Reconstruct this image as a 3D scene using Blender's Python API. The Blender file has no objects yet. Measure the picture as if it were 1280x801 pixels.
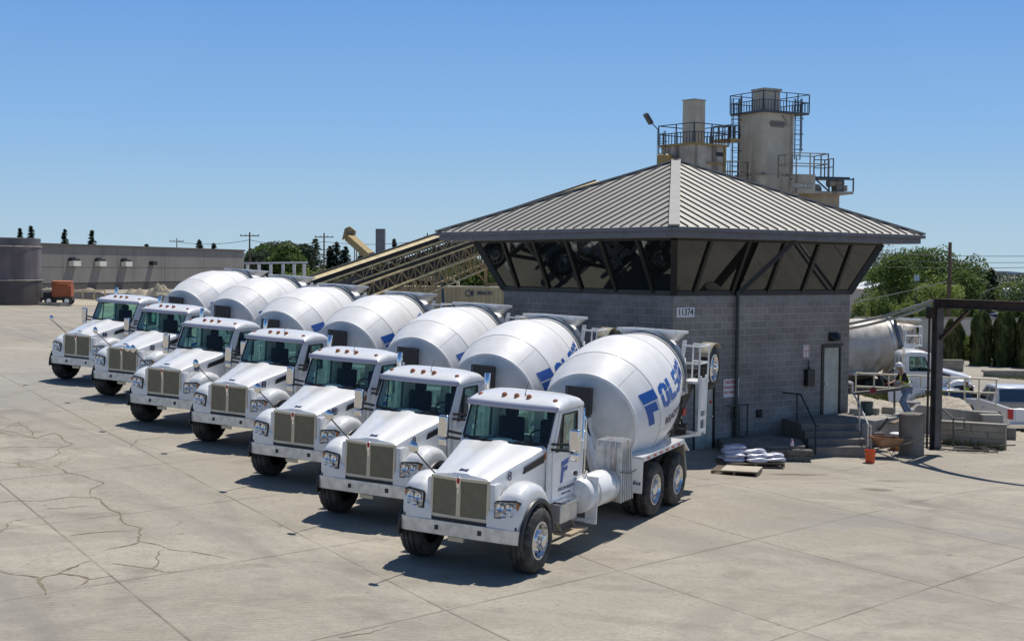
import bpy, math, random
from math import sin, cos, pi, radians, sqrt, atan2, exp
from mathutils import Vector, Matrix, noise
random.seed(7)
scene = bpy.context.scene
COL = scene.collection

# ------------------------------------------------------------------ helpers
class MB:
    """collects simple shapes and links them as ONE mesh object"""
    def __init__(s): s.v = []; s.f = []
    def add(s, vs, fs):
        n = len(s.v); s.v += [tuple(p) for p in vs]; s.f += [tuple(n+i for i in f) for f in fs]; return s
    def box(s, x0, x1, y0, y1, z0, z1):
        return s.add([(x0,y0,z0),(x1,y0,z0),(x1,y1,z0),(x0,y1,z0),(x0,y0,z1),(x1,y0,z1),(x1,y1,z1),(x0,y1,z1)],
            [(0,3,2,1),(4,5,6,7),(0,1,5,4),(1,2,6,5),(2,3,7,6),(3,0,4,7)])
    def obox(s, c, sx, sy, sz, M):
        m = MB().box(-sx/2,sx/2,-sy/2,sy/2,-sz/2,sz/2)
        return s.add([Vector(c)+M@Vector(p) for p in m.v], m.f)
    def bar(s, p, q, w, h=None, up=(0,0,1)):
        h = h or w; p = Vector(p); q = Vector(q); d = (q-p).normalized(); u = Vector(up)
        if abs(d.dot(u)) > .98: u = Vector((1,0,0))
        a = d.cross(u).normalized()*w/2; b = a.cross(d).normalized()*h/2
        vs = [p-a-b,p+a-b,p+a+b,p-a+b,q-a-b,q+a-b,q+a+b,q-a+b]
        return s.add(vs, [(0,3,2,1),(4,5,6,7),(0,1,5,4),(1,2,6,5),(2,3,7,6),(3,0,4,7)])
    def tube(s, pts, r, n=10, caps=True):
        pts = [Vector(p) for p in pts]; rr = r if isinstance(r,(list,tuple)) else [r]*len(pts)
        vs = []; a = None
        for i, p in enumerate(pts):
            d = (pts[min(i+1,len(pts)-1)]-pts[max(i-1,0)]).normalized()
            if a is None:
                u = Vector((0,0,1)) if abs(d.z) < .95 else Vector((1,0,0)); a = d.cross(u).normalized()
            else:
                a = (a-d*a.dot(d)).normalized()
            b = d.cross(a)
            for k in range(n):
                t = 2*pi*k/n; vs.append(p+(a*cos(t)+b*sin(t))*rr[i])
        fs = []
        for i in range(len(pts)-1):
            for k in range(n):
                k2 = (k+1)%n; fs.append((i*n+k,i*n+k2,(i+1)*n+k2,(i+1)*n+k))
        if caps: fs += [tuple(range(n-1,-1,-1)), tuple((len(pts)-1)*n+k for k in range(n))]
        return s.add(vs, fs)
    def lathe(s, prof, o, ax, n=24, caps=True, wob=None):
        o = Vector(o); ax = Vector(ax).normalized(); u = Vector((0,0,1)) if abs(ax.z) < .9 else Vector((1,0,0))
        a = ax.cross(u).normalized(); b = ax.cross(a)
        vs = []
        for i,(t,r) in enumerate(prof):
            for k in range(n):
                th = 2*pi*k/n; R = r+(wob(i,k) if wob else 0)
                vs.append(o+ax*t+(a*cos(th)+b*sin(th))*R)
        fs = []
        for i in range(len(prof)-1):
            for k in range(n):
                k2 = (k+1)%n; fs.append((i*n+k,(i+1)*n+k,(i+1)*n+k2,i*n+k2))
        if caps: fs += [tuple(range(n)), tuple((len(prof)-1)*n+k for k in range(n-1,-1,-1))]
        return s.add(vs, fs)
    def prism(s, poly, d0, d1, plane='xz'):
        def P(a,b,c):
            return (a,c,b) if plane == 'xz' else ((c,a,b) if plane == 'yz' else (a,b,c))
        n = len(poly); vs = [P(a,b,d0) for a,b in poly]+[P(a,b,d1) for a,b in poly]
        fs = [tuple(range(n)), tuple(range(2*n-1,n-1,-1))]+[(i,(i+1)%n+0,(i+1)%n+n,i+n) for i in range(n)]
        return s.add(vs, fs)
    def grid(s, fn, nu, nv, flip=False):
        vs = [fn(i/nu, j/nv) for i in range(nu+1) for j in range(nv+1)]
        fs = []
        for i in range(nu):
            for j in range(nv):
                q = (i*(nv+1)+j,(i+1)*(nv+1)+j,(i+1)*(nv+1)+j+1,i*(nv+1)+j+1)
                fs.append(q[::-1] if flip else q)
        return s.add(vs, fs)
    def map(s, fn): s.v = [tuple(fn(*p)) for p in s.v]; return s
    def build(s, name, mat=None, parent=None, bevel=0, smooth=35, solid=0, recalc=True, seg=2):
        me = bpy.data.meshes.new(name); me.from_pydata(s.v, [], s.f)
        if recalc and len(s.f) < 60000:
            import bmesh
            bm = bmesh.new(); bm.from_mesh(me)
            bmesh.ops.recalc_face_normals(bm, faces=bm.faces); bm.to_mesh(me); bm.free()
        if smooth:
            for p in me.polygons: p.use_smooth = True
            me.set_sharp_from_angle(angle=radians(smooth))
        if mat: me.materials.append(mat)
        o = bpy.data.objects.new(name, me); COL.objects.link(o)
        if parent: o.parent = parent
        if solid:
            m = o.modifiers.new('thick','SOLIDIFY'); m.thickness = solid; m.offset = 0
        if bevel:
            m = o.modifiers.new('bevel','BEVEL'); m.width = bevel; m.segments = seg; m.limit_method = 'ANGLE'; m.angle_limit = radians(40)
        return o

def empty(name, loc=(0,0,0), rz=0, parent=None):
    o = bpy.data.objects.new(name, None); COL.objects.link(o); o.location = loc; o.rotation_euler = (0,0,rz)
    o.empty_display_size = .2
    if parent: o.parent = parent
    return o
def tag(o, label=None, cat=None, group=None, kind=None):
    if label: o['label'] = label
    if cat: o['category'] = cat
    if group: o['group'] = group
    if kind: o['kind'] = kind
    return o
def copy_tree(o, parent=None):
    c = o.copy(); COL.objects.link(c); c.parent = parent
    for ch in list(o.children): copy_tree(ch, c)
    return c
def text(name, body, size, mat, parent=None, M=None, ext=.002, bold=.0, sx=1, shear=0, align='CENTER'):
    cu = bpy.data.curves.new(name,'FONT'); cu.body = body; cu.size = size; cu.extrude = ext; cu.offset = bold
    cu.align_x = align; cu.align_y = 'CENTER'; cu.shear = shear; cu.resolution_u = 3
    t = bpy.data.objects.new(name, cu); COL.objects.link(t)
    dg = bpy.context.evaluated_depsgraph_get()
    me = bpy.data.meshes.new_from_object(t.evaluated_get(dg)); bpy.data.objects.remove(t)
    me.name = name
    for v in me.vertices: v.co.x *= sx
    if M is not None: me.transform(M)
    me.materials.clear(); me.materials.append(mat)
    o = bpy.data.objects.new(name, me); COL.objects.link(o)
    if parent: o.parent = parent
    return o
def frame_M(o, xdir, ydir):
    """matrix placing flat text: x along xdir, y along ydir"""
    x = Vector(xdir).normalized(); y = Vector(ydir).normalized(); z = x.cross(y)
    return Matrix(((x.x,y.x,z.x,o[0]),(x.y,y.y,z.y,o[1]),(x.z,y.z,z.z,o[2]),(0,0,0,1)))

# ------------------------------------------------------------------ materials
def mat(name, col, rough=.5, metal=0, col2=None, nscale=4, lo=.4, hi=.6, bump=0, bscale=30, detail=6, spec=.5, coat=0, streak=None, rvar=0, stretch=(1,1,1), emit=0):
    m = bpy.data.materials.new(name); m.use_nodes = True; nt = m.node_tree; N = nt.nodes; L = nt.links
    b = N['Principled BSDF']; b.inputs['Roughness'].default_value = rough; b.inputs['Metallic'].default_value = metal
    b.inputs['Specular IOR Level'].default_value = spec; b.inputs['Coat Weight'].default_value = coat; b.inputs['Coat Roughness'].default_value = .08
    b.inputs['Base Color'].default_value = (*col,1)
    tc = N.new('ShaderNodeTexCoord'); mp = N.new('ShaderNodeMapping'); mp.inputs['Scale'].default_value = stretch
    L.new(tc.outputs['Object'], mp.inputs[0])
    last = None
    if col2:
        n = N.new('ShaderNodeTexNoise'); n.inputs['Scale'].default_value = nscale; n.inputs['Detail'].default_value = detail; n.inputs['Roughness'].default_value = .62
        L.new(mp.outputs[0], n.inputs[0])
        r = N.new('ShaderNodeMapRange'); r.inputs[1].default_value = lo; r.inputs[2].default_value = hi; L.new(n.outputs[0], r.inputs[0])
        mx = N.new('ShaderNodeMix'); mx.data_type = 'RGBA'; mx.inputs[6].default_value = (*col,1); mx.inputs[7].default_value = (*col2,1)
        L.new(r.outputs[0], mx.inputs[0]); L.new(mx.outputs[2], b.inputs['Base Color']); last = mx
        if rvar:
            r2 = N.new('ShaderNodeMapRange'); r2.inputs[3].default_value = rough; r2.inputs[4].default_value = rough+rvar
            L.new(r.outputs[0], r2.inputs[0]); L.new(r2.outputs[0], b.inputs['Roughness'])
    if streak:   # (colour, amount, scale) vertical runs of dirt
        c, amt, sc = streak
        m2 = N.new('ShaderNodeMapping'); m2.inputs['Scale'].default_value = (sc,sc,sc*.08); L.new(tc.outputs['Object'], m2.inputs[0])
        n = N.new('ShaderNodeTexNoise'); n.inputs['Scale'].default_value = 1; n.inputs['Detail'].default_value = 5; L.new(m2.outputs[0], n.inputs[0])
        r = N.new('ShaderNodeMapRange'); r.inputs[1].default_value = .5; r.inputs[2].default_value = .72; r.inputs[4].default_value = amt; L.new(n.outputs[0], r.inputs[0])
        mx = N.new('ShaderNodeMix'); mx.data_type = 'RGBA'; mx.inputs[7].default_value = (*c,1); mx.inputs[6].default_value = (*col,1)
        if last: L.new(last.outputs[2], mx.inputs[6])
        L.new(r.outputs[0], mx.inputs[0]); L.new(mx.outputs[2], b.inputs['Base Color'])
    if bump:
        n = N.new('ShaderNodeTexNoise'); n.inputs['Scale'].default_value = bscale; n.inputs['Detail'].default_value = 5; L.new(mp.outputs[0], n.inputs[0])
        bp = N.new('ShaderNodeBump'); bp.inputs['Strength'].default_value = bump; bp.inputs['Distance'].default_value = .02
        L.new(n.outputs[0], bp.inputs['Height']); L.new(bp.outputs[0], b.inputs['Normal'])
    return m
def glass_mat(name, tint, refl=.12, rough=.03, base=0.0, basecol=(.02,.03,.03), gcol=(.95,.97,1)):
    m = bpy.data.materials.new(name); m.use_nodes = True; nt = m.node_tree; N = nt.nodes; L = nt.links
    N.remove(N['Principled BSDF']); out = N['Material Output']
    t = N.new('ShaderNodeBsdfTransparent'); t.inputs[0].default_value = (*tint,1)
    d = N.new('ShaderNodeBsdfDiffuse'); d.inputs[0].default_value = (*basecol,1)
    g = N.new('ShaderNodeBsdfGlossy'); g.inputs['Roughness'].default_value = rough; g.inputs[0].default_value = (*gcol,1)
    fr0 = N.new('ShaderNodeLayerWeight'); fr0.inputs[0].default_value = .5; fr = N.new('ShaderNodeMath'); fr.operation = 'POWER'; fr.inputs[1].default_value = 4; L.new(fr0.outputs['Facing'], fr.inputs[0])
    ad = N.new('ShaderNodeMath'); ad.operation = 'ADD'; ad.use_clamp = True; ad.inputs[1].default_value = refl; L.new(fr.outputs[0], ad.inputs[0])
    m0 = N.new('ShaderNodeMixShader'); m0.inputs[0].default_value = base; L.new(t.outputs[0], m0.inputs[1]); L.new(d.outputs[0], m0.inputs[2])
    m1 = N.new('ShaderNodeMixShader'); L.new(ad.outputs[0], m1.inputs[0]); L.new(m0.outputs[0], m1.inputs[1]); L.new(g.outputs[0], m1.inputs[2])
    L.new(m1.outputs[0], out.inputs[0]); return m

M = {}
M['paint'] = mat('white_truck_paint', (.80,.80,.79), .28, 0, (.62,.60,.56), 2.2, .52, .78, coat=.5, rvar=.15)
M['drum'] = mat('white_drum_paint', (.80,.79,.775), .5, 0, (.70,.685,.655), .9, .45, .8, coat=.12, streak=((.58,.55,.50),.3,2))
M['drumhead'] = mat('shade_grey_drum_head', (.66,.66,.65), .55, 0, (.52,.52,.50), 3, .4, .7)  # greyish shading of the front head painted in; weld lines share it
M['chrome'] = mat('chrome', (.78,.78,.78), .12, 1)
M['alu'] = mat('brushed_aluminium', (.74,.73,.70), .36, .6, (.48,.46,.42), 5, .4, .75, rvar=.15)
M['dark'] = mat('dark_chassis', (.035,.035,.036), .6, 0, (.09,.08,.07), 6, .45, .75)
M['blackpl'] = mat('black_plastic', (.02,.02,.022), .45)
M['rubber'] = mat('tyre_rubber', (.028,.027,.026), .8, 0, (.12,.11,.10), 5, .42, .75, bump=.3, bscale=60)
M['rim'] = mat('polished_rim', (.72,.72,.72), .2, .9, (.4,.39,.37), 8, .5, .8)
M['amber'] = mat('amber_lens', (.42,.13,.02), .25, 0, coat=.5)
M['red'] = mat('red_lens', (.45,.02,.02), .3)
M['blue'] = mat('blue_decal', (.012,.085,.36), .35)
M['navy'] = mat('navy_decal', (.02,.03,.10), .4)
M['white_trim'] = mat('white_trim', (.78,.78,.77), .4, 0, (.6,.58,.54), 5, .5, .75)
M['cream'] = mat('cream_grille_surround', (.62,.56,.43), .35, .3)
M['grille'] = mat('olive_grille_mesh', (.21,.185,.12), .5, .3, (.27,.24,.165), 3, .4, .7, bump=.5, bscale=160)
M['lamp'] = mat('headlamp_glass', (.55,.56,.58), .12, .6, (.12,.13,.15), 22, .42, .58, coat=1)
M['cabglass'] = glass_mat('green_tinted_glass', (.70,.88,.84), .05)
M['interior'] = mat('cab_interior', (.05,.05,.052), .7)
M['seat'] = mat('seat_fabric', (.025,.025,.028), .85)
M['tan'] = mat('tan_step', (.45,.33,.20), .6, 0, (.3,.24,.17), 8, .4, .7)
M['yellowdirt'] = mat('dusty_mudflap', (.34,.31,.22), .7, 0, (.22,.2,.15), 5, .4, .7)
M['chute'] = mat('scuffed_white_chute', (.66,.66,.64), .45, 0, (.40,.38,.35), 4, .5, .75, streak=((.30,.14,.07),.8,9))

# ------------------------------------------------------------------ terrain
def sst(a, b, t):
    t = max(0., min(1., (t-a)/(b-a))); return t*t*(3-2*t)
def gz(x, y):
    xx = max(-40, x); yy = min(y, 75)
    p = -.01-.0415*(xx+.687)+.030*(yy-23.6); q = -.12; k = .12; h = p-q
    z = q+(h+sqrt(h*h+k*k))/2
    z -= .26*sst(31.5,37,y)*sst(1,5,x)*(1-sst(70,95,y))
    z -= 1.05*sst(43.5,53,y)*sst(10.5,13.5,x)
    return z
def ground_material():
    m = bpy.data.materials.new('yard_concrete'); m.use_nodes = True; nt = m.node_tree; N = nt.nodes; L = nt.links
    b = N['Principled BSDF']; b.inputs['Roughness'].default_value = .82; b.inputs['Specular IOR Level'].default_value = .3
    tc = N.new('ShaderNodeTexCoord'); P = tc.outputs['Object']
    def noi(scale, detail=6, rough=.6, vec=None, dist=0):
        n = N.new('ShaderNodeTexNoise'); n.inputs['Scale'].default_value = scale; n.inputs['Detail'].default_value = detail; n.inputs['Roughness'].default_value = rough
        n.inputs['Distortion'].default_value = dist; L.new(vec or P, n.inputs[0]); return n
    def mr(src, a, c, lo=0, hi=1, smooth=True):
        r = N.new('ShaderNodeMapRange'); r.inputs[1].default_value = a; r.inputs[2].default_value = c; r.inputs[3].default_value = lo; r.inputs[4].default_value = hi
        if smooth: r.interpolation_type = 'SMOOTHSTEP'
        L.new(src, r.inputs[0]); return r.outputs[0]
    def mth(op, a, c=None, clamp=False):
        n = N.new('ShaderNodeMath'); n.operation = op; n.use_clamp = clamp
        for i, s in enumerate((a, c)):
            if s is None: continue
            if isinstance(s,(int,float)): n.inputs[i].default_value = s
            else: L.new(s, n.inputs[i])
        return n.outputs[0]
    def mix(f, a, c, mode='MIX'):
        n = N.new('ShaderNodeMix'); n.data_type = 'RGBA'; n.blend_type = mode
        for i, s in ((0,f),(6,a),(7,c)):
            if isinstance(s, tuple): n.inputs[i].default_value = (*s,1)
            elif isinstance(s,(int,float)): n.inputs[i].default_value = s
            else: L.new(s, n.inputs[i])
        return n.outputs[2]
    def rot(ang, sc=(1,1,1), loc=(0,0,0)):
        n = N.new('ShaderNodeMapping'); n.vector_type = 'TEXTURE'; n.inputs['Rotation'].default_value = (0,0,radians(ang)); n.inputs['Scale'].default_value = sc
        n.inputs['Location'].default_value = loc; L.new(P, n.inputs[0]); return n.outputs[0]
    def sep(v):
        n = N.new('ShaderNodeSeparateXYZ'); L.new(v, n.inputs[0]); return n.outputs
    base = mix(mr(noi(.22,8,.65).outputs[0],.35,.65), (.375,.345,.295), (.445,.415,.36))
    base = mix(mr(noi(.9,8,.7,dist=.6).outputs[0],.45,.75,0,.6), base, (.335,.315,.285))
    # broad sweeping tyre-worn bands
    sw = noi(.35,5,.55, rot(28,(4.5,1,1)), .8)
    base = mix(mr(sw.outputs[0],.47,.68,0,.75), base, (.51,.475,.41))
    sw2 = noi(.5,5,.6, rot(-50,(6,1,1)), .5)
    base = mix(mr(sw2.outputs[0],.50,.68,0,.65), base, (.27,.255,.235))
    fine = noi(14,6,.75); base = mix(mr(fine.outputs[0],.42,.66,0,.5), base, (.27,.25,.22)); mid = noi(5,8,.8); base = mix(mr(mid.outputs[0],.5,.66,0,.45), base, (.26,.24,.21))
    grit = noi(55,3,.8); base = mix(mr(grit.outputs[0],.5,.68,0,.35), base, (.22,.20,.17))
    sc = noi(2.2,8,.75,rot(35,(3.5,1,1)),1.2); base = mix(mr(sc.outputs[0],.52,.68,0,.42), base, (.30,.275,.24))
    sc2 = noi(1.1,8,.7,rot(-20,(5,1,1)),.6); base = mix(mr(sc2.outputs[0],.55,.70,0,.5), base, (.53,.49,.42))
    # oil and rust stains
    st = noi(.6,4,.5); base = mix(mr(st.outputs[0],.60,.74,0,.6), base, (.21,.185,.155)); st2 = noi(2.6,5,.6); base = mix(mr(st2.outputs[0],.66,.74,0,.6), base, (.16,.14,.12))
    spots = N.new('ShaderNodeTexVoronoi'); spots.inputs['Scale'].default_value = 1.6; L.new(P, spots.inputs[0])
    base = mix(mr(spots.outputs[0],.02,.07,.55,0), base, (.12,.10,.085))
    def blob(cx, cy, rx, ry, ang, amt, col):
        nonlocal base
        v = rot(ang,(rx,ry,1),(cx,cy,0)); n = N.new('ShaderNodeVectorMath'); n.operation = 'LENGTH'
        s_ = N.new('ShaderNodeVectorMath'); s_.operation = 'MULTIPLY'; s_.inputs[1].default_value = (1,1,0); L.new(v, s_.inputs[0]); L.new(s_.outputs[0], n.inputs[0])
        d = mth('ADD', n.outputs['Value'], mth('MULTIPLY', mth('SUBTRACT', noi(2.4).outputs[0], .5), .9))
        base = mix(mr(d,.35,1.0,amt,0), base, col)
    blob(8.9,33.0,.55,.45,0,.8,(.17,.145,.12)); blob(12.0,29.5,.5,.35,0,.7,(.15,.12,.09)); blob(9.9,35.3,.6,.35,20,.6,(.2,.175,.15))
    blob(7.5,35.9,1.2,.3,15,.75,(.13,.115,.09)); blob(6.8,28.5,3.2,1.0,20,.45,(.27,.26,.25)); blob(10.5,27.0,2.5,.8,-30,.4,(.27,.26,.25))
    blob(3.0,20.5,1.6,.5,60,.4,(.25,.235,.215)); blob(-15,45,7,9,0,.45,(.33,.325,.31))
    # faint tyre arcs left by turning trucks
    for (cx,cy,R,wd,amt) in ((14,12,11.5,.26,.30),(14,12,13.3,.26,.24),(-2,8,13.0,.25,.28),(-2,8,14.9,.25,.22),(20,24,12.2,.3,.26),(20,24,9.9,.3,.22),(2,40,15.5,.3,.25),(2,40,17.6,.3,.2),(-20,20,14,.3,.2),(-20,20,16,.3,.2),(6,4,19.5,.24,.22),(6,4,21.4,.24,.2)):
        v = N.new('ShaderNodeVectorMath'); v.operation = 'SUBTRACT'; v.inputs[1].default_value = (cx,cy,0); L.new(P, v.inputs[0])
        f_ = N.new('ShaderNodeVectorMath'); f_.operation = 'MULTIPLY'; f_.inputs[1].default_value = (1,1,0); L.new(v.outputs[0], f_.inputs[0])
        l_ = N.new('ShaderNodeVectorMath'); l_.operation = 'LENGTH'; L.new(f_.outputs[0], l_.inputs[0])
        dd = mth('ABSOLUTE', mth('SUBTRACT', mth('ADD', l_.outputs['Value'], mth('MULTIPLY', mth('SUBTRACT', noi(.15,2).outputs[0], .5), 1.6)), R))
        base = mix(mth('MULTIPLY', mr(dd, wd*.35, wd, amt*1.2, 0), mr(noi(1.3,6,.7).outputs[0], .38, .6)), base, (.215,.20,.175))
    # slab joints in two directions
    def joint(ang, off, period, w):
        v = rot(ang); yy = sep(v)[1]
        wob = mth('MULTIPLY', mth('SUBTRACT', noi(1.3).outputs[0], .5), .03)
        t = mth('DIVIDE', mth('ADD', mth('SUBTRACT', yy, off), wob), period)
        fr = mth('ABSOLUTE', mth('SUBTRACT', mth('FRACT', mth('ADD', t, .5)), .5))
        return mr(mth('MULTIPLY', fr, period), w*.4, w, 1, 0)
    jA = joint(-57.5, 10.30, 4.0, .03); jB = joint(45.5, 15.2, 4.3, .03)
    brk = mr(noi(.8,3).outputs[0],.35,.6,.35,.95)
    j = mth('MULTIPLY', mth('MAXIMUM', jA, jB), brk)
    base = mix(mth('MULTIPLY', j, .66), base, (.105,.09,.07))
    # weathered crack network in the left part of the yard
    wv = noi(.9,4,.6); wx = N.new('ShaderNodeVectorMath'); wx.operation = 'SCALE'; wx.inputs['Scale'].default_value = 1.1; L.new(wv.outputs['Color'], wx.inputs[0])
    wv2 = noi(7,3,.6); wx2 = N.new('ShaderNodeVectorMath'); wx2.operation = 'SCALE'; wx2.inputs['Scale'].default_value = .12; L.new(wv2.outputs['Color'], wx2.inputs[0])
    va = N.new('ShaderNodeVectorMath'); va.operation = 'ADD'; L.new(P, va.inputs[0]); L.new(wx.outputs[0], va.inputs[1])
    vb = N.new('ShaderNodeVectorMath'); vb.operation = 'ADD'; L.new(va.outputs[0], vb.inputs[0]); L.new(wx2.outputs[0], vb.inputs[1])
    fl = N.new('ShaderNodeVectorMath'); fl.operation = 'MULTIPLY'; fl.inputs[1].default_value = (1,.75,0); L.new(vb.outputs[0], fl.inputs[0])
    vo = N.new('ShaderNodeTexVoronoi'); vo.feature = 'DISTANCE_TO_EDGE'; vo.inputs['Scale'].default_value = .62; vo.inputs['Randomness'].default_value = 1; L.new(fl.outputs[0], vo.inputs[0])
    cr = mr(vo.outputs[0], .006, .02, 1, 0)
    vo2 = N.new('ShaderNodeTexVoronoi'); vo2.feature = 'DISTANCE_TO_EDGE'; vo2.inputs['Scale'].default_value = 1.5; L.new(fl.outputs[0], vo2.inputs[0])
    cr2 = mr(vo2.outputs[0], .006, .022, .7, 0)
    S = sep(P)
    # region mask : left of the row, patchy
    d1 = mth('ADD', mth('MULTIPLY', S[0], .843), mth('MULTIPLY', S[1], .537))
    reg = mr(d1, 6.9, 9.3, 1, 0)
    far = mr(S[1], 29.5, 31.5, 0, 1)
    rp = mr(noi(.35,2).outputs[0], .42, .5)
    rp2 = mr(noi(.5,2).outputs[0], .5, .58)
    near = mr(S[1], 27, 32, 0, 1)
    m1 = mth('MULTIPLY', mth('MULTIPLY', reg, far), mth('MAXIMUM', rp, near))
    crk = mth('MAXIMUM', mth('MULTIPLY', cr, m1), mth('MULTIPLY', mth('MULTIPLY', cr2, m1), mth('MULTIPLY', rp2, near)))
    halo = mth('MULTIPLY', mr(vo.outputs[0], .0, .05, .4, 0), m1)
    base = mix(halo, base, (.33,.28,.20)); base = mix(mth('MULTIPLY', crk, .85), base, (.15,.115,.075))
    # grooved apron in the nearest part
    gv = sep(rot(14)); gq = mth('ADD', mth('ADD', S[1], mth('MULTIPLY', S[0], .22)), mth('MULTIPLY', noi(1.0).outputs[0], 1.4)); gsel = mr(gq, 21.6, 20.6, 0, 1)
    gsel = mth('MULTIPLY', gsel, mr(d1, 11.6, 11.9, 1, 0))
    wav = mth('SINE', mth('MULTIPLY', gv[1], 66)); gl = mth('MULTIPLY', mr(wav,.2,.9), gsel)
    base = mix(mth('MULTIPLY', mth('MULTIPLY', gl, mr(noi(3,5).outputs[0],.35,.6,.35,1)), .5), base, (.20,.185,.16))
    hsv = N.new('ShaderNodeHueSaturation'); hsv.inputs['Saturation'].default_value = 1.38; hsv.inputs['Value'].default_value = .90; L.new(base, hsv.inputs['Color'])
    L.new(hsv.outputs[0], b.inputs['Base Color'])
    bp = N.new('ShaderNodeBump'); bp.inputs['Strength'].default_value = .35; bp.inputs['Distance'].default_value = .015
    hgt = mth('SUBTRACT', mth('SUBTRACT', mth('MULTIPLY', noi(22,6,.7).outputs[0], .5), mth('MULTIPLY', mth('MAXIMUM', j, crk), 1.2)), mth('MULTIPLY', gl, .4))
    L.new(hgt, bp.inputs['Height']); L.new(bp.outputs[0], b.inputs['Normal'])
    return m
M['ground'] = ground_material()
M['dirt'] = mat('pale_dry_dirt', (.46,.40,.30), .95, 0, (.33,.28,.20), .3, .35, .65, bump=.5, bscale=4)
def axis_steps(a, b, fine, coarse_to):
    v = [a]
    while v[-1] < b: v.append(v[-1]+fine)
    s = fine
    up = [v[-1]]
    while up[-1] < coarse_to: s *= 1.35; up.append(up[-1]+s)
    s = fine; dn = [v[0]]
    while dn[-1] > -coarse_to: s *= 1.35; dn.append(dn[-1]-s)
    return dn[:0:-1]+v+up[1:]
def sheet(name, xs, ys, zf, m):
    mb = MB(); nx, ny = len(xs), len(ys)
    mb.v = [(x,y,zf(x,y)) for y in ys for x in xs]
    mb.f = [(j*nx+i,j*nx+i+1,(j+1)*nx+i+1,(j+1)*nx+i) for j in range(ny-1) for i in range(nx-1)]
    o = mb.build(name, m, smooth=60, recalc=False); tag(o, kind='structure'); return o
xs = axis_steps(-34,26,1.0,4000); ys = axis_steps(4,84,1.0,4000)
ground = sheet('ground', xs, ys, gz, M['ground'])
tag(ground, 'pale cracked concrete yard with slab joints')

# ------------------------------------------------------------------ camera, sun, sky
cam = bpy.data.cameras.new('camera'); co = bpy.data.objects.new('camera', cam); COL.objects.link(co)
cam.sensor_width = 36; cam.lens = 1706.05/1280*36; cam.clip_end = 20000; cam.clip_start = .1
co.location = (0,0,5.2)
co.matrix_world = Matrix.Translation((0,0,5.2)) @ Matrix.Rotation(pi/2-.03856068,4,'X') @ Matrix.Rotation(.00880237,4,'Z')
scene.camera = co
SUN = Vector((.27,.40,1)).normalized()
sun = bpy.data.lights.new('sun','SUN'); sun.energy = 4.5; sun.angle = radians(.53); sun.color = (1,.95,.87)
so = bpy.data.objects.new('sun', sun); COL.objects.link(so); so.rotation_euler = SUN.to_track_quat('Z','Y').to_euler(); so.location = (20,30,60)
w = bpy.data.worlds.new('World'); scene.world = w; w.use_nodes = True; nt = w.node_tree
sky = nt.nodes.new('ShaderNodeTexSky'); sky.sky_type = 'NISHITA'; sky.sun_disc = False
sky.sun_elevation = math.asin(SUN.z); sky.sun_rotation = atan2(SUN.x, SUN.y)
sky.altitude = 0; sky.air_density = 1.0; sky.dust_density = .0; sky.ozone_density = 6
bg = nt.nodes['Background']; bg.inputs[1].default_value = .083
tcw = nt.nodes.new('ShaderNodeTexCoord'); sx = nt.nodes.new('ShaderNodeSeparateXYZ'); nt.links.new(tcw.outputs['Generated'], sx.inputs[0])
rp = nt.nodes.new('ShaderNodeValToRGB'); nt.links.new(sx.outputs[2], rp.inputs[0]); el = rp.color_ramp.elements
el[0].position = 0; el[0].color = (.43,.60,.73,1); el[1].position = .45; el[1].color = (.06,.17,.46,1)
for ps,cc in ((.03,(.39,.575,.745,1)),(.10,(.25,.475,.80,1)),(.20,(.145,.345,.745,1))):
    e = el.new(ps); e.color = cc
gn = nt.nodes.new('ShaderNodeVectorMath'); gn.operation = 'SCALE'; gn.inputs['Scale'].default_value = 12.2; nt.links.new(rp.outputs[0], gn.inputs[0])
mk = nt.nodes.new('ShaderNodeMapRange'); mk.inputs[1].default_value = .25; mk.inputs[2].default_value = .6; mk.inputs[3].default_value = .9; mk.inputs[4].default_value = .0; nt.links.new(sx.outputs[2], mk.inputs[0])
mxs = nt.nodes.new('ShaderNodeMix'); mxs.data_type = 'RGBA'; nt.links.new(mk.outputs[0], mxs.inputs[0]); nt.links.new(sky.outputs[0], mxs.inputs[6]); nt.links.new(gn.outputs[0], mxs.inputs[7]); nt.links.new(mxs.outputs[2], bg.inputs[0])
scene.view_settings.view_transform = 'Standard'; scene.view_settings.look = 'None'; scene.view_settings.exposure = 0
scene.cycles.max_bounces = 8; scene.cycles.transparent_max_bounces = 16

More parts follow.
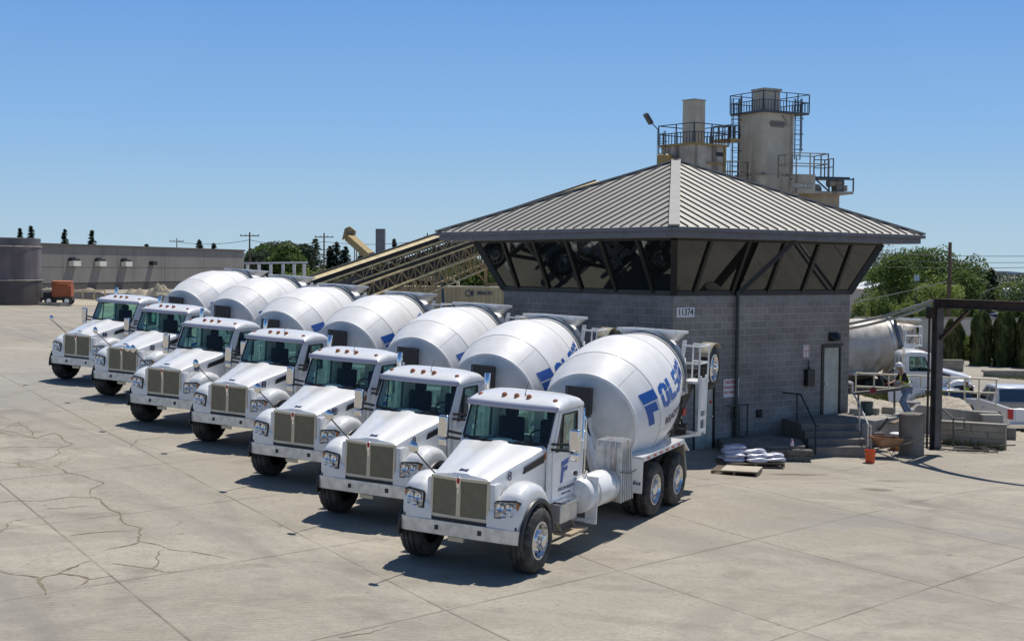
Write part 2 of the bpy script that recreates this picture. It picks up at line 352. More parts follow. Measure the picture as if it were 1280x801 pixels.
# crack lines that opened in the near slabs (thin dark seams lying on the concrete)
M['crack'] = mat('weedy_crack', (.15,.115,.075), .95, 0, (.24,.20,.13), 6, .4, .6)
CRK = [[(-8.2, 21.79), (-7.82, 21.56), (-7.43, 21.44), (-7.24, 21.77), (-7.16, 22.3), (-6.97, 22.87)], [(-7.43, 21.44), (-7.29, 21.0), (-7.07, 20.5)], [(-7.24, 21.77), (-6.92, 21.7), (-6.72, 21.54), (-6.55, 21.81), (-6.44, 22.03)], [(-6.72, 21.54), (-6.7, 21.1), (-6.76, 20.91)], [(-10.09, 26.83), (-9.63, 27.1), (-9.25, 27.26), (-8.88, 27.67), (-8.52, 27.76), (-8.17, 27.3), (-7.87, 26.62), (-7.35, 25.87), (-6.92, 25.16), (-6.64, 24.58), (-6.57, 24.22), (-6.84, 23.69), (-7.1, 23.29)], [(-6.57, 24.22), (-6.14, 23.95), (-5.81, 23.71), (-5.38, 23.52), (-5.02, 23.37), (-4.72, 23.21)], [(-7.81, 24.32), (-7.56, 24.63), (-7.23, 24.83), (-6.85, 24.91)], [(-9.18, 24.39), (-9.28, 25.29), (-9.1, 25.6), (-8.75, 25.77)], [(-10.32, 30.83), (-9.7, 30.02), (-9.21, 29.77), (-8.79, 29.05), (-8.71, 28.14), (-8.61, 27.73)], [(-11.34, 30.34), (-10.9, 30.67), (-10.32, 30.83)], [(-6.65, 22.5), (-6.29, 22.51), (-5.96, 22.43), (-5.7, 22.21), (-5.49, 22.21), (-5.29, 22.35)], [(-5.96, 22.43), (-6.05, 23.05), (-6.0, 23.63), (-5.88, 23.77)], [(-9.05, 26.48), (-8.53, 26.76), (-7.98, 26.8)], [(-13.28, 35.33), (-12.79, 35.11), (-12.06, 34.41), (-11.87, 35.25), (-10.91, 33.77), (-10.97, 33.37), (-11.56, 33.18), (-12.35, 32.84)], [(-11.83, 36.1), (-11.19, 36.2), (-10.81, 36.44)], [(-13.3, 36.74), (-12.47, 35.33), (-12.06, 34.41)], [(-11.01, 33.36), (-10.77, 31.96), (-11.03, 31.04)], [(-9.5, 33.73), (-9.6, 34.94), (-9.07, 35.37), (-8.34, 35.72)], [(-6.21, 25.86), (-6.32, 25.56), (-6.11, 25.66)], [(-2.38, 19.05), (-2.02, 19.4), (-1.64, 19.77)]]
CW = [0.05, 0.055, 0.055, 0.05, 0.045, 0.035, 0.045, 0.02, 0.035, 0.02, 0.035, 0.025, 0.025, 0.035, 0.025, 0.03, 0.025, 0.02, 0.02, 0.03]
rc = random.Random(4); cm_ = MB()
for ln,wd in zip(CRK,CW):
    pts = []
    for (a,b_) in zip(ln,ln[1:]):
        L_ = sqrt((a[0]-b_[0])**2+(a[1]-b_[1])**2); k = max(2,int(L_/.09))
        for i in range(k):
            f = i/k; x = a[0]+(b_[0]-a[0])*f; y = a[1]+(b_[1]-a[1])*f
            n1 = noise.noise(Vector((x*1.6,y*1.6,3)))*.16+noise.noise(Vector((x*7,y*7,9)))*.06; n2 = noise.noise(Vector((x*1.6,y*1.6,13)))*.16+noise.noise(Vector((x*7,y*7,19)))*.06
            pts.append((x+n1,y+n2))
    vs = []; N_ = len(pts)
    for i,(x,y) in enumerate(pts):
        x2,y2 = pts[min(i+1,N_-1)]; x1,y1 = pts[max(i-1,0)]; dx,dy = x2-x1,y2-y1; l_ = sqrt(dx*dx+dy*dy) or 1
        w_ = wd*(.25+1.1*rc.random())*min(1,(N_-1-i)/6+.2)*.55
        vs += [(x-dy/l_*w_,y+dx/l_*w_,gz(x,y)+.004),(x+dy/l_*w_,y-dx/l_*w_,gz(x,y)+.004)]
    cm_.add(vs,[(2*i,2*i+2,2*i+3,2*i+1) for i in range(N_-1)])
ck_ = cm_.build('ground_cracks', M['crack'], recalc=False, smooth=0); tag(ck_, kind='structure')

# ------------------------------------------------------------------ concrete mixer truck (x forward, y to its left, z up)
R_W = .54
def tyre_mb(cx, cy, cz, w, r=R_W, rr=.30, n=72):
    mb = MB(); h = w/2
    prof = [(-h+.02,rr),(-h,rr+.05),(-h,r-.12),(-h+.02,r-.045),(-h+.05,r-.012),(-h*.52,r),(-h*.46,r-.02),(-h*.38,r-.02),(-h*.34,r+.002),(-.018,r+.003),(-.012,r-.018),(.012,r-.018),(.018,r+.003),(h*.34,r+.002),(h*.38,r-.02),(h*.46,r-.02),(h*.52,r),(h-.05,r-.012),(h-.02,r-.045),(h,r-.12),(h,rr+.05),(h-.02,rr)]
    def wob(i,k): return -.016 if (k%3 == 0 and 3 <= i <= 18) else 0
    mb.lathe(prof,(cx,cy,cz),(0,1,0),n,False,wob); return mb
def rim_steer(cx, cy, cz, side):
    mb = MB(); s = side
    mb.lathe([(-.10*s,.295),(.02*s,.30),(.035*s,.31),(.04*s,.285),(.0,.27),(-.04*s,.25),(-.03*s,.20),(.02*s,.165),(.035*s,.13),(.04*s,.10),(.10*s,.095),(.115*s,.07),(.12*s,.0)],(cx,cy,cz),(0,1,0),36,False)
    for k in range(10):
        a = 2*pi*k/10; mb.lathe([(0,.018),(.05*s,.016),(.055*s,.001)],(cx+cos(a)*.135,cy+.03*s,cz+sin(a)*.135),(0,1,0),6,False)
    return mb
def rim_dual(cx, cy, cz, side):
    mb = MB(); s = side
    mb.lathe([(.0,.30),(.03*s,.31),(.035*s,.285),(-.01*s,.265),(-.10*s,.25),(-.13*s,.20),(-.12*s,.13),(-.09*s,.12),(.01*s,.11),(.03*s,.09),(.035*s,.0)],(cx,cy,cz),(0,1,0),36,False)
    for k in range(10):
        a = 2*pi*k/10; mb.lathe([(0,.017),(.045*s,.015),(.05*s,.001)],(cx+cos(a)*.165,cy-.115*s,cz+sin(a)*.165),(0,1,0),6,False)
    return mb
def holes(cx, cy, cz, side, rad, dy):
    mb = MB()
    for k in range(10):
        a = 2*pi*(k+.5)/10; mb.lathe([(0,.028),(.004*side,.028)],(cx+cos(a)*rad,cy+dy*side,cz+sin(a)*rad),(0,1,0),10,True)
    return mb
def rim_part(name, rim, hl, root):
    k = len(rim.f); rim.add(hl.v, hl.f); o = rim.build(name, M['rim'], root, recalc=False); o.data.materials.append(M['blackpl'])
    for p in o.data.polygons:
        if p.index >= k: p.material_index = 1
    return o
def wheel(root, x, y, z, side, w, steer):
    rm = rim_part('wheel', (rim_steer if steer else rim_dual)(x, y+side*(w/2-.05), z, side), holes(x, y+side*(w/2-.05), z, side, .232 if steer else .222, -.028 if steer else -.112), root)
    tyre_mb(x, y, z, w).build('tyre', M['rubber'], rm)
    return rm

def fender_mb(side):
    cx, cz, ri = -.15, .56, .585
    prof = [(.49,.79),(.495,.92),(.485,1.08),(.45,1.22),(.37,1.335),(.22,1.425),(.02,1.475),(-.2,1.47),(-.42,1.40),(-.6,1.27),(-.72,1.10),(-.78,.92),(-.79,.79)]
    def at_(t):
        f = t*(len(prof)-1); i = min(int(f),len(prof)-2); a = f-i
        return prof[i][0]*(1-a)+prof[i+1][0]*a, prof[i][1]*(1-a)+prof[i+1][1]*a
    n = 36; ysl = [(.50,.30),(.56,.20),(.63,.10),(.71,.035),(.79,.0),(.90,0),(.985,.015),(1.04,.045),(1.072,.09),(1.085,.14)]
    mb = MB(); vs = []
    for (y,ins) in ysl:
        for i in range(n+1):
            x,z = at_(i/n); dx,dz = x-cx,z-cz; d = sqrt(dx*dx+dz*dz); ii = ins if y > .9 else ins*max(0,min(1,(z-1.05)/.3)); k = max(ri+.012,d-ii)/d
            vs.append((cx+dx*k, side*y, cz+dz*k))
    for i in range(n+1):                         # inner arch edge on outer face
        x,z = at_(i/n); a = atan2(z-cz,x-cx); vs.append((cx+ri*cos(a), side*1.08, cz+ri*sin(a)))
    for i in range(n+1):
        x,z = at_(i/n); a = atan2(z-cz,x-cx); vs.append((cx+ri*cos(a), side*.5, cz+ri*sin(a)))
    fs = []
    for j in range(len(ysl)+1):
        for i in range(n):
            q = (j*(n+1)+i,(j+1)*(n+1)+i,(j+1)*(n+1)+i+1,j*(n+1)+i+1); fs.append(q)
    mb.add(vs, fs)
    return mb
# drum frame
TD = radians(14); DO = Vector((-4.86,0,1.82)); DA = Vector((-cos(TD),0,sin(TD))); DU = Vector((sin(TD),0,cos(TD)))
DPROF = [(0,1.0),(.35,1.115),(.72,1.215),(.80,1.232),(1.3,1.262),(1.75,1.25),(2.05,1.20),(2.5,1.075),(2.95,.945),(3.25,.86),(3.55,.78)]
def drum_r(s):
    for (a,ra),(b,rb) in zip(DPROF,DPROF[1:]):
        if a <= s <= b: return ra+(rb-ra)*(s-a)/(b-a)
    return DPROF[0][1] if s < 0 else DPROF[-1][1]
def drum_pt(s, phi, off=0):
    r = drum_r(s)+off; p = DO+DA*s+(Vector((0,1,0))*cos(phi)+DU*sin(phi))*r
    return p
def drum_letters(rects, s0, ph0, ws, hh, shear):
    """rects of unit letters as quads (u0,v0,u1,v1) -> curved patches; u along drum, v up"""
    mb = MB()
    for (u0,v0,u1,v1) in rects:
        nu = max(1,int(abs(u1-u0)*ws/.06)); nv = max(1,int(abs(v1-v0)*hh/.05))
        def fn(a,b):
            u = u0+(u1-u0)*a; v = v0+(v1-v0)*b
            s = s0+u*ws+v*hh*shear; r = drum_r(s); return drum_pt(s, ph0+(v*hh)/r, .007)
        mb.grid(fn, nu, nv)
    return mb
LET = {  # block letters with a split line across the upper third
 'F':[(0,.68,1,1),(0,0,.4,.62),(.4,.36,.8,.62)],
 'O':[(0,.62,.34,.86),(.34,.78,.66,1),(.66,.62,1,.86),(.1,.8,.34,.95),(.66,.8,.9,.95),(0,.14,.34,.57),(.66,.14,1,.57),(.1,.04,.34,.2),(.66,.04,.9,.2),(.34,0,.66,.22)],
 'L':[(0,.62,.38,1),(0,0,.38,.57),(.38,0,.95,.24)],
 'S':[(.08,.78,.95,1),(0,.62,.36,.9),(0,.42,.9,.57),(.62,.1,1,.5),(0,0,.9,.22)],
 'M':[(0,.62,.3,1),(.3,.72,.7,.92),(.7,.62,1,1),(0,0,.3,.57),(.4,.2,.6,.57),(.7,0,1,.57)]}

def make_truck():
    root = empty('mixer_truck')
    # chassis
    c = MB()
    for s in (1,-1):
        c.box(-8.6,.25,s*.43-.04,s*.43+.04,.72,1.0)
    for x in (-.9,-2.6,-3.6,-4.6,-6.3,-7.9,-8.55): c.box(x-.05,x+.05,-.4,.4,.76,.96)
    c.box(-1.15,.35,-.46,.46,.62,1.34); c.lathe([(0,.06),(1.9,.06)],(-.15,-.95,.52),(0,1,0),10)
    for x in (-5.66,-7.04):
        c.lathe([(0,.09),(1.8,.09)],(x,-.9,.54),(0,1,0),12); c.lathe([(-.22,.1),(-.1,.24),(.1,.24),(.22,.1)],(x,0,.56),(0,1,0),16)
        for s in (1,-1): c.bar((x,s*.5,.62),(x-.0,s*.5,.8),.12,.3)
    for s in (1,-1): c.bar((-5.66,s*.5,.66),(-7.04,s*.5,.66),.09,.14)
    c.tube([(-1.2,0,.8),(-3.5,0,.74),(-5.6,0,.62)],.05,8)
    c.build('chassis', M['dark'], root)
    # bumper
    b = MB(); ol = [(.46,1.09),(.485,.98),(.505,.75),(.515,.3),(.515,-.3),(.505,-.75),(.485,-.98),(.46,-1.09)]
    il = [(x-.035,y) for x,y in ol]
    il[0] = (.25,1.09); il[-1] = (.25,-1.09); il.insert(1,(.25,1.055)); il.insert(2,(.43,1.05)); il.insert(len(il)-1,(.43,-1.05)); il.insert(len(il)-1,(.25,-1.055))
    poly = ol+il[::-1]; b.prism(poly,.554,.791,'xy')
    bo = b.build('bumper', M['alu'], root, bevel=.008)
    for s in (1,-1):
        MB().box(.505,.521,s*.39-.035,s*.39+.035,.635,.715).build('tow_eye', M['blackpl'], bo, bevel=.004)
    MB().box(.44,.475,-1.02,1.02,.787,.84).build('bumper_gap_strip', M['blackpl'], root)
    MB().box(.40,.425,-.22,.06,.46,.53).build('licence_plate', M['cream'], root)
    # hood
    st = [(.47,.515,1.485,.03),(.43,.525,1.54,.045),(.30,.55,1.585,.055),(.1,.58,1.635,.06),(-.3,.65,1.73,.07),(-.7,.73,1.82,.07),(-1.08,.80,1.925,.05)]
    h = MB(); vs = []; sec = None
    for (x,wd,zt,cr) in st:
        fr = max(0,(x-.1)/.37)
        row = [(-wd,.93),(-wd,zt-.17),(-wd,zt-.07),(-wd+.02,zt-.025),(-wd+.07,zt),(-wd*.55,zt+cr*.45),(-.17,zt+cr*.8),(-.13,zt+cr*1.15),(0,zt+cr*1.25),(.13,zt+cr*1.15),(.17,zt+cr*.8),(wd*.55,zt+cr*.45),(wd-.07,zt),(wd-.02,zt-.025),(wd,zt-.07),(wd,zt-.17),(wd,.93)]
        for (y,z) in row: vs.append((x+.045*fr*max(0,1-abs(y)/wd), y, z))
    n = 17; fs = [(i*n+j,(i+1)*n+j,(i+1)*n+j+1,i*n+j+1) for i in range(len(st)-1) for j in range(n-1)]
    h.add(vs, fs)
    hd = h.build('hood', M['paint'], root, smooth=28)
    MB().obox((.36,0,1.635),.09,.15,.012,Matrix.Rotation(radians(14),3,'Y')).build('hood_badge', M['navy'], hd, bevel=.003)
    for s in (1,-1):
        def yh(x): return .58+(.1-x)*.187+.004
        v = MB().prism([(-.42,1.53),(-.46,1.64),(-1.0,1.79),(-1.0,1.66)],0,.012)
        v.map(lambda x,y,z: (x, s*(yh(x)+y), z)); v.build('hood_vent', M['blackpl'], hd)
        MB().prism([(-1.02,1.70),(-1.02,1.82),(-1.06,1.83),(-1.06,1.71)],0,.008).map(lambda x,y,z:(x,s*(yh(x)+y),z)).build('side_marker', M['amber'], hd)
    # apron beneath grille, grille
    MB().box(.38,.462,-.62,.62,.79,.90).build('front_apron', M['paint'], root, bevel=.01)
    for s in (1,-1):
        MB().box(.25,.468,s*.56-.05,s*.56+.05,.86,1.47).build('nose_side_panel', M['paint'], root, bevel=.012)
    g = MB()
    def gx(y): return .49+.05*(1-abs(y)/.53)
    def vbar(y0,y1,z0,z1,t=.03):
        g.add([(gx(y0),y0,z0),(gx(y1),y1,z0),(gx(y1),y1,z1),(gx(y0),y0,z1),(gx(y0)-t,y0,z0),(gx(y1)-t,y1,z0),(gx(y1)-t,y1,z1),(gx(y0)-t,y0,z1)],[(0,1,2,3),(4,7,6,5),(0,4,5,1),(1,5,6,2),(2,6,7,3),(3,7,4,0)])
    zt = lambda y: 1.50+.03*(1-abs(y)/.53)
    for s in (1,-1):
        vbar(s*.03,s*.53,.868,.905); vbar(s*.03,s*.53,1.475,1.525); vbar(s*.485,s*.53,.905,1.475); vbar(s*.0,s*.038,.868,1.53,.035)
    gs = g.build('grille_surround', M['cream'], root, bevel=.006)
    for s in (1,-1):
        MB().add([(gx(s*.035)-.012,s*.035,.9),(gx(s*.49)-.012,s*.49,.9),(gx(s*.49)-.012,s*.49,1.48),(gx(s*.035)-.012,s*.035,1.48)],[(0,1,2,3)]).build('grille_mesh', M['grille'], gs)
    e = MB().prism([(-.028,1.36),(.028,1.36),(.04,1.45),(.045,1.52),(0,1.55),(-.045,1.52),(-.04,1.45)],.54,.562,'yz').build('emblem', M['chrome'], gs, bevel=.004)
    MB().prism([(-.022,1.44),(.022,1.44),(.028,1.51),(0,1.53),(-.028,1.51)],.562,.566,'yz').build('emblem_badge', M['red'], e)
    MB().prism([(-.018,1.28),(.018,1.28),(.018,1.352),(-.018,1.352)],.54,.552,'yz').build('emblem_plate', M['chrome'], gs)
    # fenders, flares, headlamps
    for s in (1,-1):
        fm = fender_mb(s).build('front_fender', M['paint'], root, smooth=50)
        fl = MB(); n = 30; vs = []
        for i in range(n+1):
            a = radians(-8+i*186/n)
            if i == n: a = radians(178)
            for (rr,yy) in ((.575,1.07),(.575,1.115),(.60,1.135),(.655,1.12),(.665,1.08)):
                vs.append((-.15+rr*cos(a), s*yy, .56+rr*sin(a)))
        fl.add(vs,[(i*5+j,i*5+(j+1)%5,(i+1)*5+(j+1)%5,(i+1)*5+j) for i in range(n) for j in range(5)])
        fl.build('fender_flare', M['blackpl'], fm)
        hl = MB().prism([(s*.64,.95),(s*1.0,.955),(s*1.055,1.225),(s*.98,1.262),(s*.66,1.235),(s*.635,1.2)],.47,.512,'yz').map(lambda x,y,z:(x-max(0,abs(y)-.86)*.42-max(0,z-1.1)*.12,y,z))
        ho = hl.build('headlight', M['blackpl'], fm, bevel=.006)
        MB().prism([(s*.66,.97),(s*.985,.972),(s*.995,1.23),(s*.67,1.215),(s*.655,1.19)],.512,.518,'yz').map(lambda x,y,z:(x-max(0,abs(y)-.86)*.42-max(0,z-1.1)*.12+.002,y,z)).build('lens', M['lamp'], ho, bevel=.002)
        MB().prism([(s*.99,.985),(s*1.005,.99),(s*1.045,1.2),(s*1.0,1.225)],.512,.52,'yz').map(lambda x,y,z:(x-max(0,abs(y)-.86)*.42-max(0,z-1.1)*.12+.002,y,z)).build('turn_signal', M['amber'], ho)
        for (yy,zz,rr) in ((.75,1.14,.062),(.90,1.15,.056),(.80,1.02,.04),(.93,1.03,.035)):
            MB().lathe([(0,rr),(.012,rr),(.006,rr*.85),(-.004,rr*.4),(.01,.002)],(.518-max(0,yy-.86)*.42-max(0,zz-1.1)*.12,s*yy,zz),(1,0,0),16,False).build('reflector', M['chrome'], ho)
        MB().box(-.9,-.72,s*.62-.3,s*.62+.3,.55,1.0).build('splash_guard', M['blackpl'], fm)
        wheel(root,-.15,s*.985,R_W,s,.40,True)
    # forward mirror on a thin arm from the hood corner 
    a = MB().tube([(.30,-.56,1.50),(.52,-.585,1.66),(.80,-.60,1.86),(.96,-.60,1.97),(.965,-.60,2.0)],.012,8)
    fo = a.build('mirror_arm', M['blackpl'], root)
    MB().lathe([(-.06,.001),(-.055,.05),(-.03,.09),(0,.105),(.005,.1),(.012,.06),(.018,.001)],(.98,-.60,2.02),(-.8,.25,.1),20,False).build('convex_mirror', M['chrome'], fo)
    # cab shell
    def ys(z): return .865-max(0,z-1.0)*.025
    def side_mb(polys, s, t=.045, off=0):
        m = MB()
        for p in polys: m.prism(p,-t,0)
        return m.map(lambda x,y,z:(x, s*(ys(z)+off+y), z))
    cab = MB()
    for s in (1,-1):
        q = side_mb([[(-1.06,.93),(-2.53,.93),(-2.53,1.82),(-1.06,1.82)],[(-1.06,1.82),(-1.33,1.82),(-1.58,2.43),(-1.40,2.52),(-1.10,1.93)],[(-1.40,2.52),(-1.58,2.43),(-2.27,2.43),(-2.53,2.54)],[(-2.27,1.82),(-2.53,1.82),(-2.53,2.54),(-2.27,2.43)]], s)
        cab.add(q.v, q.f)
    cab.box(-2.56,-2.50,-.86,.86,.93,1.86); cab.box(-2.56,-2.50,-.83,.83,2.36,2.55)
    for (a0,a1) in ((-.83,-.62),(-.1,.1),(.62,.83)): cab.box(-2.56,-2.50,a0,a1,1.86,2.36)
    cab.box(-2.5,-1.1,-.8,.8,.9,.96)
    cb = cab.build('cab', M['paint'], root, bevel=.012)
    # roof
    def roof(u,v):
        u2 = u
        X = [(-1.355,.868,2.50,.035),(-1.375,.88,2.50,.075),(-1.45,.885,2.505,.12),(-1.6,.885,2.51,.165),(-1.85,.88,2.515,.20),(-2.15,.875,2.515,.20),(-2.4,.865,2.50,.165),(-2.53,.85,2.48,.11),(-2.58,.83,2.46,.03)]
        f = u*(len(X)-1); i = min(int(f),len(X)-2); a = f-i
        x,hw,zb,hh = [X[i][k]*(1-a)+X[i+1][k]*a for k in range(4)]
        th = pi*v; cc = cos(th); ss = sin(th)
        y = hw*(1 if cc > 0 else -1)*abs(cc)**.42; z = zb+hh*abs(ss)**.55
        return (x+ (.07*(1-(y/.88)**2) if u < .45 else 0)*(1-u/.45 if u < .45 else 0), y, z)
    MB().grid(roof,24,32).build('roof', M['paint'], cb, smooth=60)
    MB().grid(lambda u,v:(-1.345+.085*(1-((v-.5)*2)**2)+.012-.02*u, (v-.5)*1.74, 2.47+.10*u),1,20).build('sun_visor', mat_visor, cb, solid=.02, smooth=60)
    for yy in (-.715,-.235,0,.235,.715):
        zz = 2.665 if abs(yy) < .5 else 2.625
        xx = -1.52 if abs(yy) < .5 else -1.56
        l = MB().lathe([(0,.045),(.025,.045),(.055,.030),(.058,.001)],(xx,yy,zz-.015),(.15,0,1),10,False)
        l.map(lambda x,y,z:(xx+(x-xx)*1.6,y,z)); l.build('marker_light', M['amber'], cb)
    MB().tube([(-1.62,.12,2.68),(-1.60,.12,2.72),(-1.66,.16,2.92)],[.014,.006,.003],6).build('antenna', M['blackpl'], cb)
    # windscreen
    def ws(u,v,o=0):
        t = (v-.5)*2; x = (-1.12+.19*(1-t*t))*(1-u)+(-1.40+.11*(1-t*t))*u; y = t*(.80*(1-u)+.80*u); z = 1.955+.535*u-.02*(1-u)*(1-t*t)
        return (x+o,y,z)
    MB().grid(ws,4,20).build('windscreen', M['cabglass'], cb, smooth=60)
    gk = MB()
    gk.tube([ws(0,i/16,.004) for i in range(17)],.02,6); gk.tube([ws(1,i/16,.004) for i in range(17)],.014,6)
    for s in (0,1): gk.tube([ws(i/6,s,.006) for i in range(7)],.02,6)
    gk.build('windscreen_seal', M['blackpl'], cb)
    MB().grid(lambda u,v:((-1.10+.21*(1-((v-.5)*2)**2))*(1-u)+(-1.16+.2*(1-((v-.5)*2)**2))*u+.0, (v-.5)*1.6, 1.915+.035*u),1,16).build('cowl_strip', M['blackpl'], cb)
    for s in (.25,-.35): MB().tube([(-.93,s,1.95),(-1.02,s+.25,2.0),(-1.09,s+.45,2.10)],.009,5).build('wiper', M['blackpl'], cb)
    # rear cab glass and interior
    MB().box(-2.535,-2.525,-.62,.62,1.86,2.36).build('rear_window', M['cabglass'], cb)
    it = MB().box(-1.55,-1.12,-.79,.79,1.55,1.90).build('dashboard', M['interior'], cb, bevel=.05)
    MB().tube([(-1.72+.06*sin(k*pi/8),.4+.2*cos(k*pi/8),1.93+.16*sin(k*pi/8)) for k in range(17)],.016,6,False).build('steering_wheel', M['blackpl'], cb)
    for yy in (.4,-.42):
        sb = MB().box(-2.32,-2.18,yy-.24,yy+.24,1.5,2.2).box(-2.3,-1.8,yy-.25,yy+.25,1.38,1.55).box(-2.29,-2.2,yy-.13,yy+.13,2.2,2.36)
        sb.build('cab_seat', M['seat'], cb, bevel=.05, seg=3)
    MB().obox((-1.24,-.15,1.915),.2,.34,.004,Matrix.Rotation(.3,3,'Z')).build('paper_on_dash', mat_paper, cb)
    # doors
    for s in (1,-1):
        dr = side_mb([[(-1.22,.99),(-2.43,.99),(-2.43,1.80),(-1.22,1.80)],[(-1.22,1.80),(-1.36,1.80),(-1.60,2.40),(-1.49,2.45)],[(-1.49,2.45),(-1.60,2.40),(-2.24,2.40),(-2.40,2.47)],[(-2.24,1.80),(-2.43,1.80),(-2.40,2.47),(-2.24,2.40)]], s, .02, .014).build('door', M['paint'], root, bevel=.008)
        side_mb([[(-1.36,1.80),(-2.26,1.80),(-2.26,2.42),(-1.61,2.42)]], s, .008, -.008).build('door_window', M['cabglass'], dr)
        sl = MB(); pp = [(-1.35,1.80),(-2.25,1.80),(-2.25,2.41),(-1.605,2.41)]
        for k in range(4):
            (a0,b0),(a1,b1) = pp[k],pp[(k+1)%4]; sl.bar((a0,s*(ys(b0)+.008),b0),(a1,s*(ys(b1)+.008),b1),.03,.03)
        sl.bar((-1.62,s*(ys(1.8)+.006),1.8),(-1.66,s*(ys(2.4)+.006),2.4),.022,.022)
        sl.build('window_seal', M['blackpl'], dr)
        hn = MB().lathe([(0,.001),(.03,.04),(.15,.045),(.2,.001)],(-2.12,s*.885,1.33),(-1,0,-.15),10,False).map(lambda x,y,z:(x,s*.874+(y-s*.885)*.5,z)); hn.build('door_handle', M['blackpl'], dr)
        MB().tube([(-2.5,s*.90,1.2),(-2.5,s*.92,1.3),(-2.5,s*.92,2.2),(-2.5,s*.89,2.3)],.014,8).build('grab_handle', M['chrome'], dr)
        # door logo : slanted letter over a pale swoosh
        y0 = lambda z: ys(z)+.018
        lg = MB()
        for p in ([(-1.58,1.60),(-1.90,1.64),(-1.88,1.55),(-1.58,1.51)],[(-1.60,1.50),(-1.70,1.51),(-1.64,1.25),(-1.55,1.23)],[(-1.71,1.49),(-1.85,1.51),(-1.84,1.44),(-1.70,1.42)]):
            lg.prism(p,0,.003)
        lg.map(lambda x,y,z:(x,s*(y0(z)+y),z)); lg.build('door_logo', M['blue'], dr)
        Mx = frame_M((-1.85,s*(y0(1.13)+.002),1.13),(-s,0,0),(0,0,1))
        text('door_lettering','FOLSOM READY MIX',.085,M['navy'],dr,Mx,shear=.25)
        text('door_small_print','CONCRETE  916-351',.045,M['navy'],dr,frame_M((-1.80,s*(y0(1.04)+.002),1.04),(-s,0,0),(0,0,1)))
        # big side mirror
        mm = MB().bar((-1.18,s*.85,1.86),(-1.25,s*1.2,1.86),.03,.045).bar((-1.18,s*.85,1.95),(-1.25,s*1.2,1.97),.03,.045).bar((-1.25,s*1.2,1.72),(-1.25,s*1.2,2.2),.03)
        mo = mm.build('mirror_bracket', M['blackpl'], root)
        MB().box(-1.27,-1.17,s*1.25-.095,s*1.25+.095,1.86,2.24).box(-1.26,-1.18,s*1.25-.085,s*1.25+.085,1.70,1.84).build('mirror_head', M['chrome'], mo, bevel=.03, seg=3)
    # exhaust stack  and intake column
    ex = MB().tube([(-2.56,-1.1,1.0),(-2.56,-1.1,2.55)],.075,16).build('exhaust_stack', M['alu'], root)
    MB().tube([(-2.56,-1.1,2.55),(-2.56,-1.1,2.70),(-2.57,-1.105,2.78),(-2.61,-1.12,2.88)],.055,16,False).build('exhaust_tip', M['chrome'], ex)
    MB().tube([(-2.66,.80,1.1),(-2.66,.80,2.35),(-2.70,.78,2.42)],.022,8).build('air_line_column', M['chrome'], root)
    MB().lathe([(0,.05),(.03,.13),(.34,.13),(.37,.05)],(-2.95,.62,1.62),(0,0,1),18).build('air_cleaner', M['white_trim'], root)
    # water tank under left side, fuel tank right
    wt = MB().lathe([(0,.02),(.015,.2),(.05,.285),(.09,.31),(1.58,.31),(1.62,.285),(1.655,.2),(1.67,.02)],(-2.12,.93,.92),(-1,0,0),36,False).build('water_tank', M['white_trim'], root)
    for x in (-2.55,-3.35): MB().lathe([(0,.316),(.045,.316)],(x,.93,.92),(-1,0,0),36,False).build('tank_strap', M['alu'], wt, solid=.008)
    MB().box(-2.42,-2.38,1.02,1.24,.42,1.26).box(-2.43,-2.36,.7,1.22,.44,.50).build('tank_bracket', M['white_trim'], wt, bevel=.006)
    MB().tube([(-2.3,1.0,1.22),(-2.4,1.0,1.31),(-2.55,.95,1.31),(-2.65,.9,1.22)],.018,8).build('tank_pipe', M['alu'], wt)
    MB().lathe([(0,.28),(1.3,.28)],(-1.45,-.86,.76),(-1,0,0),28).build('fuel_tank', M['alu'], root)
    # steps under left door
    stp = MB().box(-2.02,-1.30,.62,1.02,.58,.92).build('step_box', M['alu'], root, bevel=.02)
    MB().box(-2.0,-1.32,.78,1.10,.93,.955).build('upper_step', M['chrome'], stp, bevel=.006)
    MB().box(-2.10,-1.35,.88,1.20,.38,.43).bar((-1.42,1.0,.41),(-1.38,.9,.60),.04).bar((-2.02,1.0,.41),(-1.96,.9,.60),.04).build('lower_step', M['tan'], stp, bevel=.006)
    # chute sections stowed upright, nested one behind the other
    for k in range(6):
        x0 = -3.50-.088*k
        def cf(u,v,x0=x0):
            z = .62+1.12*u; w_ = .27-.03*u; a = (v-.5)*2
            return (x0-.075*(1-a*a)-.16*(1-u)*(k/5.)-.02, .99+w_*a, z)
        ch = MB().grid(cf,8,12); co_ = ch.build('chute_section', M['chute'], root, solid=.014, smooth=60)
        lp_ = MB()
        for a in (0,1): lp_.tube([cf(i/8,a) for i in range(9)],.016,6)
        lp_.tube([cf(1,i/10) for i in range(11)],.014,6)
        lp_.build('rolled_edge', M['chute'], co_)
    rb_ = MB()
    for a in (.3,.5,.7): rb_.tube([(-3.50+.02-.075*(1-((a-.5)*2)**2),.99+.26*(a-.5)*2,z) for z in (.64,1.72)],.012,5)
    rb_.build('chute_rib', M['chute'], root)
    MB().bar((-3.35,.66,1.05),(-4.2,.66,1.05),.03,.05).tube([(-3.36,1.28,1.22),(-3.8,1.30,1.14),(-4.15,1.30,1.16)],.012,6).build('chute_rack', M['blackpl'], root)
    # pedestal and oil cooler in front of the drum
    pd = MB()
    for s in (1,-1):
        pd.bar((-4.28,s*.42,1.0),(-4.45,s*.12,1.75),.12,.16); pd.bar((-4.8,s*.42,1.0),(-4.5,s*.12,1.75),.12,.16)
    pd.box(-4.72,-4.4,-.2,.2,1.5,2.0); pd.build('drum_pedestal', M['white_trim'], root, bevel=.01)
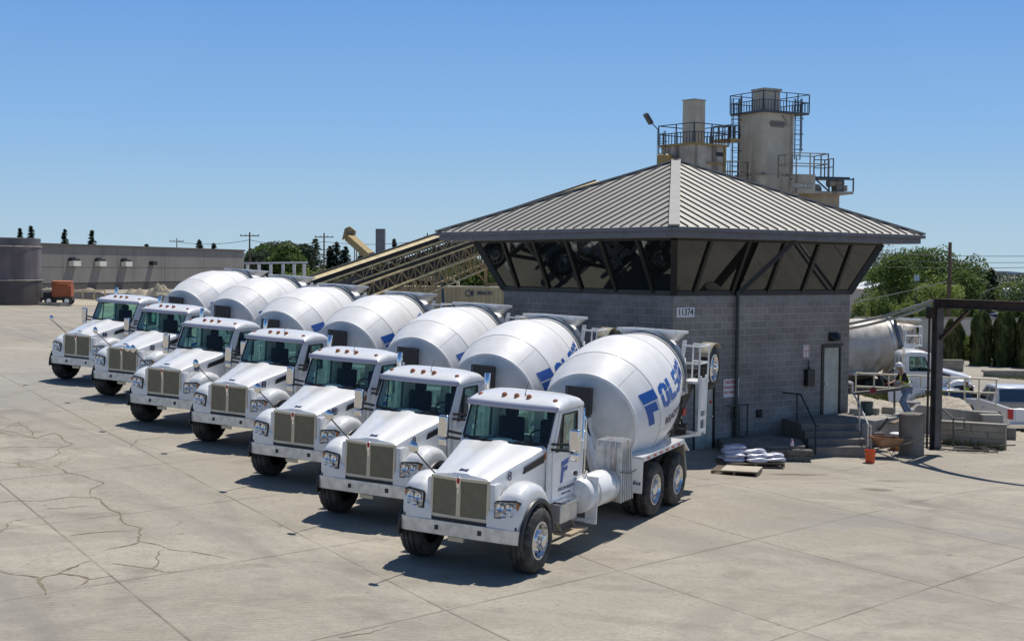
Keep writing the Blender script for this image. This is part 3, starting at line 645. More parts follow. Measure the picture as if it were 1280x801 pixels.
    oc = MB().box(-4.46,-4.30,-.24,.24,2.06,2.58).build('oil_cooler', M['blackpl'], root, bevel=.01)
    MB().box(-4.30,-4.285,-.27,.27,2.04,2.07).box(-4.30,-4.285,-.27,.27,2.57,2.60).box(-4.30,-4.285,-.27,-.24,2.07,2.57).box(-4.30,-4.285,.24,.27,2.07,2.57).build('cooler_frame', M['dark'], oc)
    MB().tube([(-4.36,.1,2.06),(-4.34,.18,1.9),(-4.4,.22,1.7),(-4.5,.3,1.4)],.02,6).tube([(-4.36,-.1,2.06),(-4.3,-.16,1.85),(-4.4,-.25,1.5)],.02,6).build('hydraulic_hose', M['blackpl'], oc)
    # drum
    d = MB(); prof = [(-.30,.02),(-.29,.25),(-.24,.5),(-.15,.76),(-.05,.94),(0,1.0)]
    hd_ = MB().lathe(prof,DO,DA,72,False).build('drum_head', M['drumhead'], root, smooth=70)
    s_ = []; t = 0
    while t < 3.55: s_.append((t,drum_r(t))); t += .09
    s_.append((3.55,.78)); 
    s_ += [(3.56,.70),(3.9,.62),(4.1,.60)]
    dm = MB().lathe(s_,DO,DA,96,False).build('drum', M['drum'], root, smooth=70)
    hd_.parent = dm
    rg = MB().lathe([(-.02,.985),(-.015,1.03),(.02,1.04),(.05,1.03)],DO,DA,72,False).build('drum_head_rim', M['drum'], dm, smooth=70)
    for sv in (.77,2.02):
        MB().lathe([(sv-.008,drum_r(sv)+.001),(sv-.004,drum_r(sv)+.006),(sv+.004,drum_r(sv)+.006),(sv+.008,drum_r(sv)+.001)],DO,DA,96,False).build('weld_seam', M['drumhead'], dm)
    sm = MB()
    for ph in (.9,3.0,5.1):
        sm.tube([drum_pt(.06+.7*i/8,ph,.002) for i in range(9)],.005,4)
    for ph in (1.9,4.0,6.0):
        sm.tube([drum_pt(.78+1.2*i/12,ph,.002) for i in range(13)],.005,4)
    sm.build('plate_seam', M['drumhead'], dm)
    MB().lathe([(3.22,.86),(3.22,.90),(3.24,.93),(3.36,.91),(3.38,.89),(3.38,.80)],DO,DA,72,False).build('track_ring', mat_ring, dm)
    MB().lathe([(3.05,.93),(3.05,.945),(3.12,.925),(3.12,.9)],DO,DA,72,False).build('drum_band', M['alu'], dm)
    for s in (1,-1):
        sg = 1 if s > 0 else -1
        if s > 0:
            fl = drum_letters(LET['F'], .38, radians(-4), .46, .67, -.12)
            fl.build('drum_big_letter', M['blue'], dm, smooth=60)
            u = .95
            for i,chh in enumerate('OLSOM'):
                wdt = .365-.013*i; hg = .50-.022*i
                drum_letters(LET[chh], u, radians(4+1.2*i), wdt, hg, -.10).build('drum_letter', M['blue'], dm, smooth=60); u += wdt+.045
            u = 1.05
            mt = text('drum_small_lettering','READY MIX',.20,M['navy'],dm,None,ext=0,bold=.006,align='LEFT',sx=1.25)
            for v in mt.data.vertices:
                s0 = 1.02+v.co.x; ph = radians(-10)+v.co.y/1.2; v.co = drum_pt(s0-.1*v.co.y,ph,.009)
    # the far side carries the same name, mirrored in place so that it reads correctly
    def far_pt(s0, ph, off):
        p = drum_pt(s0, ph, off); return Vector((p.x,-p.y,p.z))
    mt = text('drum_lettering','FOLSOM',.62,M['blue'],dm,None,ext=0,bold=.02,align='LEFT',sx=1.2)
    for v in mt.data.vertices:
        s0 = 3.0-v.co.x; v.co = far_pt(max(.1,s0), radians(10)+v.co.y/1.2, .009)
    # rear fenders over the tandem
    for s in (1,-1):
        rf = MB().prism([(-4.72,1.31),(-7.15,1.37),(-7.55,1.10),(-7.55,1.07),(-7.15,1.32),(-4.72,1.26)],s*.52,s*1.23)
        ro = rf.build('rear_fender', M['paint'], root, bevel=.006)
        MB().box(-4.76,-4.72,min(s*.74,s*1.22),max(s*.74,s*1.22),.60,1.30).build('fender_front_panel', M['paint'], ro, bevel=.006)
        MB().prism([(-4.72,1.315),(-7.15,1.375),(-7.15,1.28),(-4.72,1.22)],s*1.23,s*1.242).build('fender_edge', M['white_trim'], ro)
        tp = MB(); x = -4.9; k = 0
        while x > -7.0:
            tp.box(x-.17,x,min(s*1.243,s*1.246),max(s*1.243,s*1.246),1.265-(x+4.8)*.0234-.02,1.265-(x+4.8)*.0234+.02); x -= .36
        tp.build('reflective_tape', M['red'], ro)
        MB().prism([(-7.2,1.31),(-7.28,1.29),(-7.54,.66),(-7.54,.50),(-7.50,.50)],s*.62,s*1.20).build('mudflap', M['yellowdirt'], ro)
        if s > 0: text('panel_lettering','McNeilus',.115,M['navy'],ro,frame_M((-4.717,.98,.80),(0,1,0),(0,0,1)),bold=.003)
        MB().box(-7.56,-7.5,s*1.0-.14,s*1.0+.14,.86,.93).build('tail_light', M['red'], ro, bevel=.01)
        for x in (-5.66,-7.04):
            wheel(root,x,s*1.06,R_W,s,.29,False)
            tyre_mb(x,s*.735,R_W,.29).build('inner_tyre', M['rubber'], root)
    # rear pedestal, hopper, chute, ladder, platform
    rp = MB()
    for s in (1,-1):
        rp.prism([(-7.6,1.0),(-8.5,1.0),(-8.25,2.05),(-7.95,2.05)],s*.44,s*.50)
        rp.bar((-8.1,s*.47,2.0),(-8.1,s*.86,2.25),.1,.12); rp.bar((-8.35,s*.5,1.05),(-8.75,s*.62,3.3),.08,.08)
        rp.bar((-8.3,s*.86,2.2),(-8.75,s*.62,2.9),.06,.06); rp.bar((-7.75,s*.5,1.0),(-7.3,s*.9,1.22),.07,.07)
    rp.bar((-8.4,-.5,1.6),(-8.4,.5,1.6),.1,.12); rp.bar((-8.7,-.65,2.75),(-8.7,.65,2.75),.07,.08)
    rp.build('rear_pedestal', M['white_trim'], root, bevel=.008)
    ms = MB()
    for s in (1,-1): MB().lathe([(-.06,.10),(.06,.10)],DO+DA*3.26+Vector((0,s*.45,-.98)),DA,14).build('drum_roller', M['dark'], root)
    ms.tube([(-8.2,.56,1.2),(-8.35,.72,1.6),(-8.3,.75,2.0),(-8.5,.7,2.3)],.028,8); ms.tube([(-7.7,.55,1.3),(-7.9,.85,1.5),(-8.3,.84,1.42),(-8.6,.62,1.7)],.024,8)
    ms.box(-8.5,-8.2,.62,.80,1.75,2.0); ms.box(-8.62,-8.4,.6,.85,1.25,1.5); ms.lathe([(0,.05),(.7,.05)],(-8.5,.3,1.25),(-.5,.05,1),10)
    ms.build('rear_hydraulics', M['dark'], root)
    MB().box(-8.45,-8.25,.80,.83,1.7,1.86).build('control_box', M['red'], root, bevel=.01)
    hp = MB()   # charge hopper : open funnel
    top = [(-7.95,-.66,3.50),(-7.95,.66,3.50),(-8.95,.60,3.46),(-8.95,-.60,3.46)]; bot = [(-8.05,-.50,3.34),(-8.05,.50,3.34),(-8.75,.45,3.27),(-8.75,-.45,3.27)]
    hp.add(top+bot,[(0,1,5,4),(1,2,6,5),(2,3,7,6),(3,0,4,7)])
    ho = hp.build('charge_hopper', M['white_trim'], root, solid=.02)
    lip = MB()
    for k in range(4): lip.bar(top[k],top[(k+1)%4],.05,.06)
    lip.build('hopper_lip', M['white_trim'], ho)
    ch = MB().grid(lambda u,v:(-8.85-.75*u, .30*cos(pi*v)*(1-.15*u)+.1, 2.45-1.0*u-.25*sin(pi*v)),6,10).build('discharge_chute', M['chute'], root, solid=.015)
    fn = MB().grid(lambda u,v:(-8.55-.25*cos(2*pi*v)*(1.3-.5*u)*1.4,.42*sin(2*pi*v)*(1.3-.5*u),2.7-.5*u),3,20).build('collector_funnel', M['white_trim'], root, solid=.015)
    DX = .35
    pf = MB().box(-9.25,-8.55,.74,1.16,2.42,2.47)
    for (px_,py_) in ((-8.58,1.14),(-9.22,1.14),(-8.58,.78),(-9.22,.78)): pf.tube([(px_,py_,2.46),(px_,py_,3.22)],.02,8)
    for z in (3.22,2.85):
        pf.tube([(-9.22,.78,z),(-9.22,1.14,z),(-8.58,1.14,z),(-8.58,.78,z)],.02,8)
    pf.map(lambda x,y,z:(x+DX,y,z)).build('access_platform', M['white_trim'], root)
    ld = MB()
    for x in (-8.72,-9.12): ld.bar((x,1.20,2.5),(x,1.22,1.22),.04,.06)
    for k in range(5): ld.bar((-8.72,1.2+.004*k,2.4-.27*k),(-9.12,1.2+.004*k,2.4-.27*k),.05,.07)
    ld.box(-9.14,-8.70,1.225,1.235,1.75,2.45); ld.bar((-8.9,.9,1.26),(-8.9,1.22,1.24),.05,.05); ld.bar((-8.5,.55,1.1),(-8.9,1.2,1.24),.05,.06)
    ld.map(lambda x,y,z:(x+DX+.2,y,z+.1)).build('ladder', M['white_trim'], root)
    bz = len(root.children)
    # raised booster axle
    ba = MB()
    for s in (1,-1): ba.bar((-8.55,s*.42,1.1),(-9.3,s*.60,2.2),.1,.12); ba.bar((-9.3,s*.6,2.2),(-9.6,s*.72,2.58),.09,.1)
    ba.bar((-9.6,-.85,2.55),(-9.6,.85,2.55),.12,.12)
    ba.build('booster_axle', M['dark'], root)
    for s in (1,-1):
        rm = rim_part('booster_wheel', rim_steer(-9.6,s*1.02,2.66,s), holes(-9.6,s*1.02,2.66,s,.232,-.028), root)
        tyre_mb(-9.6,s*.93,2.66,.28,.49).build('tyre', M['rubber'], rm)
        MB().grid(lambda u,v:(-9.6+.56*cos(radians(30+100*u)), s*(.78+.3*v), 2.66+.56*sin(radians(30+100*u))),8,1).build('booster_fender', M['yellowdirt'], rm, solid=.012)
    return root
mat_ring = mat('blue_grey_track_ring', (.10,.13,.17), .4, .5, (.25,.26,.27), 4, .4, .7)
mat_visor = mat('shade_grey_sun_visor', (.36,.37,.46), .4)  # bluish grey paints in the shade on the visor strip
mat_paper = mat('paper', (.5,.62,.66), .8)
truck = make_truck()
NUM = {}
TRUCKS = [(8,-.648,22.282,-115.5),(9,-2.442,25.437,-113.6),(10,-4.361,28.774,-114.1),(11,-6.562,32.767,-114.0),(12,-8.784,35.414,-113.2),(13,-11.159,40.059,-113.2),(14,-13.53,43.363,-114.3)]
LBL = {8:'white mixer truck with 8 on its hood, nearest and rightmost of the row',
 9:'white mixer truck with 9 on its hood, second in the row beside truck 8',
 10:'white concrete mixer truck with number 10 on its hood, between trucks 9 and 11',
 11:'white mixer truck with 11 on its hood, fourth of the seven in the row',
 12:'white concrete mixer truck with number 12 on its hood, between trucks 11 and 13',
 13:'white mixer truck with 13 on its hood and two round mirrors before its grille',
 14:'white mixer truck at the far left end of the row, 14 on its hood'}
SC = 1.06
def place_truck(o, x, y, deg):
    x *= SC; y *= SC; a = radians(deg); f = Vector((cos(a),sin(a),0)); l = Vector((-sin(a),cos(a),0))
    g = lambda p: gz(p.x,p.y)
    p0 = Vector((x,y,0)); rear = p0-f*6.7; zf = g(p0); zr = g(rear); zl = g(p0+l); zr2 = g(p0-l)
    fx = Vector((f.x,f.y,(zf-zr)/6.7)).normalized(); ly = Vector((l.x,l.y,(zl-zr2)/2)).normalized(); up = fx.cross(ly).normalized(); ly = up.cross(fx)
    Mx = Matrix(((fx.x,ly.x,up.x,x),(fx.y,ly.y,up.y,y),(fx.z,ly.z,up.z,zf),(0,0,0,1)))
    o.matrix_world = Mx @ Matrix.Scale(SC,4)
for i,(num,x,y,deg) in enumerate(TRUCKS):
    o = truck if i == 0 else copy_tree(truck)
    place_truck(o, x, y, deg)
    if i > 0:
        for c in o.children:
            for g in list(c.children):
                if g.name.startswith('paper_on_dash') and num != 12: bpy.data.objects.remove(g)
    tag(o, LBL[num], 'mixer truck', 'white concrete mixer trucks parked in a row')
    hood = [c for c in o.children if c.name.startswith('hood')][0]
    for s in (1,-1):
        # lies against the sloping hood side
        Mx = frame_M((.13 if s > 0 else .13, s*.582, 1.46),(-s,s*0+.0,0) if True else None,(0,0,1))
        sl = .187; xd = Vector((-s*1,0,0)); xd = Vector((-s, sl if s > 0 else sl, 0)).normalized()
        Mx = frame_M((-.04,s*(.58+.14*.187+.022),1.54),xd,(0,0,1))
        text('hood_number',str(num),.225,M['navy'],hood,Mx,ext=.003,bold=.0)
    if num == 13:
        m2 = MB().tube([(.40,.40,1.55),(.62,.36,1.60),(.70,.34,1.58)],.012,6).build('mirror_arm', M['blackpl'], o)
        MB().lathe([(-.04,.001),(-.03,.08),(0,.095),(.01,.06),(.015,.001)],(.70,.34,1.56),(1,0,.1),18,False).build('convex_mirror', M['chrome'], m2)

# ------------------------------------------------------------------ block-walled control building
def cmu_material(name, c1, c2, mortar, bw=.4, bh=.2032):
    m = bpy.data.materials.new(name); m.use_nodes = True; nt = m.node_tree; N = nt.nodes; L = nt.links; b = N['Principled BSDF']; b.inputs['Roughness'].default_value = .9
    tc = N.new('ShaderNodeTexCoord'); sp = N.new('ShaderNodeSeparateXYZ'); L.new(tc.outputs['Object'], sp.inputs[0])
    ad = N.new('ShaderNodeMath'); ad.operation = 'ADD'; L.new(sp.outputs[0], ad.inputs[0]); L.new(sp.outputs[1], ad.inputs[1])
    cb = N.new('ShaderNodeCombineXYZ'); L.new(ad.outputs[0], cb.inputs[0]); L.new(sp.outputs[2], cb.inputs[1])
    br = N.new('ShaderNodeTexBrick'); br.inputs['Scale'].default_value = 1; br.inputs['Brick Width'].default_value = bw; br.inputs['Row Height'].default_value = bh
    br.inputs['Mortar Size'].default_value = .012; br.inputs['Mortar Smooth'].default_value = .3; br.inputs['Bias'].default_value = 0
    br.inputs['Color1'].default_value = (*c1,1); br.inputs['Color2'].default_value = (*c2,1); br.inputs['Mortar'].default_value = (*mortar,1); L.new(cb.outputs[0], br.inputs[0])
    n = N.new('ShaderNodeTexNoise'); n.inputs['Scale'].default_value = 30; n.inputs['Detail'].default_value = 6; L.new(tc.outputs['Object'], n.inputs[0])
    n2 = N.new('ShaderNodeTexNoise'); n2.inputs['Scale'].default_value = .7; n2.inputs['Detail'].default_value = 5; L.new(tc.outputs['Object'], n2.inputs[0])
    a = N.new('ShaderNodeMath'); a.operation = 'ADD'; L.new(n.outputs[0], a.inputs[0]); L.new(n2.outputs[0], a.inputs[1])
    r = N.new('ShaderNodeMapRange'); r.inputs[1].default_value = .6; r.inputs[2].default_value = 1.4; r.inputs[3].default_value = .52; r.inputs[4].default_value = 1.5; L.new(a.outputs[0], r.inputs[0])
    mx = N.new('ShaderNodeVectorMath'); mx.operation = 'SCALE'; L.new(br.outputs['Color'], mx.inputs[0]); L.new(r.outputs[0], mx.inputs['Scale']); L.new(mx.outputs[0], b.inputs['Base Color'])
    bp = N.new('ShaderNodeBump'); bp.inputs['Strength'].default_value = .6; bp.inputs['Distance'].default_value = .01
    h = N.new('ShaderNodeMath'); h.operation = 'SUBTRACT'; L.new(n.outputs[0], h.inputs[0]); L.new(br.outputs['Fac'], h.inputs[1]); L.new(h.outputs[0], bp.inputs['Height']); L.new(bp.outputs[0], b.inputs['Normal'])
    return m
M['cmu'] = cmu_material('grey_concrete_block', (.275,.25,.23), (.215,.195,.18), (.37,.345,.32))
M['cmu2'] = cmu_material('tan_concrete_block', (.36,.32,.25), (.28,.25,.20), (.2,.18,.15))
M['roof'] = mat('standing_seam_roof', (.45,.425,.375), .5, .15, (.37,.35,.31), 1.2, .4, .7, rvar=.1)
M['hip'] = mat('roof_hip_cap', (.32,.31,.285), .55, .1, (.27,.26,.24), 2, .4, .7)
M['seam'] = mat('roof_seam_shade', (.15,.14,.13), .6)  # ribs darker than the roof sheet: their shading is put into the colour
M['fascia'] = mat('grey_fascia', (.14,.14,.16), .5, .1, (.11,.11,.125), 3, .4, .6)
M['soffit'] = mat('soffit', (.20,.20,.19), .7)
M['bronze'] = mat('dark_bronze_frame', (.025,.026,.026), .4, .3)
M['bglass'] = glass_mat('dark_reflective_glass', (.2,.24,.24), .12, .02, .985, (.010,.012,.013), (.62,.70,.72))
M['bglassR'] = glass_mat('reflective_glass_right_tint', (.2,.24,.24), .14, .02, .985, (.014,.014,.013), (.50,.51,.52))  # same glass as bglass; gloss tint sets how bright these faces' reflections look
M['steel_door'] = mat('beige_steel_door', (.50,.50,.42), .5, 0, (.34,.34,.30), 2.5, .45, .7, streak=((.2,.2,.2),.4,6))
M['grnpipe'] = mat('dark_green_pipe', (.035,.05,.045), .5, .1, (.07,.08,.07), 4, .4, .7)
M['sign_white'] = mat('white_sign', (.72,.72,.72), .5)
M['sign_red'] = mat('red_sign_ink', (.5,.06,.05), .5)
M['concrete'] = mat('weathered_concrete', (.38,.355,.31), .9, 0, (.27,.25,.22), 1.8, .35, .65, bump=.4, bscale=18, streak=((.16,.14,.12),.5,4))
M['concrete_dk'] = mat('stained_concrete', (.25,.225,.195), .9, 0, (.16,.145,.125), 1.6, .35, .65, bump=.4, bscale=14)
BW = 7.919; OV = 1.538; ZS = 4.467; ZE = 6.078; ZF = 6.335; ZA = 8.716
bld = empty('control_building', (4.602,38.913,0), radians(38.0676))
tag(bld, 'grey block control building with slanted dark windows and a ribbed pyramid roof', 'building')
T = .2
wl = MB()
wl.box(0,.86,0,T,-.6,ZS-.03).box(.86,1.76,0,T,2.0,ZS-.03).box(1.76,6.63,0,T,-.6,ZS-.03).box(6.63,7.52,0,T,2.82,ZS-.03).box(6.63,7.52,0,T,-.6,.62).box(7.52,BW,0,T,-.6,ZS-.03)
wl.box(0,T,T,BW,-.6,ZS-.03).box(BW-T,BW,T,BW,-.6,ZS-.03).box(T,BW-T,BW-T,BW,-.6,ZS-.03)
wall = wl.build('block_wall', M['cmu'], bld, smooth=0)
MB().box(-.004,BW+.004,-.004,BW+.004,ZS-.235,ZS-.03).build('top_course', mat('pale_block_course',(.30,.285,.28),.9,0,(.22,.21,.21),3,.35,.65,bump=.3), wall, smooth=0)
MB().box(-.05,BW+.05,-.05,BW+.05,ZS-.03,ZS+.05).build('window_sill', M['bronze'], bld, smooth=0)
MB().box(.3,BW-.3,.3,BW-.3,ZS+.051,ZS+.09).build('floor_slab', M['interior'], bld, smooth=0)
OT = .68; ZT = ZE-.02
def wp(face, s, h, off=0):
    """point on a slanted glass face at distance s along the wall and height fraction h"""
    o = OT*h+off; z = ZS+.05+(ZT-ZS-.05)*h
    return {'R':(s,-o,z),'L':(-o,s,z),'B':(s,BW+o,z),'E':(BW+o,s,z)}[face]
mul = [.80,2.38,3.96,5.54,7.12]
for face in 'RLBE':
    ed = [0]+mul+[BW]
    for k in range(6):
        a0,a1 = ed[k],ed[k+1]; b0 = a0-(OT if k == 0 else 0); b1 = a1+(OT if k == 5 else 0)
        MB().add([wp(face,a0,0),wp(face,a1,0),wp(face,b1,1),wp(face,b0,1)],[(0,1,2,3)]).build('window_pane', M['bglassR' if face in 'RB' else 'bglass'], bld, smooth=0)
    for s_ in mul:
        up = (1,0,0) if face in 'RB' else (0,1,0)
        MB().bar(wp(face,s_,0,.02),wp(face,s_,1,.02),.12,.09,(0,0,1)).build('mullion', M['bronze'], bld)
    MB().bar(wp(face,-.02,.02,.01),wp(face,BW+.02,.02,.01),.07,.07).bar(wp(face,-OT,.985,.01),wp(face,BW+OT,.985,.01),.07,.07).build('window_rail', M['bronze'], bld)
for (cx,cy) in ((0,0),(BW,0),(0,BW),(BW,BW)):
    dx = -1 if cx == 0 else 1; dy = -1 if cy == 0 else 1
    MB().bar((cx,cy,ZS+.05),(cx+dx*OT,cy+dy*OT,ZT),.19,.19).build('corner_mullion', M['bronze'], bld)
# a few things inside the room that show faintly through the glass
MB().box(1.2,3.0,.7,1.3,ZS+.09,ZS+.85).box(.7,1.3,1.5,5.6,ZS+.09,ZS+.85).box(4.2,6.4,.6,1.2,ZS+.09,ZS+.8).build('control_desk', M['soffit'], bld)
MB().box(-OV+.03,BW+OV-.03,-OV+.03,BW+OV-.03,ZE-.01,ZE+.03).build('soffit', M['soffit'], bld, smooth=0)
e0,e1 = -OV,BW+OV
fa = MB().box(e0,e1,e0-.0,e0+.03,ZE,ZF).box(e0,e1,e1-.03,e1,ZE,ZF).box(e0,e0+.03,e0+.03,e1-.03,ZE,ZF).box(e1-.03,e1,e0+.03,e1-.03,ZE,ZF)
fo = fa.build('fascia', M['fascia'], bld, smooth=0)
gt = MB()
gt.box(e0-.11,e1+.11,e0-.11,e0-.003,ZF-.10,ZF).box(e0-.11,e1+.11,e1+.003,e1+.11,ZF-.10,ZF).box(e0-.11,e0-.003,e0,e1,ZF-.10,ZF).box(e1+.003,e1+.11,e0,e1,ZF-.10,ZF)
gt.build('gutter', M['fascia'], fo, smooth=0, bevel=.01)
cx = BW/2; g0,g1 = e0-.09,e1+.09
rv = [(g0,g0,ZF+.012),(g1,g0,ZF+.012),(g1,g1,ZF+.012),(g0,g1,ZF+.012),(cx,cx,ZA)]
rf = MB().add(rv,[(0,1,4),(1,2,4),(2,3,4),(3,0,4)]).build('roof', M['roof'], bld, smooth=0)
half = (g1-g0)/2; rise = ZA-ZF-.012; k = 0
sm = {f:MB() for f in 'RLBE'}
x = .2025
while x < half-.05:
    for sgn in ((1,-1) if x > 0 else (1,)):
        d = x*sgn-.0
        ln = half-abs(d)
        for f in 'RLBE':
            p0 = (cx+d, g0, ZF+.012); p1 = (cx+d, g0+ln, ZF+.012+rise*ln/half)
            if f == 'L': p0,p1 = [(y_,x_,z_) for x_,y_,z_ in (p0,p1)]
            if f == 'B': p0,p1 = [(x_,2*cx-y_,z_) for x_,y_,z_ in (p0,p1)]
            if f == 'E': p0,p1 = [(2*cx-y_,x_,z_) for x_,y_,z_ in (p0,p1)]
            sm[f].bar((p0[0],p0[1],p0[2]+.02),(p1[0],p1[1],p1[2]+.02),.028,.045)
    x += .405
for f in 'RLBE': tag(sm[f].build('standing_seams', M['seam'], rf, smooth=0))
for (a,b_) in ((g0,g0),(g1,g0),(g1,g1),(g0,g1)):
    MB().bar((a,b_,ZF+.05),(cx,cx,ZA+.03),.30,.045).build('hip_cap', M['hip'], rf)
# downpipe with slanting leader, riser pipe at its foot
dp = MB().bar((3.55,-OV+.12,ZE+.0),(2.62,-.10,ZS+.05),.17,.13).build('rain_leader', M['bronze'], bld, bevel=.01)
dq = MB().tube([(2.55,-.11,ZS+.1),(2.55,-.11,.9)],.055,12).build('downpipe', M['grnpipe'], bld)
MB().tube([(2.55,-.14,1.2),(2.55,-.14,-.1)],.10,14).box(2.1,3.0,-.24,-.18,1.18,1.22).tube([(2.95,-.2,1.2),(2.95,-.2,.1)],.025,8).tube([(2.25,-.2,1.18),(2.25,-.2,.8),(2.4,-.2,.75)],.03,8).build('standpipe', M['grnpipe'], dq)
MB().lathe([(0,.16),(.03,.16)],(2.60,-.30,.12),(0,-1,0),20).tube([(2.6,-.1,.12),(2.6,-.30,.12)],.09,14).build('standpipe_valve', M['grnpipe'], dq)
# doors
def door(s0,s1,z0,z1,knob,name):
    fr = MB().box(s0,s0+.06,-.015,.12,z0,z1).box(s1-.06,s1,-.015,.12,z0,z1).box(s0+.06,s1-.06,-.015,.12,z1-.06,z1).build(name+'_frame', M['bronze'], bld)
    d = MB().box(s0+.065,s1-.065,.03,.07,z0+.01,z1-.065).build(name, M['steel_door'], bld)
    MB().lathe([(0,.03),(.05,.03),(.06,.035),(.08,.02),(.082,.001)],(s1-.14 if knob else s0+.14,.03,z0+1.0),(0,-1,0),14).build('door_knob', M['chrome'], d)
    return d
d1 = door(.86,1.76,-.1,2.0,True,'service_door')
MB().lathe([(0,.055),(.003,.055)],(1.60,.029,1.32),(0,-1,0),20).build('red_door_sticker', M['red'], d1)
d2 = door(6.63,7.52,.62,2.82,False,'entrance_door')
MB().box(6.55,6.63,-.03,.02,.62,2.86).box(6.55,7.60,-.03,.02,2.82,2.88).build('door_jamb', M['bronze'], d2)
# wall lamp, call box, vent
lp = MB().grid(lambda u,v:(7.1+.23*cos(pi*v), -.02-.26*sin(pi*v)*cos(u*pi/2), 3.0+.24*sin(u*pi/2)),8,16).build('wall_lamp', M['bronze'], bld, solid=.01)
MB().box(6.94,7.26,-.2,-.02,2.96,2.99).build('lamp_lens', M['soffit'], lp)
MB().box(5.72,6.06,-.17,0,1.60,2.12).tube([(5.9,-.05,2.1),(5.9,-.05,2.4)],.02,8).build('call_box', M['bronze'], bld, bevel=.01)
MB().box(3.55,3.75,-.08,0,.75,.98).box(3.58,3.72,-.12,-.08,.98,1.0).build('outlet_box', M['bronze'], bld, bevel=.01)
# signs on the wall
def wall_thing(name, label, cat, s, z, y=-.012):
    Mw = bld.matrix_world if False else (Matrix.Translation((4.602,38.913,0))@Matrix.Rotation(radians(38.0676),4,'Z'))
    o = empty(name); o.matrix_world = Mw@Matrix.Translation((s,y,z)); tag(o, label, cat); return o
sn = wall_thing('number_sign','small white sign with the number 11374 near the top corner of the block wall','sign',.47,3.965)
MB().box(-.36,.36,-.012,0,-.145,.145).build('sign_plate', M['sign_white'], sn, bevel=.004)
text('sign_number','11374',.27,mat('black_ink',(.02,.02,.025),.5),sn,frame_M((0,-.0135,0),(1,0,0),(0,0,1)),bold=.004,sx=.93)
sn = wall_thing('warning_sign','white and red lettered sign behind the dark downpipe','sign',2.42,1.70)
MB().box(-.33,.33,-.012,0,-.27,.27).build('sign_plate', M['sign_white'], sn, bevel=.003)
for i,(t_,z_,s_) in enumerate((('DELIVERY',.17,.13),('HOURS ONLY',.02,.10),('NO PARKING',-.13,.10))):
    text('sign_lettering',t_,s_,M['sign_red'],sn,frame_M((0,-.0135,z_),(1,0,0),(0,0,1)),bold=.004)
sn = wall_thing('hazard_sign','small red outlined two panel sign left of the entrance door','sign',5.79,2.69)
MB().box(-.15,.15,-.012,0,-.20,.20).build('sign_plate', M['sign_white'], sn)
for z_ in (.095,-.095):
    q = MB()
    q.box(-.13,.13,-.016,-.013,z_+.07,z_+.088).box(-.13,.13,-.016,-.013,z_-.088,z_-.07).box(-.13,-.11,-.016,-.013,z_-.07,z_+.07).box(.11,.13,-.016,-.013,z_-.07,z_+.07)
    q.build('sign_border', M['sign_red'], sn)
    text('sign_figure','1' if z_ > 0 else '4',.13,M['sign_red'],sn,frame_M((0,-.0145,z_),(1,0,0),(0,0,1)),bold=.004)

# ------------------------------------------------------------------ stairs, stock and people beside the building
def PXY(poly, z0, z1, mb=None): return (mb or MB()).prism(poly, z0, z1, 'xy')
st = empty('entrance_stairs', (9.5,40,0)); st.location = (0,0,0)
tag(st, 'concrete steps rising to a landing at the entrance door of the block building', 'stairs')
wx = lambda s,t: (4.602+s*cos(radians(38.0676))-t*sin(radians(38.0676)), 38.913+s*sin(radians(38.0676))+t*cos(radians(38.0676)))
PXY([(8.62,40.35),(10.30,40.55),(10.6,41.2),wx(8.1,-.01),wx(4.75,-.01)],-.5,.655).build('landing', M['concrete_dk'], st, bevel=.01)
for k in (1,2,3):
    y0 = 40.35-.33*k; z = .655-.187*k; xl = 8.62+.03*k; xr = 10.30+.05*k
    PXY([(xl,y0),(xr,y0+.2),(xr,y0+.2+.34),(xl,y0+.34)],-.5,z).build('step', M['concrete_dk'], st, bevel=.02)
def pipe_rail(name, label, pts, posts, r=.024, m=None, cat='handrail'):
    o = empty(name, (0,0,0)); tag(o, label, cat)
    MB().tube(pts, r, 8).build('rail', m or M['bronze'], o)
    for (a,b_) in posts: MB().tube([a,b_], r, 8).build('post', m or M['bronze'], o)
    return o
pipe_rail('handrail','dark pipe handrail on the left side of the concrete steps',[(8.27, 42.3, 1.42),(8.63, 40.6, 1.51),(8.8, 39.3, 0.73),(8.88, 39.3, 0.71)],[((8.8, 39.3, 0.72),(8.81, 39.3, -0.11)),((8.57, 40.8, 1.51),(8.58, 40.8, 0.59))])
pipe_rail('handrail','pale sunlit pipe handrail on the right side of the concrete steps',[(10.43, 41.6, 1.5),(10.46, 40.9, 1.2),(10.4, 39.6, 0.73),(10.49, 39.6, 0.69)],[((10.39, 39.6, 0.72),(10.41, 39.6, -0.1)),((10.46, 40.9, 1.2),(10.48, 40.9, 0.23)),((10.53, 39.8, 0.65),(10.54, 39.8, -0.03))], m=M['alu'])
# low rubble edged planter
rb = empty('stone_planter',(0,0,0)); tag(rb,'low planter of rough dark stones between the sacks and the steps','planter')
random.seed(3)
PXY([(6.1,38.15),(8.32,38.42),(8.5,40.0),wx(3.9,-.01),wx(1.9,-.01)],-.4,.24).build('soil_bed', M['concrete_dk'], rb)
stn = mat('rough_stone',(.17,.155,.135),.95,0,(.10,.09,.08),3,.4,.6,bump=.8,bscale=12)
for k in range(13):
    f = k/12; x = 6.15+2.2*f; y = 38.1+.28*f
    for j in (0,1):
        sx = .2+.05*random.random(); m_ = MB().box(-sx/2,sx/2,-.12,.12,-.085,.085)
        m_.map(lambda a,b_,c:(x+a+random.uniform(-.02,.02)+.07*j,y+b_+random.uniform(-.03,.03),gz(x,y)+.08+.165*j+c+random.uniform(-.015,.015)))
        m_.build('stone', stn, rb, bevel=.03)
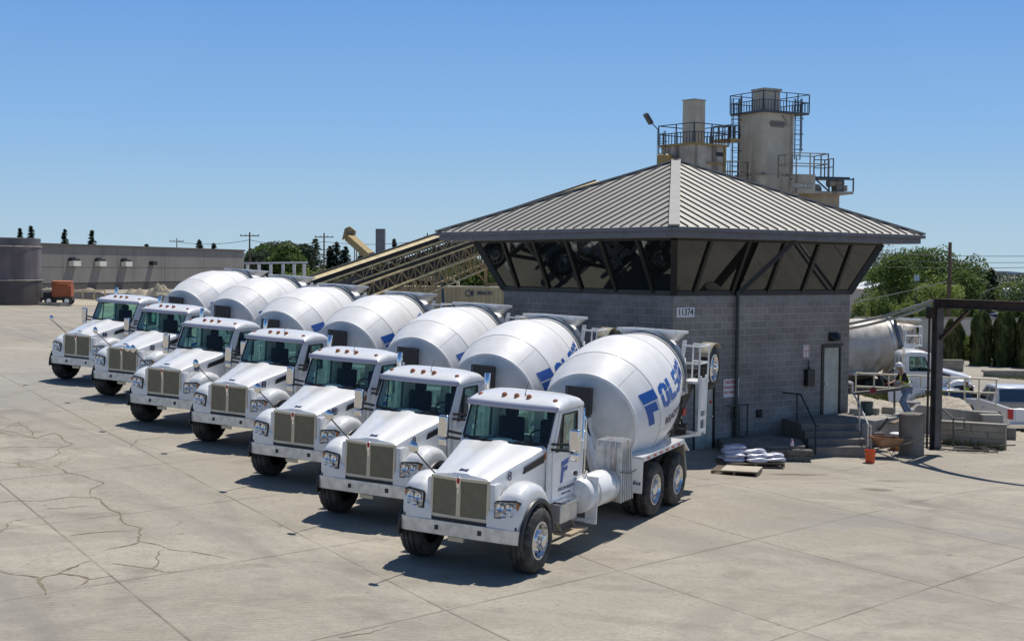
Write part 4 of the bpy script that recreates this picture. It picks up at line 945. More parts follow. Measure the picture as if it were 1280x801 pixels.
# sacks on the ground, pallet with board
bagm = mat('white_plastic_sack',(.62,.62,.68),.35,0,(.45,.47,.60),5,.4,.65,bump=.9,bscale=9,coat=.3)
random.seed(11)
def sack(name, x, y, z, rz, l=.62, w_=.40, h=.13):
    m_ = MB(); nu,nv = 14,20
    sd = random.random()*50
    def fn(u,v):
        a = 2*pi*v; t = (u-.5)*2; e = (1-abs(t)**3.2)**.5 if abs(t) < 1 else 0
        cx_ = cos(a); sx_ = sin(a)
        X = t*l/2; Yv = w_/2*(abs(cx_)**.6)*(1 if cx_ > 0 else -1)*(.75+.25*e); Z = h/2*(abs(sx_)**.8)*(1 if sx_ > 0 else -1)*(.12+.88*e)
        nz = noise.noise(Vector((X*5+sd,Yv*5,Z*9)))*.03
        return (X+nz,Yv+nz,Z+nz)
    m_.grid(fn,nu,nv)
    o = m_.build(name, bagm, None, smooth=70); o.location = (x,y,z); o.rotation_euler = (random.uniform(-.06,.06),random.uniform(-.06,.06),rz)
    return o
pl0 = empty('pallet',(6.55,37.25,gz(6.55,37.25)),radians(8)); tag(pl0,'flat dark wooden pallet under the pile of white sacks','pallet')
wood = mat('weathered_wood',(.26,.20,.14),.85,0,(.15,.12,.09),4,.35,.65,bump=.4,bscale=20,stretch=(.3,3,1))
def pallet_parts(o, sx, sy, board):
    for k in range(7):
        y = -sy/2+.05+k*(sy-.1)/6; MB().box(-sx/2,sx/2,y-.045,y+.045,.10,.122).build('deck_board', wood, o)
    for x in (-sx/2+.03,0,sx/2-.03): MB().box(x-.025,x+.025,-sy/2,sy/2,.02,.10).build('stringer', wood, o)
    for y in (-sy/2+.05,0,sy/2-.05): MB().box(-sx/2,sx/2,y-.045,y+.045,0,.02).build('bottom_board', wood, o)
    if board: MB().box(-sx/2+.25,sx/2+.0,-sy/2+.0,sy/2,.124,.142).build('plywood_sheet', mat('pale_plywood',(.50,.45,.36),.8,0,(.42,.37,.29),3,.4,.6), o)
pallet_parts(pl0,1.65,1.05,False)
zb = gz(6.55,37.25)+.125
k = 0
LAY = [(0,[(-.50,-.25),(.13,-.27),(.62,-.2),(-.52,.22),(.1,.22),(.6,.25)]),(1,[(-.45,-.22),(.16,-.2),(.58,-.12),(-.42,.22),(.2,.22)]),(2,[(-.48,-.1),(.08,-.05),(-.4,.22)]),(3,[(-.42,0)])]
POSW = ['left','middle','right','back left','back middle','back right']
names = ['first','second','third','fourth']
for ly,ps in LAY:
    for (dx,dy) in ps:
        s_ = sack('cement_sack',6.55+dx,37.25+dy,zb+.065+.105*ly,random.uniform(-.12,.12)+.12)
        where = ('left end' if dx < -.3 else ('right end' if dx > .4 else 'middle'))+(' at the back' if dy > .1 else ' at the front')
        tag(s_, 'white plastic sack, %s of the pile, %s layer from the ground'%(where,names[ly]), 'sack', 'white sacks piled on a pallet'); k += 1
pl1 = empty('pallet',(5.92,35.55,gz(5.92,35.55)),radians(-18)); tag(pl1,'wooden pallet with a pale plywood sheet, lying alone in front of the sacks','pallet')
pallet_parts(pl1,1.2,1.0,True)
# small spray bottle on the planter
bt = MB().lathe([(0,.05),(.12,.052),(.16,.02),(.2,.018),(.21,.001)],(7.92,38.3,.25),(0,0,1),16).build('bottle', mat('pink_bottle',(.55,.3,.4),.4)); tag(bt,'small pink and white bottle standing on the stone planter','bottle')
MB().lathe([(.03,.0535),(.09,.0535)],(7.92,38.3,.25),(0,0,1),16,False).build('bottle_label', M['sign_white'], bt)
# orange bucket
def bucket(x,y,z,m,label,r=.15,h=.37,name='bucket'):
    o = MB().lathe([(0,r*.86),(h*.93,r),(h*.94,r*1.06),(h,r*1.06),(h,r*.96),(.03,r*.82)],(x,y,z),(0,0,1),28,True).build(name,m); tag(o,label,'bucket')
    MB().tube([(x+r*1.05*cos(a),y-r*.25-.0,z+h*.8-.14*sin(a)) for a in [pi*i/12 for i in range(13)]],.005,5,False).build('handle',M['chrome'],o)
    return o
orange = mat('orange_plastic',(.75,.10,.02),.4,0,(.6,.08,.02),5,.5,.8)
bk = bucket(10.22,38.65,gz(10.22,38.65),orange,'bright orange plastic bucket on the ground by the foot of the steps')
bucket((11.39, 43.6, 0.47)[0],43.6,.655,mat('dark_green_plastic',(.03,.06,.06),.5),'dark green bucket standing on the sunlit slab behind the right handrail',.2,.36)
# raised slab beyond the landing
sl = PXY([wx(8.1,-.012),(10.62,41.21),(12.3,43.2),(13.6,45.8),(10.9,46.6),wx(8.1,3.0)],-.9,.60).build('concrete_slab', M['concrete'], None, bevel=.02); tag(sl,'pale raised concrete slab along the far side of the block building', 'slab')
# wheelbarrow
wb = empty('wheelbarrow',(10.95,39.75,gz(10.95,39.75)),radians(5)); tag(wb,'rusty orange wheelbarrow parked beside the steps','wheelbarrow')
rustm = mat('rusty_orange_tray',(.30,.13,.05),.7,0,(.42,.25,.13),4,.35,.65)
tr = MB(); top = [(-.45,-.32,.62),(-.45,.32,.62),(.42,.33,.56),(.42,-.33,.56)]; bo_ = [(-.12,-.18,.32),(-.12,.18,.32),(.3,.2,.34),(.3,-.2,.34)]
tr.add(top+bo_,[(4,5,6,7),(0,1,5,4),(1,2,6,5),(2,3,7,6),(3,0,4,7)]); tr.build('tray', rustm, wb, solid=.01, smooth=60)
rim_ = MB()
for i in range(4): rim_.bar(top[i],top[(i+1)%4],.03,.03)
rim_.build('tray_rim', rustm, wb)
for s in (1,-1):
    MB().tube([(-.62,s*.06,.2),(-.1,s*.2,.31),(.45,s*.27,.42),(.9,s*.30,.52)],.018,8).build('handle', wood, wb)
    MB().tube([(.12,s*.22,.33),(.28,s*.24,0),(.42,s*.25,.36)],.014,6).build('leg', M['dark'], wb)
MB().lathe([(-.04,.10),(-.045,.16),(-.02,.19),(.02,.19),(.045,.16),(.04,.10)],(-.62,0,.19),(0,1,0),24,False).build('wheel', M['rubber'], wb)
# orange drink cooler
ck = empty('drink_cooler',(11.72,41.4,gz(11.72,41.4))); tag(ck,'small orange round drink cooler behind the wheelbarrow','cooler')
MB().lathe([(0,.17),(.02,.19),(.42,.19),(.43,.18)],(0,0,0),(0,0,1),24).build('body', mat('faded_orange',(.65,.22,.03),.45), ck)
MB().lathe([(.43,.20),(.50,.19),(.53,.12),(.535,.01)],(0,0,0),(0,0,1),24).build('lid', M['sign_white'], ck)
# concrete cylinder
cy = MB().lathe([(0,.36),(.02,.37),(1.22,.37),(1.25,.34),(1.25,.01)],(11.93,40.5,gz(11.93,40.5)-.01),(0,0,1),40).build('concrete_cylinder', M['concrete_dk']); tag(cy,'upright stained concrete cylinder between the wheelbarrow and the steel post','cylinder')
# steel post and beam
M['rustbeam'] = mat('dark_rusty_steel',(.060,.045,.040),.65,.2,(.12,.075,.05),4,.4,.7)
M['greypost'] = mat('grey_steel_post',(.12,.115,.11),.6,.2,(.07,.06,.055),3,.35,.65)
fr = empty('steel_gantry',(12.66,40.55,0)); fr.location = (12.66,40.55,-.1); tag(fr,'dark rusty steel post carrying a long overhead beam at the right edge','gantry')
bd = Vector((.414,-.91,0)).normalized(); bp_ = Vector((-bd.y,bd.x,0))
def gl(t,s,z): v = bd*t+bp_*s; return (v.x,v.y,z)
def ibar(name,p,q,wd,h,m,par,up=(0,0,1)):
    p = Vector(p); q = Vector(q); d = (q-p).normalized(); u = Vector(up); a = d.cross(u).normalized(); b_ = a.cross(d)
    mb = MB(); mb.bar(p+b_*(h/2-.012),q+b_*(h/2-.012),wd,.024,up); mb.bar(p-b_*(h/2-.012),q-b_*(h/2-.012),wd,.024,up); mb.bar(p,q,.02,h-.05,up); return mb.build(name,m,par,smooth=0)
ibar('post',(0,0,0),(0,0,4.2),.24,.24,M['greypost'],fr,tuple(bd))
ibar('beam',gl(-.18,0,4.36),gl(9,0,4.36),.22,.27,M['rustbeam'],fr)
ibar('brace',gl(.12,0,3.3),gl(1.25,0,4.18),.10,.10,M['rustbeam'],fr)
ibar('post',gl(8.8,0,0),gl(8.8,0,4.2),.24,.24,M['greypost'],fr,tuple(bd))
MB().box(-.22,.22,-.22,.22,.0,.03).build('base_plate',M['rustbeam'],fr)
MB().tube([(-.22,.1,.02),(-.22,.1,4.0)],.035,8).build('conduit',M['rustbeam'],fr)
MB().obox((-.1,.12,4.08),.3,.3,.34,Matrix.Rotation(-1.14,3,'Z')).build('junction_bracket',M['rustbeam'],fr)
# sagging pipes from the gantry to behind the building
def cable(name,label,p,q,sag,r,m,cat,n=20,mat_=None):
    pts = []
    for i in range(n+1):
        f = i/n; v = Vector(p).lerp(Vector(q),f); v.z -= sag*4*f*(1-f); pts.append(v)
    o = MB().tube(pts,r,8).build(name,m); tag(o,label,cat); return o
pp = mat('pale_grey_hose',(.50,.50,.47),.5)
cable('overhead_hose','upper pale grey hose sagging from the steel post to behind the building',(12.55,40.75,4.33),(9.4,52,3.0),.35,.05,pp,'hose')
cable('overhead_hose','lower pale grey hose slung just beneath its twin from the steel post',(12.5,40.8,4.18),(9.3,52,2.94),.42,.045,pp,'hose')
cable('guy_wire','thin wire stretched above the two pale hoses',(13.1,41.2,4.9),(9.3,52,3.35),.1,.012,pp,'wire')
# pipe with red valve at back of slab
pv = empty('pipe_run',(0,0,0)); tag(pv,'grey pipe on short stands with a red valve behind the right handrail','pipe')
MB().tube([(11.29, 45.0, 1.15),(12.19, 45.0, 1.24),(13.24, 45.0, 1.37)],.06,10).build('pipe', M['greypost'], pv)
for u in (0,1): MB().tube([[(11.47, 45.0, 1.2),(12.66, 45.0, 1.29)][u],[(11.49, 45.0, 0.4),(12.68, 45.0, 0.3)][u]],.035,8).build('stand', M['greypost'], pv)
MB().lathe([(0,.11),(.03,.11)],(11.91, 44.85, 1.27),(0,-1,.2),14).build('valve_wheel', mat('red_valve',(.25,.03,.03),.5), pv)
# gravel bank
random.seed(5)
def bank(x,y):
    f = sst(45.2,50,y)*sst(10.4,11.6,x)*(1-sst(16.4,17.2,x)); return -.6+1.12*f+.28*noise.noise(Vector((x*.6,y*.6,0)))*f
gxs = [10+.12*i for i in range(72)]; gys = [44.5+.15*i for i in range(56)]
gm = MB(); gm.v = [(x,y,bank(x,y)-1.3*sst(50.8,52.6,y)+random.uniform(-.03,.03)) for y in gys for x in gxs]; nx = len(gxs)
gm.f = [(j*nx+i,j*nx+i+1,(j+1)*nx+i+1,(j+1)*nx+i) for j in range(len(gys)-1) for i in range(nx-1)]
gr = gm.build('gravel_bank', mat('pale_gravel',(.50,.44,.34),.95,0,(.30,.26,.20),9,.4,.62,bump=1,bscale=25), None, recalc=False, smooth=0); tag(gr,'sloping bank of pale loose gravel below the pipe railing',kind='stuff')
# pipe railing on the bank
rl = empty('pipe_railing',(0,0,0)); tag(rl,'long cream pipe railing along the top of the gravel bank','railing')
creamp = mat('cream_pipe_paint',(.62,.56,.42),.5,0,(.4,.33,.24),5,.5,.75)
A_ = Vector((12.9,51.0,1.38)); B_ = Vector((18.0,50.4,1.22))
for dz in (0,-.50): MB().tube([A_+Vector((0,0,dz)),B_+Vector((0,0,dz))],.032,8).build('rail', creamp, rl)
for f in (.0,.13,.235,.345,.46,.56,.66,.77,.87,.99):
    p = A_.lerp(B_,f); MB().tube([(p.x,p.y,p.z+.02),(p.x,p.y,.05 if p.x < 16.2 else -1.15)],.03,8).build('post', creamp, rl)
# wing wall of cast blocks and low masonry wall
ww = empty('wing_wall',(0,0,0)); tag(ww,'sloping pale concrete wing wall holding the gravel bank by the pickup','wall')
MB().prism([(14.4,-1.3),(16.65,-1.3),(16.65,.42),(15.8,.45),(13.9,.66),(13.7,.5)],46.4,46.75,'xz').build('sloped_wall', M['concrete'], ww, bevel=.02)
MB().box(15.95,16.65,46.0,46.398,-1.2,.38).build('buttress_block', M['concrete'], ww, bevel=.03)
MB().box(16.68,16.95,45.6,46.3,-1.0,-.02).build('end_block', M['concrete_dk'], ww, bevel=.03)
lw = PXY([(13.55,43.25),(15.35,42.25),(15.5,42.5),(13.7,43.5)],-.5,.42).build('low_block_wall', M['cmu2'], None, smooth=0); tag(lw,'low tan concrete block wall in front of the gravel, right of the steel post','wall')
cp = PXY([(13.53,43.24),(15.36,42.22),(15.52,42.51),(13.71,43.52)],.423,.47).build('wall_cap', M['concrete'], lw, bevel=.005)
pipe_rail('handrail','looped grey handrail sloping down beside the low block wall',[(13.25, 42.6, 1.05),(13.44, 42.5, 0.94),(13.64, 42.0, 0.68),(13.98, 42.0, 0.67),(14.01, 42.0, 0.38),(13.69, 42.0, 0.34)],[((13.65, 42.0, 0.7),(13.67, 42.0, -0.18))], m=M['greypost'])
# coiled hose
hz = MB(); pts = []
for i in range(120):
    t = i/119*2*pi*3.2; r = .36+.10*sin(t*.5)+.03*i/119*3; x = 14.1+r*1.5*cos(t)+.25*sin(t*.31); y = 41.7+r*.8*sin(t); pts.append((x,y,gz(x,y)+.03+.018*(t/(2*pi))+.02*max(0,sin(3*t))))
pts += [(14.9,41.4,-.07),(15.4,41.5,-.07)]
ho = hz.tube(pts,.022,6).build('garden_hose', mat('dark_hose',(.05,.045,.04),.6)); tag(ho,'dark hose lying in loose coils on the ground right of the post','hose')
# scattered buckets and kit behind the cylinder
for (u_,nm,lb,m_) in (((12.35,42.3),'bucket','white bucket beside the conduit foot behind the steel post',M['sign_white']),((11.3,42.6),'bucket','small white bucket left of the orange drink cooler',M['sign_white'])):
    bucket(u_[0],u_[1],gz(*u_),m_,lb,.14,.34)
bxo = MB().box(-.9,.55,-.4,.4,0,.42).build('washout_trough', M['concrete_dk'], None, bevel=.03); bxo.location = (10.95,42.2,gz(11,42)); tag(bxo,'dark stained concrete trough behind the wheelbarrow','trough')
rr = random.Random(8)
for k,(x,y) in enumerate(((10.6,42.1),(11.1,42.3),(11.35,42.0))):
    p_ = MB().tube([(x,y,.3),(x+.1,y,.42),(x+.3,y+.05,.44+.1*k)],.04+.01*k,8).build('pipe_fitting', M['greypost']); tag(p_,['short grey pipe elbow at the left end of the stained trough','grey pipe stub lying in the middle of the stained trough','thicker grey pipe stub at the right end of the stained trough'][k],'pipe')

# ------------------------------------------------------------------ vegetation
def leaf_mat(name, c1, c2, c3):
    m = bpy.data.materials.new(name); m.use_nodes = True; nt = m.node_tree; N = nt.nodes; L = nt.links; b = N['Principled BSDF']; b.inputs['Roughness'].default_value = .6; b.inputs['Specular IOR Level'].default_value = .3
    tc = N.new('ShaderNodeTexCoord'); n = N.new('ShaderNodeTexNoise'); n.inputs['Scale'].default_value = .6; n.inputs['Detail'].default_value = 3; L.new(tc.outputs['Object'], n.inputs[0])
    n2 = N.new('ShaderNodeTexNoise'); n2.inputs['Scale'].default_value = 5; n2.inputs['Detail'].default_value = 1; L.new(tc.outputs['Object'], n2.inputs[0])
    a = N.new('ShaderNodeMath'); a.operation = 'ADD'; L.new(n.outputs[0], a.inputs[0]); L.new(n2.outputs[0], a.inputs[1])
    r = N.new('ShaderNodeValToRGB'); e = r.color_ramp.elements; e[0].position = .36; e[0].color = (*c1,1); e[1].position = .62; e[1].color = (*c3,1)
    k = e.new(.5); k.color = (*c2,1)
    h = N.new('ShaderNodeMath'); h.operation = 'MULTIPLY'; h.inputs[1].default_value = .5; L.new(a.outputs[0], h.inputs[0]); L.new(h.outputs[0], r.inputs[0])
    L.new(r.outputs[0], b.inputs['Base Color'])
    t = N.new('ShaderNodeBsdfTranslucent'); L.new(r.outputs[0], t.inputs[0]); mx = N.new('ShaderNodeMixShader'); mx.inputs[0].default_value = .3
    L.new(b.outputs[0], mx.inputs[1]); L.new(t.outputs[0], mx.inputs[2]); L.new(mx.outputs[0], N['Material Output'].inputs[0]); return m
M['leafg'] = leaf_mat('broad_leaf', (.030,.055,.015), (.095,.155,.035), (.24,.31,.075))
M['leafd'] = leaf_mat('dark_conifer_leaf', (.022,.038,.026), (.055,.085,.050), (.11,.15,.08))
M['leafc'] = leaf_mat('cypress_leaf', (.030,.050,.018), (.075,.105,.035), (.17,.19,.07))
M['leafy'] = leaf_mat('yellow_green_leaf', (.08,.12,.03), (.21,.27,.06), (.40,.44,.11))
M['leafs'] = leaf_mat('grey_green_leaf', (.06,.08,.05), (.13,.16,.10), (.24,.26,.17))
M['bark'] = mat('bark', (.10,.075,.05), .9, 0, (.05,.04,.03), 6, .4, .6)
def leaves(mb, c, R, n, s, rnd, shell=.55, squash=1.0):
    c = Vector(c)
    n = int(n*1.7); s = s*.74
    for _ in range(n):
        d = Vector((rnd.gauss(0,1),rnd.gauss(0,1),rnd.gauss(0,1))).normalized()
        r = shell+(1-shell)*rnd.random()**.6
        f = 1+.28*noise.noise(d*2.1+c*.37)
        p = c+Vector((d.x*R[0],d.y*R[1],d.z*R[2]))*r*f
        a = Vector((rnd.gauss(0,1),rnd.gauss(0,1),rnd.gauss(0,.6))).normalized(); b_ = a.cross(Vector((rnd.gauss(0,1),rnd.gauss(0,1),rnd.gauss(0,1)))).normalized()
        k = s*(.6+.8*rnd.random()); n0 = len(mb.v)
        mb.v += [tuple(p-a*k*.5), tuple(p+b_*k*.36), tuple(p+a*k*.55), tuple(p-b_*k*.34)]; mb.f.append((n0,n0+1,n0+2,n0+3))
def broad_tree(name, x, y, z, h, w, m, seed, label, group=None, s=.3, dens=1.0, cat='tree', holes_=.0, low=.25):
    rnd = random.Random(seed); o = empty(name,(x,y,z)); tag(o,label,cat,group)
    mb = MB(); nb = 9
    cl = []
    for i in range(nb):
        a = rnd.uniform(0,2*pi); q = rnd.random()**.6; zz = h*(low+(.92-low)*rnd.random()); spread = w*.5*(1-.55*abs((zz/h-.55)/.45)**1.7)
        r = w*(.17+.11*rnd.random()); cl.append((cos(a)*q*max(0,spread-r*.6),sin(a)*q*max(0,spread-r*.6),min(zz,h-r*.8),r))
    cl.append((0,0,h-w*.2,w*.2)); cl.append((0,0,h*.55,w*.3))
    for (cx_,cy_,cz_,r) in cl: leaves(mb,(cx_,cy_,cz_),(r,r,r*.85),int(420*dens*(r/(w*.25))**2),s,rnd)
    mb.build('crown',m,o,smooth=0,recalc=False)
    tk = MB().tube([(0,0,-.5),(w*.02,0,h*.3),(0,w*.02,h*.6),(w*.01,0,h*.85)],[w*.045,w*.035,w*.022,w*.008],8)
    for (cx_,cy_,cz_,r) in cl[:6]: tk.tube([(0,0,h*.28),(cx_*.5,cy_*.5,h*.28+(cz_-h*.28)*.55),(cx_,cy_,cz_)],[w*.02,w*.014,w*.005],5)
    tk.build('trunk',M['bark'],o); return o
def conifer(name, x, y, z, h, w, seed, label, group=None, s=.35, n=1500, m=None):
    rnd = random.Random(seed); o = empty(name,(x,y,z)); tag(o,label,'tree',group); mb = MB()
    lay = 18; n = int(n*2.0)
    for i in range(lay):
        f = (i+.5)/lay; zz = h*(.10+.88*f); r = w*.5*(1-f)**.8*(.8+.4*rnd.random())+.04*w
        br = 9
        for k in range(br):
            a = rnd.uniform(0,2*pi); rr = r*(.7+.45*rnd.random())
            for _ in range(int(n/(lay*br))):
                q = rnd.random()**.7; p = Vector((cos(a)*rr*q+rnd.gauss(0,.06*w*(1-f)+.03),sin(a)*rr*q+rnd.gauss(0,.06*w*(1-f)+.03),zz-q*r*.28+rnd.gauss(0,h*.012)))
                d = Vector((cos(a),sin(a),-.3)); b_ = Vector((-sin(a),cos(a),rnd.uniform(-.5,.5))); kx = s*(.5+.7*rnd.random()); n0 = len(mb.v)
                mb.v += [tuple(p-d*kx*.5),tuple(p+b_*kx*.3),tuple(p+d*kx*.5),tuple(p-b_*kx*.3)]; mb.f.append((n0,n0+1,n0+2,n0+3))
    mb.build('crown',m or M['leafd'],o,smooth=0,recalc=False)
    MB().tube([(0,0,-.5),(0,0,h*.5),(0,0,h*.97)],[w*.05,w*.03,w*.006],8).build('trunk',M['bark'],o); return o
def cypress(x, y, z, h, w, label, group, src=None, seed=1):
    if src:
        o = copy_tree(src); o.location = (x,y,z); o.scale = (w,w,h); o.rotation_euler = (0,0,seed*1.7); tag(o,label,'tree',group); return o
    rnd = random.Random(seed); o = empty('cypress_tree',(x,y,z)); mb = MB()
    for _ in range(6500):
        f = rnd.random(); a = rnd.uniform(0,2*pi); r = .5*min(1,(f/.08+.35))*(1-max(0,(f-.72)/.28)**2*.85)*(.72+.28*rnd.random())*(1+.12*sin(a*3+f*17))
        p = Vector((cos(a)*r,sin(a)*r,.02+f*.98)); k = .085*(.6+.8*rnd.random()); d = Vector((cos(a)*.3,sin(a)*.3,.5)).normalized(); t_ = Vector((-sin(a),cos(a),rnd.uniform(-.3,.3))); n0 = len(mb.v)
        mb.v += [tuple(Vector((v.x,v.y,v.z))) for v in (p-Vector((d.x,d.y,d.z*.35))*k,p+t_*k*.5,p+Vector((d.x,d.y,d.z*.35))*k,p-t_*k*.5)]; mb.f.append((n0,n0+1,n0+2,n0+3))
    mb.build('crown',M['leafc'],o,smooth=0,recalc=False)
    MB().tube([(0,0,-.05),(0,0,.9)],[.06,.02],8).build('trunk',M['bark'],o)
    o.scale = (w,w,h); tag(o,label,'tree',group); return o
ORD = ['first','second','third','fourth','fifth','sixth','seventh','eighth','ninth','tenth','eleventh']
# right side : cypress screen (x px, top px, width) at about 90 m
c0 = None
CY = [(1189,400),(1201,402),(1223,392),(1236,391),(1251,392),(1266,390),(1280,392),(1295,391)]
for k,(u,vt) in enumerate(CY):
    D = 88; X = (u-640)/1706*D; Zt = 5.2-(vt-339.5)/1706*D; z0 = -1.25
    o = cypress(X,D+.6*(k%2),z0,Zt-z0,.93,'narrow dark cypress, %s from the left in the clipped row behind the block wall'%ORD[k],'cypresses in a clipped row behind the block wall',c0,k+1)
    c0 = c0 or o
for k,(u,vt,w_) in enumerate(((1127,392,.95),(1139,398,.95))):
    D = 80; X = (u-640)/1706*D; Zt = 5.2-(vt-339.5)/1706*D
    cypress(X,D,-1.25,Zt+1.25,w_,['narrow dark cypress standing left of its twin behind the white cab','narrow dark cypress just left of the steel post, behind the white cab'][k],'dark cypresses behind the white truck',c0,k+9)
def tree_px(name,u,vt,D,w_,m,seed,label,z0=-1.25,**kw):
    X = (u-640)/1706*D; Zt = 5.2-(vt-(334.7+(u-640)*.0088))/1706*D
    return broad_tree(name,X,D,z0,Zt-z0,w_,m,seed,label,**kw)
tree_px('broadleaf_tree',1120,318,150,8.5,M['leafg'],21,'dense green tree at the left of the big clump behind the hedge',s=.34,dens=1.7,low=.15)
tree_px('broadleaf_tree',1152,311,160,12,M['leafg'],22,'tallest dense green tree in the clump, left of the wooden pole',s=.36,dens=2.2,low=.12)
tree_px('broadleaf_tree',1187,320,155,10,M['leafg'],23,'dense green tree directly behind the wooden pole',s=.34,dens=1.9,low=.12)
tree_px('broadleaf_tree',1208,336,150,7,M['leafg'],24,'rounded green tree at the right of the clump, right of the wooden pole',s=.34,dens=1.3,low=.1)
tree_px('broadleaf_tree',1178,350,125,6,M['leafy'],25,'yellowish green tree low in front of the wooden pole',s=.28,dens=1.2,low=.1)
tree_px('eucalyptus_tree',1092,309,190,13,M['leafs'],26,'airy grey green eucalyptus just beyond the building corner',s=.42,dens=.55,low=.3)
tree_px('broadleaf_tree',1100,332,170,7,M['leafg'],27,'small dark green tree below the airy eucalyptus',s=.34,dens=1,low=.1)
tree_px('broadleaf_tree',1284,341,150,8,M['leafg'],28,'green tree cut by the right edge of the picture',s=.34,dens=1.2,low=.1)
tree_px('broadleaf_tree',1210,418,94,3.2,M['leafy'],29,'bright yellow green small tree in the gap of the cypress row',s=.2,dens=1.2,low=.05)
for k,(u,vt,D,w_) in enumerate(((1220,331,170,4.5),(1237,334,185,7.5))):
    X = (u-640)/1706*D; Zt = 5.2-(vt-340)/1706*D
    conifer('conifer_tree',X,D,-1.2,Zt+1.2,w_,31+k,['slim dark conifer at the right end of the tree clump','broad dark conifer standing alone by the street lamp'][k],s=.5,n=3000)
def shrub(name,x,y,z,wx_,h,m,seed,label,group=None,s=.16,n=1500):
    rnd = random.Random(seed); o = empty(name,(x,y,z)); tag(o,label,'shrub',group); mb = MB()
    for _ in range(6):
        leaves(mb,(rnd.uniform(-.32,.32)*wx_,rnd.uniform(-.2,.2)*wx_,h*rnd.uniform(.35,.68)),(wx_*.26,wx_*.26,h*.36),n//6,s,rnd)
    mb.build('foliage',m,o,smooth=0,recalc=False); st_ = MB()
    for _ in range(4): st_.tube([(rnd.uniform(-.1,.1),rnd.uniform(-.1,.1),-.2),(rnd.uniform(-.3,.3)*wx_,rnd.uniform(-.2,.2)*wx_,h*.6)],[.05,.015],5)
    st_.build('stem',M['bark'],o); return o
HB = [(1078,366,'leftmost'),(1092,362,'second from the left'),(1107,364,'third from the left'),(1121,372,'fourth from the left'),(1136,368,'fifth from the left'),(1150,376,'sixth from the left')]
for k,(u,vt,w_) in enumerate(HB):
    D = 100+2*(k%2); X = (u-640)/1706*D; Zt = 5.2-(vt-339)/1706*D
    shrub('hedge_shrub',X,D,-1.2,1.9,Zt+1.2,M['leafy'] if k%3 != 2 else M['leafg'],40+k,'loose yellow green shrub, %s along the hedge under the tall trees'%w_,'shrubs along the hedge under the tall trees',.17,3600)
pw_ = MB().box(25,48,99,99.3,-1.4,1.75).build('rendered_wall', mat('pale_rendered_wall',(.62,.58,.50),.85,0,(.52,.48,.40),.5,.4,.7)); tag(pw_,'long pale rendered wall showing between the cypresses','wall')
MB().box(24.9,48.1,98.95,99.35,1.75,1.87).build('wall_cap', M['concrete'], pw_)
# block walls below the cypress
tw = MB().box(27.5,41,79.0,79.4,-1.6,-.62).build('block_wall_terrace', M['cmu2'], smooth=0); tag(tw,'long low tan block wall in front of the cypress row','wall')
MB().box(27.4,41.1,78.95,79.45,-.618,-.50).build('wall_cap', M['concrete'], tw)
tw2 = MB().box(20.5,27.2,82.0,82.4,-1.6,-.1).build('block_wall_terrace', M['cmu2'], smooth=0); tag(tw2,'short tan wall section behind the hood of the white truck','wall')
# beige wall / bin between building and shrubs
bn = MB().box(26.0,30.6,104,108,-1.4,1.0).build('storage_shed', mat('beige_render',(.40,.37,.29),.8,0,(.3,.28,.22),2,.4,.7)); tag(bn,'low beige shed roofline beside the building corner, below the shrubs','shed')
MB().box(25.9,30.7,103.9,108.1,1.0,1.12).build('roof', M['soffit'], bn)
# white metal roof glimpsed between the trees
hs_ = MB().box(43,50,165,175,-1.2,3.0).build('distant_house', mat('pale_wall',(.45,.40,.35),.8)); tag(hs_,'pale house with a white roof glimpsed past the building corner','house')
MB().prism([(42.5,3.0),(50.5,3.0),(46.5,4.2)],164.5,175.5,'xz').build('roof', M['sign_white'], hs_)
st_ = MB().box(66,78,185,196,-1.2,2.6).build('distant_shop', mat('shop_wall',(.42,.42,.44),.7)); tag(st_,'low grey shop building far off at the right between the trees','building')
MB().box(65.8,78.2,184.8,196.2,2.6,2.9).build('roof', M['sign_white'], st_)
for k in range(4): MB().box(67+2.8*k,69+2.8*k,184.9,184.98,-.6,1.6).build('shop_window', M['bronze'], st_)
# utility poles and wires
M['poleW'] = mat('weathered_pole',(.16,.10,.065),.9,0,(.09,.06,.045),5,.4,.6,stretch=(1,1,.1))
def pole(x,y,z,h,label,arms=((.93,1.2),),r=.14,m=None,cat='utility pole'):
    o = MB().tube([(x,y,z-.5),(x,y,z+h)],[r,r*.7],10).build('utility_pole',m or M['poleW']); tag(o,label,cat)
    for (f,w_) in arms:
        a = MB().box(x-w_,x+w_,y-.16,y-.04,z+h*f-.06,z+h*f+.06).build('crossarm',M['poleW'],o)
        for q in (-.9,-.4,.4,.9): MB().lathe([(0,.04),(.08,.06),(.16,.03)],(x+w_*q,y-.1,z+h*f+.06),(0,0,1),8).build('insulator',M['greypost'],a)
    return o
pole(35.2,110,-1.2,8.75,'brown wooden utility pole rising in front of the green tree clump',((.62,.5),),.19)
pole((-26.22, 190.0, 4.93)[0],190,1.5,8.3,'wooden utility pole with crossarms between two dark conifers',((.93,1.3),(.72,1.2)))
pole((-35.6, 185.0, 4.85)[0],185,1.5,8.2,'wooden utility pole right of the long grey warehouse',((.94,1.3),))
pole((-56.52, 230.0, 8.02)[0],230,1.5,8.2,'distant utility pole rising above the grey warehouse roof',((.93,1.2),),.1)
pole((-11.87, 190.0, 6.73)[0],190,1.5,8.4,'utility pole right of the grey concrete column',((.93,.5),),.13)
pole((-17.36, 150.0, 5.46)[0],150,1.5,6.2,'thin pale pole under the yellow boom head',(),.07,M['greypost'],'pole')
